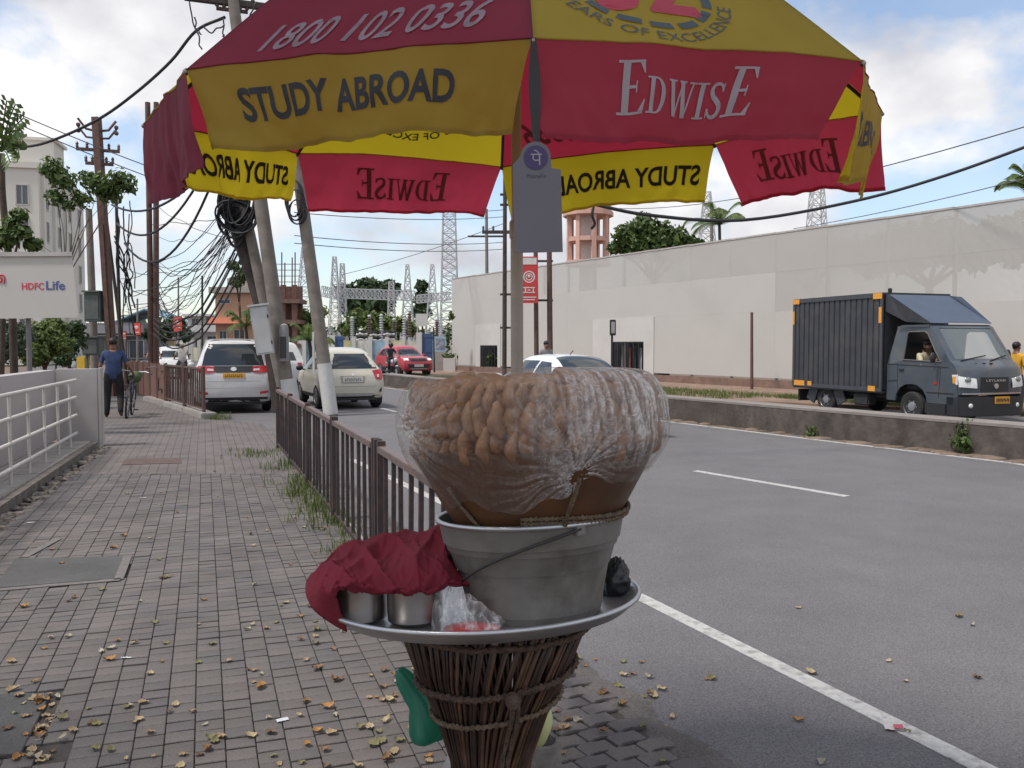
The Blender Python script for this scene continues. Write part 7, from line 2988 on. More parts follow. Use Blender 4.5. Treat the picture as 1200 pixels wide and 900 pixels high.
def leafcloud(b, blobs, n, size, rnd, droop=.2):
    tot = sum(r[0] * r[1] + r[0] * r[2] for _, r in blobs)
    for c, r in blobs:
        k = int(n * (r[0] * r[1] + r[0] * r[2]) / tot)
        for _ in range(k):
            d = Vector((rnd.gauss(0, 1), rnd.gauss(0, 1), rnd.gauss(0, 1))).normalized()
            rr = (rnd.random() ** .38) * (1 + .35 * mnoise.noise(d * 2.3 + Vector(c)))
            if mnoise.noise(d * 3.7 + Vector(c) * 1.7) < -.22: rr *= .62
            p = Vector(c) + Vector((d.x * r[0], d.y * r[1], d.z * r[2])) * rr
            nn = (d + Vector((rnd.gauss(0, .6), rnd.gauss(0, .6), rnd.gauss(.3, .6)))).normalized()
            t = nn.orthogonal().normalized()
            t = (Matrix.Rotation(rnd.uniform(0, 6.3), 3, nn) @ t)
            w = nn.cross(t)
            s = size * rnd.uniform(.6, 1.4)
            t = t - Vector((0, 0, droop))
            b.add([p - t * s * .5, p + w * s * .28, p + t * s * .55, p - w * s * .28], [(0, 1, 2, 3)])


def tree(label, base, h, blobs, n, size, mat, seed, trunk_r=.16, name='tree', group=None, limbs=True):
    rnd = random.Random(seed)
    t = thing(name, label, 'tree', base, 0, group)
    q = MB()
    cc = [Vector(c) for c, _ in blobs]
    top = sum(cc, Vector()) / len(cc)
    fork = Vector((top.x * .4, top.y * .4, max(.3, min(c.z for c in cc) * .75)))
    q.tube(catmull([(0, 0, -.1), fork * .5 + Vector((trunk_r * .6, 0, 0)), fork], 4), [trunk_r * (1 - .05 * k) for k in range(9)], 9)
    q.build('trunk', m_bark, t, smooth='all')
    if limbs:
        for c in cc[:12]:
            q = MB()
            q.tube(catmull([fork, fork.lerp(c, .5) + Vector((rnd.uniform(-.2, .2), 0, .15)), c], 4), [trunk_r * .5 * (1 - .09 * k) for k in range(9)], 6)
            q.build('limb', m_bark, t, smooth='all')
    q = MB()
    leafcloud(q, blobs, n, size, rnd)
    q.build('crown', mat, t, weld=False)
    return t


def blobs_px(base, Y, L):
    """crown lumps measured in the photo: (px, py, radius px, depth offset)"""
    out = []
    for px, py, r, dy in L:
        c = at(px, py, Y + dy) - Vector(base)
        rr = r * Y / 1000
        out.append((c, (rr, rr * .9, rr * .8)))
    return out


# feathery greenery beyond the wall on the left
for k, (px, Y, L, n, mt, lb) in enumerate((
    (-10, 19, [(-20, 395, 40, 0), (8, 402, 26, -.3), (22, 392, 18, .3), (-40, 360, 30, 0)], 4200, 3, 'feathery bush at the left edge beneath the sign board'),
    (50, 21, [(48, 398, 26, 0), (62, 384, 16, .4), (40, 415, 18, -.4), (70, 405, 14, 0)], 4200, 2, 'bright feathery bush behind the sign board post'),
    (82, 24, [(80, 400, 20, 0), (88, 385, 12, 0), (74, 418, 14, -.4)], 2000, 1, 'dark green bush right of the sign board'))):
    b_ = at(px, 430, Y); b_.z = 0
    tree(lb, b_, 3, blobs_px(b_, Y, L), n * 2, .10, m_lf[mt], 30 + k, .08, 'bush')
b_ = at(16, 430, 16.2); b_.z = 0
t = thing('tree', 'bare brown trunk rising past the sign board to large drooping leaves', 'tree', b_)
q = MB()
q.tube(catmull([(0, 0, -.1), at(15, 380, 16.2) - b_, at(10, 300, 16.3) - b_, at(3, 230, 16.3) - b_, at(2, 180, 16.3) - b_], 5), [.075 - .001 * k for k in range(21)], 9)
q.build('trunk', m_bark, t, smooth='all')
q = MB()
o0 = at(1, 178, 16.3) - b_
for k, (ex, ey) in enumerate(((28, 138), (18, 122), (26, 163), (22, 176), (8, 118), (-12, 125), (-20, 160), (12, 190), (24, 150))):
    e = at(ex, ey, 16.2 + R.uniform(-.4, .2)) - b_
    s_ = catmull([o0, o0.lerp(e, .5) + Vector((0, 0, .10)), e], 4)
    q.tube(s_, .012, 5)
    for i in range(2, len(s_)):
        for sg in (-1, 1):
            d = (s_[i] - s_[i - 1]).normalized()
            sd_ = (d.cross(Vector((0, -1, 0.2)))).normalized() * sg
            p = s_[i]
            tip = p + sd_ * .17 + d * .08 - Vector((0, 0, .05))
            m1 = p + (tip - p) * .5 + d * .05
            m2_ = p + (tip - p) * .5 - d * .05
            q.add([p, m2_, tip, m1], [(0, 1, 2, 3)])
q.build('crown', m_lf[0], t, weld=False)
b_ = at(-6, 430, 15.6); b_.z = 0
tree('leafy shrub behind the left end of the sign board', b_, 4, blobs_px(b_, 15.6, [(22, 252, 11, 0), (26, 272, 12, 0), (5, 280, 16, 0), (38, 286, 10, .2), (12, 262, 9, 0)]), 900, .14, m_lf[0], 77, .06)
b_ = at(60, 430, 24.5); b_.z = 0
tree('slender tree whose leafy branches reach across the V armed pole', b_, 6, blobs_px(b_, 24.5, [(62, 198, 17, 0), (74, 212, 16, 0), (66, 232, 13, 0), (95, 232, 15, 0), (118, 215, 18, -.3), (140, 212, 18, -.3), (130, 228, 14, 0), (152, 220, 10, 0), (80, 242, 9, 0), (104, 210, 13, 0), (45, 285, 6, 0)]), 2100, .15, m_lf[0], 5, .03)

# far trees and bushes
def fartree(label, px, Y, L, n, size, mt, seed, name='tree', tr=.2):
    b_ = at(px, 420, Y); b_.z = -.1
    return tree(label, b_, 5, blobs_px(b_, Y, L), n, size, m_lf[mt], seed, tr, name)


fartree('broad dark tree crown beyond the substation gantry', 430, 150, [(405, 342, 12, 0), (430, 338, 16, 0), (455, 338, 14, 0), (440, 352, 24, 0), (415, 356, 20, 0)], 2600, 1.3, 1, 11, tr=.4)
fartree('upright dark green tree between the lattice masts', 495, 120, [(494, 335, 8, 0), (495, 350, 11, 0), (494, 366, 12, 0)], 1200, .9, 1, 12)
fartree('pale green bushes in front of the gantry legs', 445, 88, [(420, 372, 14, 0), (440, 378, 16, 0), (462, 380, 14, 0), (480, 384, 12, 0), (408, 385, 12, 0)], 2600, .5, 2, 13)
fartree('bushy green tree behind the leaning concrete pole', 366, 60, [(352, 372, 14, 0), (366, 385, 16, 0), (350, 398, 14, 0), (375, 365, 10, 0), (372, 402, 12, 0)], 2600, .34, 2, 14)
fartree('dark dense tree above the far traffic', 190, 80, [(192, 388, 14, 0), (205, 380, 12, 0), (178, 392, 10, 0), (216, 392, 10, 0)], 1600, .5, 1, 15)
fartree('tree top behind the boxed concrete pole', 282, 90, [(274, 312, 8, 0), (284, 322, 9, 0), (278, 330, 9, 0)], 700, .45, 0, 16)
fartree('big green tree showing above the hoarding wall', 765, 62, [(735, 276, 18, 0), (755, 268, 20, 0), (775, 276, 20, 0), (795, 282, 18, 0), (812, 288, 13, 0), (745, 288, 20, 0), (722, 290, 10, 0), (765, 290, 22, 0), (790, 296, 16, 0)], 6500, .42, 0, 17, tr=.3)
fartree('large tree whose shape shows through the hoarding mesh at the right', 1080, 44, [(1060, 292, 38, 0), (1100, 282, 36, 0), (1140, 290, 34, 0), (1020, 300, 30, 0), (1185, 282, 40, 0)], 3600, .55, 1, 18, tr=.3)
fartree('tree showing faintly through the hoarding mesh near the lattice mast', 955, 52, [(930, 300, 26, 0), (960, 292, 24, 0), (985, 296, 22, 0), (905, 310, 20, 0)], 2200, .55, 1, 19, tr=.3)


def palm(label, px, yt, yb, Y, n=11, fl=2.4, seed=1, tr=.14):
    rnd = random.Random(seed)
    b_ = at(px, yb, Y); b_.z = -.05
    t = thing('palm_tree', label, 'palm tree', b_)
    top = at(px, yt, Y) - b_
    q = MB()
    q.tube(catmull([(0, 0, 0), top * .5 + Vector((.12, 0, 0)), top], 6), [tr - .003 * k for k in range(13)], 9)
    q.build('trunk', m_bark, t, smooth='all')
    for k in range(n):
        a = 2 * pi * k / n + rnd.uniform(-.2, .2)
        el = rnd.uniform(.1, 1.1)
        d = Vector((cos(a) * cos(el), sin(a) * cos(el), sin(el)))
        L = fl * rnd.uniform(.8, 1.1)
        s_ = catmull([top, top + d * L * .5, top + d * L * .85 - Vector((0, 0, L * .14)), top + d * L - Vector((0, 0, L * .38))], 5)
        q = MB()
        q.tube(s_, .025, 4)
        for i in range(1, len(s_)):
            dd = (s_[i] - s_[i - 1]).normalized()
            side = dd.cross(Vector((0, 0, 1))).normalized()
            for sg in (-1, 1):
                for off in (0, .5):
                    p = s_[i - 1].lerp(s_[i], off)
                    ll = fl * .24 * sin(pi * min(.95, (i + off) / len(s_) * .9 + .12))
                    tip = p + side * sg * ll + dd * ll * .5 - Vector((0, 0, ll * .45))
                    w = dd * .045
                    q.add([p - w, p + w, tip], [(0, 1, 2)])
        q.build('frond', m_lf[2 if k % 3 else 0], t, weld=False)
    return t


palm('coconut palm standing behind the hoarding wall', 843, 262, 330, 60, 12, 2.6, 1)
palm('palm frond tips above the hoarding wall at the right edge', 1212, 222, 300, 30, 12, 1.6, 2)
palm('small palm in front of the orange house', 288, 382, 412, 62, 11, 2.2, 3)
palm('young banana like palm beside the unfinished building', 362, 398, 425, 48, 9, 1.7, 4)

# added tree, out of view behind the camera, so that its crown shades the stand
rnd_ = random.Random(44)
tree('broad leafy tree added out of view behind the viewpoint to shade the snack stand', (-3.6, -3.2, -.05), 9, [(Vector((0.9 + rnd_.uniform(-3.2, 3.0), 1.9 + rnd_.uniform(-3.0, 2.6), rnd_.uniform(6.2, 8.6))), (1.25, 1.2, .8)) for _ in range(20)], 6200, .30, m_lf[0], 44, .22)
# plants by the median
for k, (px, py, h, w, n, lb) in enumerate(((1132, 531, .52, .24, 420, 'leafy green plant growing against the median wall at the right'), (953, 512, .22, .14, 160, 'small tuft of weeds against the middle of the median wall'))):
    p = gnd(px, py, ROADZ)
    t = thing('roadside_plant', lb, 'plant', (p.x - .1, p.y - .12, ROADZ))
    q = MB()
    for j in range(7):
        a = 2 * pi * j / 7
        q.tube([(0, 0, 0), (w * .35 * cos(a), w * .35 * sin(a) - .03, h * .5), (w * .7 * cos(a), w * .6 * sin(a) - .03, h * R.uniform(.7, 1))], .006, 5)
    q.build('stems', m_bark, t)
    q = MB()
    rnd = random.Random(k + 50)
    leafcloud(q, [(Vector((0, -.03, h * .35)), (w * .95, w * .8, h * .32)), (Vector((.03, -.02, h * .72)), (w * .6, w * .55, h * .30))], n, .10 if k == 0 else .05, rnd, .35)
    q.build('leaves', m_lf[0], t, weld=False)
grass([(gnd(1190 + R.uniform(-20, 30), 486, .0).x, gnd(1190, 486, 0).y + R.uniform(0, 1.5), 0.0) for _ in range(40)], 'grass', 'dry grass behind the median at the truck\'s front', (.1, .3), 12, .2)

# ------------------------------------------------------------ buildings
def house(name, label, boxes, rz=0.0, origin=None, cat='building'):
    """boxes: (part, centre, dims, material)"""
    t = thing(name, label, cat, origin, rz)
    for nm, c, d, m in boxes:
        q = MB()
        q.box(c, d)
        q.build(nm, m, t, bevel=.02)
    return t


def windows(t, cells, mw, mf, depth=.05, yface=0.0, axis='y'):
    """cells: (u, z, w, h) on the front (-y) or right (+x) face"""
    for u, z, w, h in cells:
        q = MB()
        if axis == 'y':
            for dx, dz, ww, hh in ((0, h / 2, w + .12, .08), (0, -h / 2, w + .12, .08), (-w / 2, 0, .08, h), (w / 2, 0, .08, h), (0, 0, .05, h)):
                q.box((u + dx, yface - .03, z + dz), (ww, .08, hh))
            f = q.build('window', mf, t)
            q = MB()
            q.box((u, yface - .006, z), (w, .02, h))
        else:
            for dx, dz, ww, hh in ((0, h / 2, w + .12, .08), (0, -h / 2, w + .12, .08), (-w / 2, 0, .08, h), (w / 2, 0, .08, h), (0, 0, .05, h)):
                q.box((yface + .03, u + dx, z + dz), (.08, ww, hh))
            f = q.build('window', mf, t)
            q = MB()
            q.box((yface + .006, u, z), (.02, w, h))
        q.build('pane', mw, f)


m_cream = M('tower_cream', (.62, .59, .53), rough=.85, var=.04, scale=.3, dirt=.25, dirtcol=(.45, .42, .38), dscale=.15)
m_pane = Mglass('window_pane', (.07, .085, .10), .15)
m_wf = M('window_frame', (.50, .48, .45), rough=.7)
# cream tower: corner towards the road at px 52
cw = at(50, 420, 70)
T1 = thing('tower_block', 'tall cream tower block behind the tree at the left', 'building', (cw.x, 70, 0), radians(14))
for nm, c, d in (('wall', (-8.5, 7.5, 8.0), (17, 15, 16.0)), ('parapet', (-8.5, 7.5, 16.2), (17.4, 15.4, .5)), ('roof_storey', (-12.0, 6.5, 17.4), (9, 8, 1.9)), ('roof_slab', (-12, 6.5, 18.5), (9.8, 8.8, .3)), ('lift_tower', (-2.2, 8.5, 18.0), (3.4, 3.4, 3.4)), ('lift_tower_slab', (-2.2, 8.5, 19.8), (3.9, 3.9, .25))):
    q = MB()
    q.box(c, d)
    q.build(nm, m_cream, T1)
wz = [3.0 + 2.7 * k for k in range(5)]
windows(T1, [(u, z, .9, 1.7) for u in (2.2, 6.0, 9.6, 13) for z in wz], m_pane, m_wf, axis='x', yface=0.0)
windows(T1, [(u, z, .9, 1.6) for u in (-1.2, -4, -7.5, -11) for z in wz], m_pane, m_wf, yface=0.0)
windows(T1, [(u, 17.4, 1.0, 1.2) for u in (-8.6, -10, -11.4, -12.8, -14.2, -15.6)], m_pane, m_wf, yface=2.5)
for u in (0.9, 4.1, 7.8):
    q = MB()
    q.box((.12, u, 8), (.24, .5, 15.6))
    q.build('pilaster', m_cream, T1)

m_orange = M('house_orange', (.50, .285, .18), rough=.85, var=.06, dirt=.3, dirtcol=(.32, .2, .15))
m_terra = M('terracotta', (.38, .12, .065), rough=.85, var=.15)
m_slab = M('roof_slab', (.36, .31, .27), rough=.9, var=.15)
YH = 105.0
s = YH / 1000
c = at(275, 405, YH)
H1 = thing('orange_house', 'orange two storey house with red awning roofs behind the white people carrier', 'building', (c.x, YH, 0))
for nm, cc, d, m in (('wall', (0, 2.5, 3.9), (4.6, 5, 8.2), m_orange), ('roof_slab', (0, 2.4, 8.4), (5.8, 6, .7), m_slab), ('roof_tank', (.2, 2.4, 9.3), (2.6, 3, 1.2), m_slab)):
    q = MB()
    q.box(cc, d)
    q.build(nm, m, H1)
for z in (4.2, .6):
    q = MB()
    q.extr([(-.9, 0), (.2, 0.75), (.2, .9), (-.95, .1)], -3.0, 2.6, lambda u, v, w: Vector((w, u - .1, z + v)))
    q.build('awning_roof', m_terra, H1)
windows(H1, [(.6, 2.6, 1.3, 1.9), (-1.2, 7.0, 1.5, .5)], m_pane, m_wf)
windows(H1, [(-1.4, 2.6, .9, 1.6)], m_pane, m_wf)
m_wht = M('house_white', (.56, .55, .53), rough=.8, var=.05, dirt=.2)
c = at(238, 405, 118)
H2 = thing('white_house', 'white modern house with balconies left of the orange house', 'building', (c.x, 118, 0))
for nm, cc, d in (('wall', (0, 3, 2.8), (4.4, 5, 5.6)), ('balcony_slab', (-.2, -.2, 3.6), (5.2, 1.6, .25)), ('roof', (0, 2.6, 5.8), (5.2, 6.4, .3)), ('side_wing', (-2.9, 3, 2.0), (2.2, 4, 4.0)), ('column', (-1.9, -.8, 1.8), (.3, .3, 3.5)), ('balcony_parapet', (-.2, -.95, 4.0), (5.2, .12, .8))):
    q = MB()
    q.box(cc, d)
    q.build(nm, m_wht, H2)
windows(H2, [(-1.2, 4.7, 1.0, 1.3), (1.0, 4.7, 1.4, 1.7), (1.2, 1.9, 1.5, 2.0), (-.8, 1.9, .9, 1.5)], m_pane, m_wf, yface=.5)
c = at(172, 405, 125)
H3 = thing('blue_roofed_building', 'low yellowish building with a blue sheet roof far down the road', 'building', (c.x, 125, 0))
for nm, cc, d, m in (('wall', (0, 3, 2.4), (8, 6, 5.0), M('house_ochre', (.46, .36, .22), rough=.85)), ('canopy', (0, -.6, 2.6), (8.6, 1.6, .2), m_slab)):
    q = MB()
    q.box(cc, d)
    q.build(nm, m, H3)
q = MB()
q.extr([(-4.6, 4.9), (0, 6.8), (4.6, 4.9), (4.6, 5.1), (0, 7.0), (-4.6, 5.1)], -.6, 6.6, lambda u, v, w: Vector((u, w, v)))
q.build('roof', M('blue_roof', (.16, .28, .36), rough=.6, var=.1), H3)
windows(H3, [(u, 3.6, 1.2, 1.1) for u in (-2.8, -.6, 1.6)] + [(u, 1.2, 1.5, 1.5) for u in (-2.5, 0, 2.5)], m_pane, m_wf)
# shop row, dark, left of the road
c = at(120, 405, 95)
H4 = thing('dark_shop_row', 'dark low shop row behind the poles at the far left', 'building', (c.x, 95, 0))
for nm, cc, d, m in (('wall', (0, 3, 2.0), (9, 6, 4.2), M('shop_grey', (.16, .16, .17), rough=.85)), ('fascia', (0, -.2, 3.4), (9.2, .4, .9), M('fascia_grey', (.25, .25, .27), rough=.7)), ('awning', (0, -.9, 2.7), (8, 1.6, .12), M('awning_grey', (.2, .2, .21), rough=.7))):
    q = MB()
    q.box(cc, d)
    q.build(nm, m, H4)
windows(H4, [(u, 1.2, 1.6, 2.0) for u in (-3, -.5, 2, 3.8)], m_pane, m_wf)
# pale compound wall below the houses
p0, p1 = at(225, 412, 92), at(345, 412, 84)
cwall = thing('compound_wall', 'pale yellow compound wall with railings below the orange house', 'wall', (p0.x, p0.y, 0))
m_yw = M('wall_cream', (.52, .48, .36), rough=.85, var=.08, dirt=.3)
n = 12
for k in range(n):
    a_, b_ = Vector((p0.x, p0.y, 0)).lerp(Vector((p1.x, p1.y, 0)), k / n), Vector((p0.x, p0.y, 0)).lerp(Vector((p1.x, p1.y, 0)), (k + 1) / n)
    q = MB()
    q.bar(a_ + Vector((0, 0, .7)), b_ + Vector((0, 0, .7)), .2, 1.4)
    q.build('wall_panel', m_yw, cwall, world=True)
    q = MB()
    q.box(a_ + Vector((0, -.1, 1.1)), (.35, .35, 2.3))
    q.build('pillar', m_whitep, cwall, world=True)
    if k % 2:
        q = MB()
        for j in range(6):
            u = a_.lerp(b_, (j + .5) / 6)
            q.box(u + Vector((0, 0, 1.7)), (.05, .05, .7))
        q.build('railing', M('rail_green', (.25, .33, .18), rough=.6), cwall, world=True)

# unfinished building: rusty columns and bars
c = at(333, 420, 58)
U1 = thing('unfinished_building', 'unfinished rusty concrete frame with bare bars behind the leaning poles', 'building', (c.x, 58, 0))
m_rebar = M('rebar', (.13, .065, .05), rough=.9, var=.3)
for x in (-.75, 0, .75):
    for y in (0, 1.5):
        q = MB()
        q.box((x, y, 2.8), (.32, .32, 5.8))
        q.build('column', m_rebar, U1)
for z in (1.6, 3.2, 4.6):
    q = MB()
    q.box((0, .75, z), (2.3, 2.1, .28))
    q.build('floor_slab', M('raw_slab', (.16, .095, .075), rough=.95, var=.3), U1)
for k, x in enumerate((-.8, -.6, -.1, .1, .6, .8)):
    q = MB()
    q.tube([(x, 0, 5.6), (x + .03, 0, 7.2 + .35 * (k % 3))], .045, 5)
    for z in (5.9, 6.3, 6.7, 7.1):
        q.tube([(x - .3, 0, z), (x + .35, 0, z)], .022, 4)
    q.build('bar', m_rebar, U1)

# pink water tower above the hoarding
YW = 88.0
c = at(689, 300, YW)
WT = thing('water_tower', 'pink water tower with tall arched openings above the hoarding wall', 'tower', (c.x, YW, 0))
m_pink = M('tower_pink', (.60, .36, .29), rough=.8, var=.05, dirt=.2)
zc = lambda py: zat(py, YW)
for nm, z0, z1, r_ in (('tank_wall', zc(250), zc(225), 2.35), ('tank_cornice', zc(254), zc(249), 2.6), ('ring_beam', zc(284), zc(279), 2.2), ('base_ring', zc(312), zc(306), 2.3)):
    q = MB()
    q.lathe([(.001, z0), (r_, z0), (r_, z1), (.001, z1)], 12)
    q.build(nm, m_pink, WT)
for k in range(8):
    a = 2 * pi * k / 8 + .2
    q = MB()
    q.box((2.0 * cos(a), 2.0 * sin(a), zc(280)), (.42, .42, zc(250) - zc(312)), rz=a)
    q.build('column', m_pink, WT)
q = MB()
q.lathe([(.9, 0), (.9, zc(254))], 10)
q.build('shaft', M('shaft_white', (.62, .56, .52), rough=.8), WT)
q = MB()
q.lathe([(2.6, zc(225)), (1.4, zc(214)), (.001, zc(210))], 12, close=False)
q.build('roof', m_pink, WT)

# ------------------------------------------------------------ substation lattice
m_galvs = M('lattice_grey', (.48, .48, .49), rough=.6, metal=.2, var=.08)


def lattice(label, px, ytop, ybase, Y, w0, w1, name='lattice_mast', nb=10, arms=(), group=None, r=.06):
    b_ = at(px, ybase, Y)
    t = thing(name, label, 'mast', (b_.x, Y, b_.z), 0, group)
    H = zat(ytop, Y) - b_.z
    cr = lambda f, i: Vector(((w0 + (w1 - w0) * f) / 2 * (1, 1, -1, -1)[i], (w0 + (w1 - w0) * f) / 2 * (1, -1, -1, 1)[i], H * f))
    for i in range(4):
        q = MB()
        q.bar(cr(0, i), cr(1, i), r * 1.4, r * 1.4)
        q.build('leg', m_galvs, t)
    q = MB()
    for k in range(nb):
        f0, f1 = k / nb, (k + 1) / nb
        for i in range(4):
            j = (i + 1) % 4
            q.bar(cr(f0, i), cr(f1, j), r, r)
            q.bar(cr(f0, j), cr(f1, i), r, r)
            q.bar(cr(f1, i), cr(f1, j), r, r)
    q.build('bracing', m_galvs, t)
    for py, hw in arms:
        z = zat(py, Y) - b_.z
        q = MB()
        q.bar((-hw, 0, z), (hw, 0, z), r * 1.6, r * 1.6)
        q.build('arm', m_galvs, t)
    return t


def gantry(label, pa, pb, h, Y, n=14, r=.05):
    a, b_ = at(pa[0], pa[1], Y), at(pb[0], pb[1], Y)
    t = thing('gantry_beam', label, 'gantry', a)
    hz = h * Y / 1000
    for dz in (0, -hz):
        for dy in (0, hz * .8):
            q = MB()
            q.bar(Vector((0, dy, dz)), b_ - a + Vector((0, dy, dz)), r * 1.5, r * 1.5)
            q.build('chord', m_galvs, t)
    q = MB()
    for k in range(n):
        p0, p1 = (b_ - a) * (k / n), (b_ - a) * ((k + 1) / n)
        for dy in (0, hz * .8):
            q.bar(p0 + Vector((0, dy, 0)), p1 + Vector((0, dy, -hz)), r, r)
            q.bar(p0 + Vector((0, dy, -hz)), p1 + Vector((0, dy, 0)), r, r)
            q.bar(p0 + Vector((0, dy, 0)), p0 + Vector((0, dy, -hz)), r, r)
        q.bar(p0, p0 + Vector((0, hz * .8, 0)), r, r)
    q.build('bracing', m_galvs, t)
    return t


YS = 92.0
for k, (px, yt, yb, w0, w1, lb) in enumerate(((393, 301, 408, 1.5, .35, 'lattice mast carrying the left end of the long gantry'), (402, 309, 408, 1.1, .4, 'second lattice mast close to the left end of the long gantry'), (478, 310, 408, 1.7, .3, 'lattice mast in the middle with a pointed top'), (507, 310, 408, 1.7, .3, 'lattice mast next to the tall white one'), (358, 290, 405, 2.2, .5, 'lattice mast partly behind the leaning concrete pole'), (459, 330, 400, 1.0, .5, 'short lattice mast under the middle of the gantry'))):
    lattice(lb, px, yt, yb, YS + 2 * (k % 3), w0, w1, r=.055)
lattice('tall white lattice mast beside the end of the hoarding wall', 527, 242, 425, 66, 1.5, .9, nb=18, r=.05)
lattice('tall lattice mast above the hoarding behind the palm', 828, 225, 320, 75, 1.7, .5, r=.05, nb=8)
pole('grey pole beside the lattice mast near the palm', (at(835, 300, 74).x, 74, 0), at(834, 238, 74), .16, .14, m_cpole)
lattice('lone lattice mast above the right part of the hoarding', 956, 213, 320, 80, 2.0, .9, r=.055, nb=8, arms=((215, 1.2),))
gantry('long gantry beam spanning the substation', (402, 338), (486, 341), 11, YS, 16)
gantry('shorter gantry beam running towards the white mast', (488, 346), (528, 342), 9, YS - 5, 8)
gantry('short gantry beam behind the leaning concrete pole', (377, 335), (400, 340), 12, YS + 3, 5)
m_por = M('insulator_brown', (.14, .09, .075), rough=.3)
for k, (px, yt, yb) in enumerate(((413, 374, 395), (433, 372, 396), (447, 371, 396), (462, 376, 398), (474, 372, 398), (480, 366, 395), (517, 370, 400), (512, 376, 398))):
    b_ = at(px, yb, 80)
    t = thing('insulator_stack', ('ribbed insulator column in the substation yard'), 'insulator', b_, 0, 'insulator columns in the substation yard')
    H = (yb - yt) * .08
    q = MB()
    pr = []
    for i in range(9):
        z = H * i / 9
        pr += [(.10, z), (.24, z + H * .04), (.10, z + H * .08)]
    q.lathe(pr, 10)
    q.build('ribbed_column', m_por if k % 2 else m_galvs, t)
    q = MB()
    q.ball((0, 0, H + .1), (.18, .18, .14), 10, 7)
    q.build('cap', m_galvs, t)
    q = MB()
    q.box((0, 0, -b_.z / 2), (.3, .3, b_.z))
    q.build('pedestal', m_galvs, t)
for k, (px, py) in enumerate(((424, 398), (440, 399), (456, 398))):
    c = at(px, py, 70)
    t = thing('reactor_rings', 'stack of pale wavy rings in the substation yard, number %s from the left' % ('one', 'two', 'three')[k], 'coil', (c.x, 70, c.z), 0, 'ring stacks in the yard')
    for i in range(4):
        q = MB()
        q.tube([(.42 * cos(a), .42 * sin(a), i * .22 + .05 * sin(3 * a)) for a in [2 * pi * j / 20 for j in range(21)]], .06, 6, caps=False)
        q.build('ring', m_whitep if i % 2 == 0 else m_under, t)
    q = MB()
    q.box((0, 0, -c.z / 2), (.25, .25, c.z))
    q.build('pedestal', m_galvs, t)
# yard wall with murals, gates, board
wy = 58.0
sw = thing('substation_wall', 'pale painted compound wall of the substation with faded murals', 'wall', (at(440, 410, wy).x, wy, 0))
x0, x1 = at(338, 410, wy).x, at(531, 410, wy).x
ox = sw.location.x
n = 10
mural = [(.50, .47, .40), (.22, .34, .40), (.50, .45, .36), (.45, .42, .22), (.52, .50, .44), (.25, .36, .42), (.46, .43, .26), (.52, .49, .42), (.36, .44, .40), (.5, .47, .42)]
for k in range(n):
    a_, b_ = x0 + (x1 - x0) * k / n, x0 + (x1 - x0) * (k + 1) / n
    q = MB()
    q.box(((a_ + b_) / 2 - ox, 0, .95), (b_ - a_ - .26, .2, 2.0))
    q.build('wall_panel', M('mural_%d' % k, mural[k], rough=.85, var=.35, scale=1.6), sw)
    q = MB()
    q.box((a_ - ox, -.05, 1.05), (.25, .34, 2.3))
    q.build('pillar', m_whitep, sw)
m_blue = M('gate_blue', (.045, .085, .19), rough=.5, var=.1)
for k, (px, y0, y1, w, lb) in enumerate(((501, 391, 424, 12, 'tall blue metal gate leaf beside the red car'), (398, 394, 413, 9, 'small blue metal hut above the cream hatchback'))):
    YY = 55.0
    c = at(px, (y0 + y1) / 2, YY)
    t = thing('blue_gate', lb, 'gate', (c.x, YY, 0))
    h = zat(y0, YY)
    q = MB()
    q.box((0, 0, h / 2), (w * .055, .12, h))
    q.build('gate_leaf', m_blue, t)
    q = MB()
    for z in (.3, h * .5, h - .2): q.box((0, -.07, z), (w * .055, .03, .06))
    q.build('gate_frame', m_blue, t)
    q = MB()
    q.box((-w * .055 / 2 - .2, 0, h / 2), (.36, .36, h + .15))
    q.build('gate_post', m_whitep, t)
c = at(494, 375, 60)
t = thing('notice_board', 'blank white notice board on posts above the blue gate', 'board', (c.x, 60, 0))
q = MB()
q.box((0, 0, c.z), (.82, .06, .88))
q.build('board', m_whitep, t)
for s_ in (-.3, .3):
    q = MB()
    q.box((s_, .06, c.z / 2), (.07, .07, c.z))
    q.build('post', m_galvs, t)
c = at(516, 405, 54)
t = thing('poster_panel', 'framed blue and white poster panel right of the blue gate', 'poster', (c.x, 54, 0))
q = MB()
q.box((0, 0, 1.7), (.8, .08, .95))
q.build('frame', M('frame_lightblue', (.30, .42, .52), rough=.6), t)
q = MB()
q.box((0, -.045, 1.7), (.55, .02, .7))
q.build('sheet', M('poster_sheet', (.22, .24, .30), rough=.6, var=.7, scale=5), t)
q = MB()
q.box((0, .03, .6), (.9, .2, 1.25))
q.build('pedestal', m_conc, t)
p = at(527, 428, 52)
t = thing('planter', 'square pale planter with a climbing plant at the hoarding end', 'planter', (p.x, 52, 0))
q = MB()
q.box((0, 0, .42), (.72, .72, .85))
q.build('pot', m_whitep, t, bevel=.02)
q = MB()
leafcloud(q, [(Vector((0, 0, .95)), (.42, .42, .2)), (Vector((-.1, 0, 2.2)), (.16, .16, 1.2)), (Vector((.1, 0, 3.4)), (.22, .2, .3))], 260, .22, random.Random(9))
q.build('leaves', m_lf[0], t, weld=False)
pole('thin black pole before the blue gate', (at(509, 424, 50).x, 50, 0), at(508, 384, 50), .05, .04, m_vblack, name='street_pole')
# plants seen in the left opening of the hoarding
pc = wpt(4.9, .5, .3)
t = thing('potted_plant', 'green plant inside the barred opening at the far end of the hoarding', 'plant', pc)
q = MB()
leafcloud(q, [(Vector((0, 0, .5)), (.6, .35, .5))], 180, .25, random.Random(19))
q.build('leaves', m_lf[0], t, weld=False)
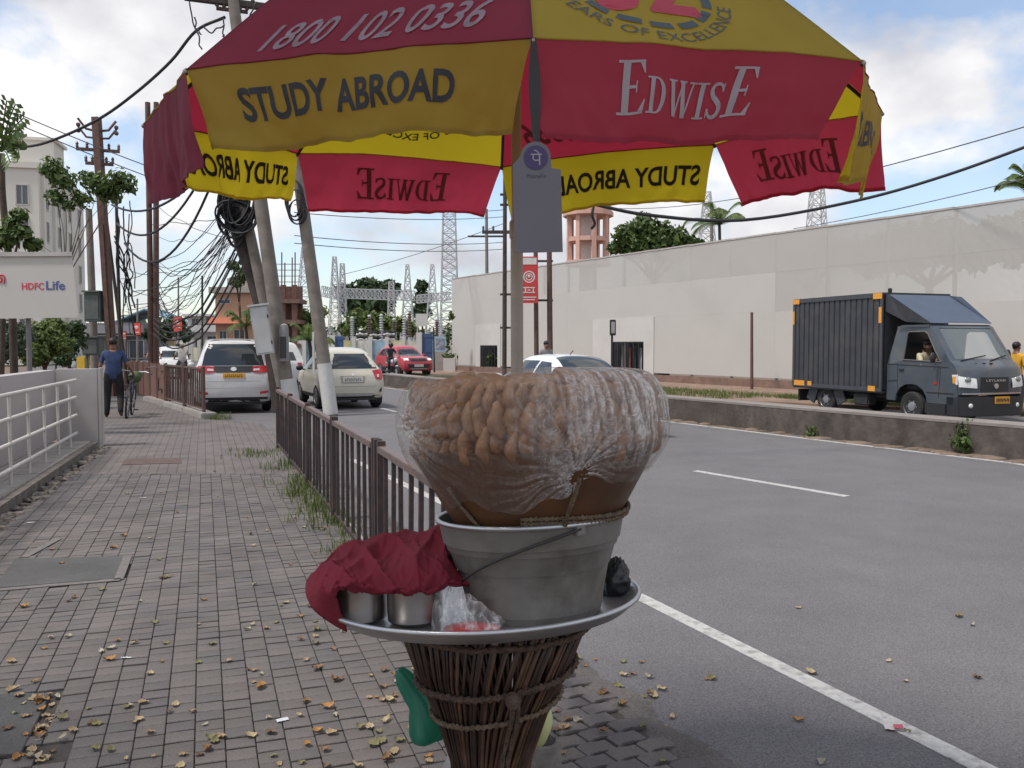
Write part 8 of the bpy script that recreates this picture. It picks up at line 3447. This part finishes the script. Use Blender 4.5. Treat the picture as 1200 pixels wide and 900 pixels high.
# far wooded skyline
m_hill = M('hill_green', (.05, .075, .035), rough=.95, var=.3, scale=.05)
for k, (x0, x1, Y, h, lb) in enumerate(((-150, -60, 190, 9, 0), (-75, 20, 230, 9, 0), (0, 110, 200, 12, 0))):
    q = MB()
    rnd = random.Random(60 + k)
    bl_ = []
    for i in range(14):
        x = x0 + (x1 - x0) * i / 13
        bl_.append((Vector((x, Y + rnd.uniform(-5, 5), h * .4)), (8, 5, h * rnd.uniform(.35, .6))))
    leafcloud(q, bl_, 3500, 2.0, rnd)
    tag(q.build('treeline', m_lf[1], weld=False), ('distant wooded skyline beyond the shops at the left', 'distant wooded skyline behind the substation', 'distant wooded skyline behind the hoarding')[k], 'treeline', kind='stuff')

# yellow box and little things beyond the wall
c = at(97, 414, 29)
t = thing('yellow_crate', 'small yellow crate shape beside the pale clad person', 'crate', (c.x, 29, 0))
q = MB()
q.box((0, 0, .95), (.30, .3, .55))
q.build('crate_body', M('crate_yellow', (.55, .36, .03), rough=.6), t, bevel=.02)
q = MB()
q.box((0, 0, .33), (.24, .24, .67))
q.build('stand', m_conc, t)

# ------------------------------------------------------------ fallen leaves and litter
cols = [(.30, .215, .12), (.23, .13, .065), (.36, .28, .16), (.15, .09, .055), (.31, .155, .045), (.17, .155, .07), (.36, .32, .24)]
m_fl = [M('dry_leaf_%d' % i, c, rough=.8, var=.3, scale=60, bump=.1) for i, c in enumerate(cols)]
lp = []
for i in range(14):
    rnd = random.Random(200 + i)
    L, W = rnd.uniform(.045, .075), rnd.uniform(.018, .032)
    cu = rnd.uniform(-.03, .03)
    up = rnd.uniform(.004, .02)
    q = MB()
    n = 6
    row = []
    for k in range(n + 1):
        t = k / n
        w = W * sin(pi * (.06 + .9 * t)) ** .8 * (1 + .12 * rnd.uniform(-1, 1))
        x = L * (t - .5)
        z = .003 + up * (2 * t - 1) ** 2 + rnd.uniform(0, .004)
        row.append([(x, -w + cu * t * t, z + rnd.uniform(.004, .014)), (x, cu * t * t, z), (x, w + cu * t * t, z + rnd.uniform(.004, .014))])
    vs = [v for r_ in row for v in r_]
    fs = []
    for k in range(n):
        for j in range(2):
            a_ = k * 3 + j
            fs.append((a_, a_ + 1, a_ + 4, a_ + 3))
    q.add(vs, fs)
    q.tube([(-L * .5, 0, .004), (-L * .5 - .018, cu, .006)], .0008, 4)
    lp.append(q.mesh('fallen_leaf', m_fl[i % 7], 'all'))
lnames = ['tan dry leaf', 'rust brown dry leaf', 'pale straw dry leaf', 'dark brown dry leaf', 'orange dry leaf', 'olive green fallen leaf', 'whitish dry leaf']
spots = []
rl = random.Random(31)


def zsurf(x, y):
    if inside((x, y), polyG): return -.012
    return .002 if inside((x, y), pave_poly) else ROADZ + .002


def scatter(n, fx, fy, lim=None):
    k = 0
    tr = 0
    while k < n and tr < n * 30:
        tr += 1
        px, py = fx(), fy()
        p = gnd(px, py, 0)
        if not (2.5 < p.y < 12): continue
        if lim and not lim(p): continue
        spots.append((p.x, p.y)); k += 1


scatter(58, lambda: rl.gauss(440, 75), lambda: rl.uniform(770, 900))
scatter(88, lambda: rl.uniform(0, 430), lambda: 620 + 280 * rl.random() ** .8)
scatter(34, lambda: rl.gauss(52, 13), lambda: rl.uniform(810, 898))
scatter(34, lambda: rl.gauss(700, 42), lambda: rl.uniform(755, 860))
scatter(12, lambda: rl.uniform(640, 840), lambda: rl.uniform(740, 900))
scatter(10, lambda: rl.uniform(860, 1160), lambda: rl.uniform(690, 890))
scatter(22, lambda: rl.gauss(370, 25), lambda: rl.uniform(600, 760))
scatter(12, lambda: rl.uniform(140, 330), lambda: rl.uniform(545, 640))
for i, (x, y) in enumerate(spots[:298]):
    o = link('fallen_leaf', lp[rl.randrange(14)])
    o.location = (x, y, zsurf(x, y))
    k = rl.uniform(.45, .88)
    o.scale = (k, k, k)
    o.rotation_euler = (rl.uniform(-.15, .15), rl.uniform(-.15, .15), rl.uniform(0, 6.28))
    onp = inside((x, y), pave_poly)
    ci = lnames[lp.index(o.data) % 7]
    tag(o, ci + (' lying on the grey paving bricks' if onp else ' lying on the asphalt'), 'leaf', 'fallen leaves on the paving' if onp else 'fallen leaves on the road')
for k, (px, py, w, l, rz, c, lb) in enumerate(((148, 772, .05, .014, .1, (.6, .6, .62), 'white paper scrap lying on the paving bricks at the left'), (331, 845, .05, .03, .5, (.55, .55, .58), 'torn white paper scrap among the leaves near the stand'), (36, 613, .06, .03, .2, (.6, .6, .6), 'white litter scrap near the tiled ledge'), (1047, 855, .075, .05, -.25, (.5, .46, .46), 'red and white wrapper lying on the white edge line'), (168, 584, .06, .02, 0, (.6, .6, .58), 'white scrap in the middle of the pavement'))):
    p = gnd(px, py, 0 if px < 900 else ROADZ)
    t = thing('litter_scrap', lb, 'litter', (p.x, p.y, (.004 if px < 900 else ROADZ + .006)), rz)
    q = MB()
    q.grid(lambda u, v: Vector(((u - .5) * w, (v - .5) * l, .003 + .006 * abs(mnoise.noise(Vector((u * 3, v * 3, k)))))), 6, 4)
    q.build('paper', M('scrap_%d' % k, c, rough=.6), t, smooth='all')
    if k == 3:
        q = MB()
        q.grid(lambda u, v: Vector(((u - .5) * w * .5 + .018, (v - .5) * l * .8 - .006, .012 + .004 * u)), 3, 3)
        q.build('red_half', M('scrap_red', (.42, .06, .09), rough=.5), t)
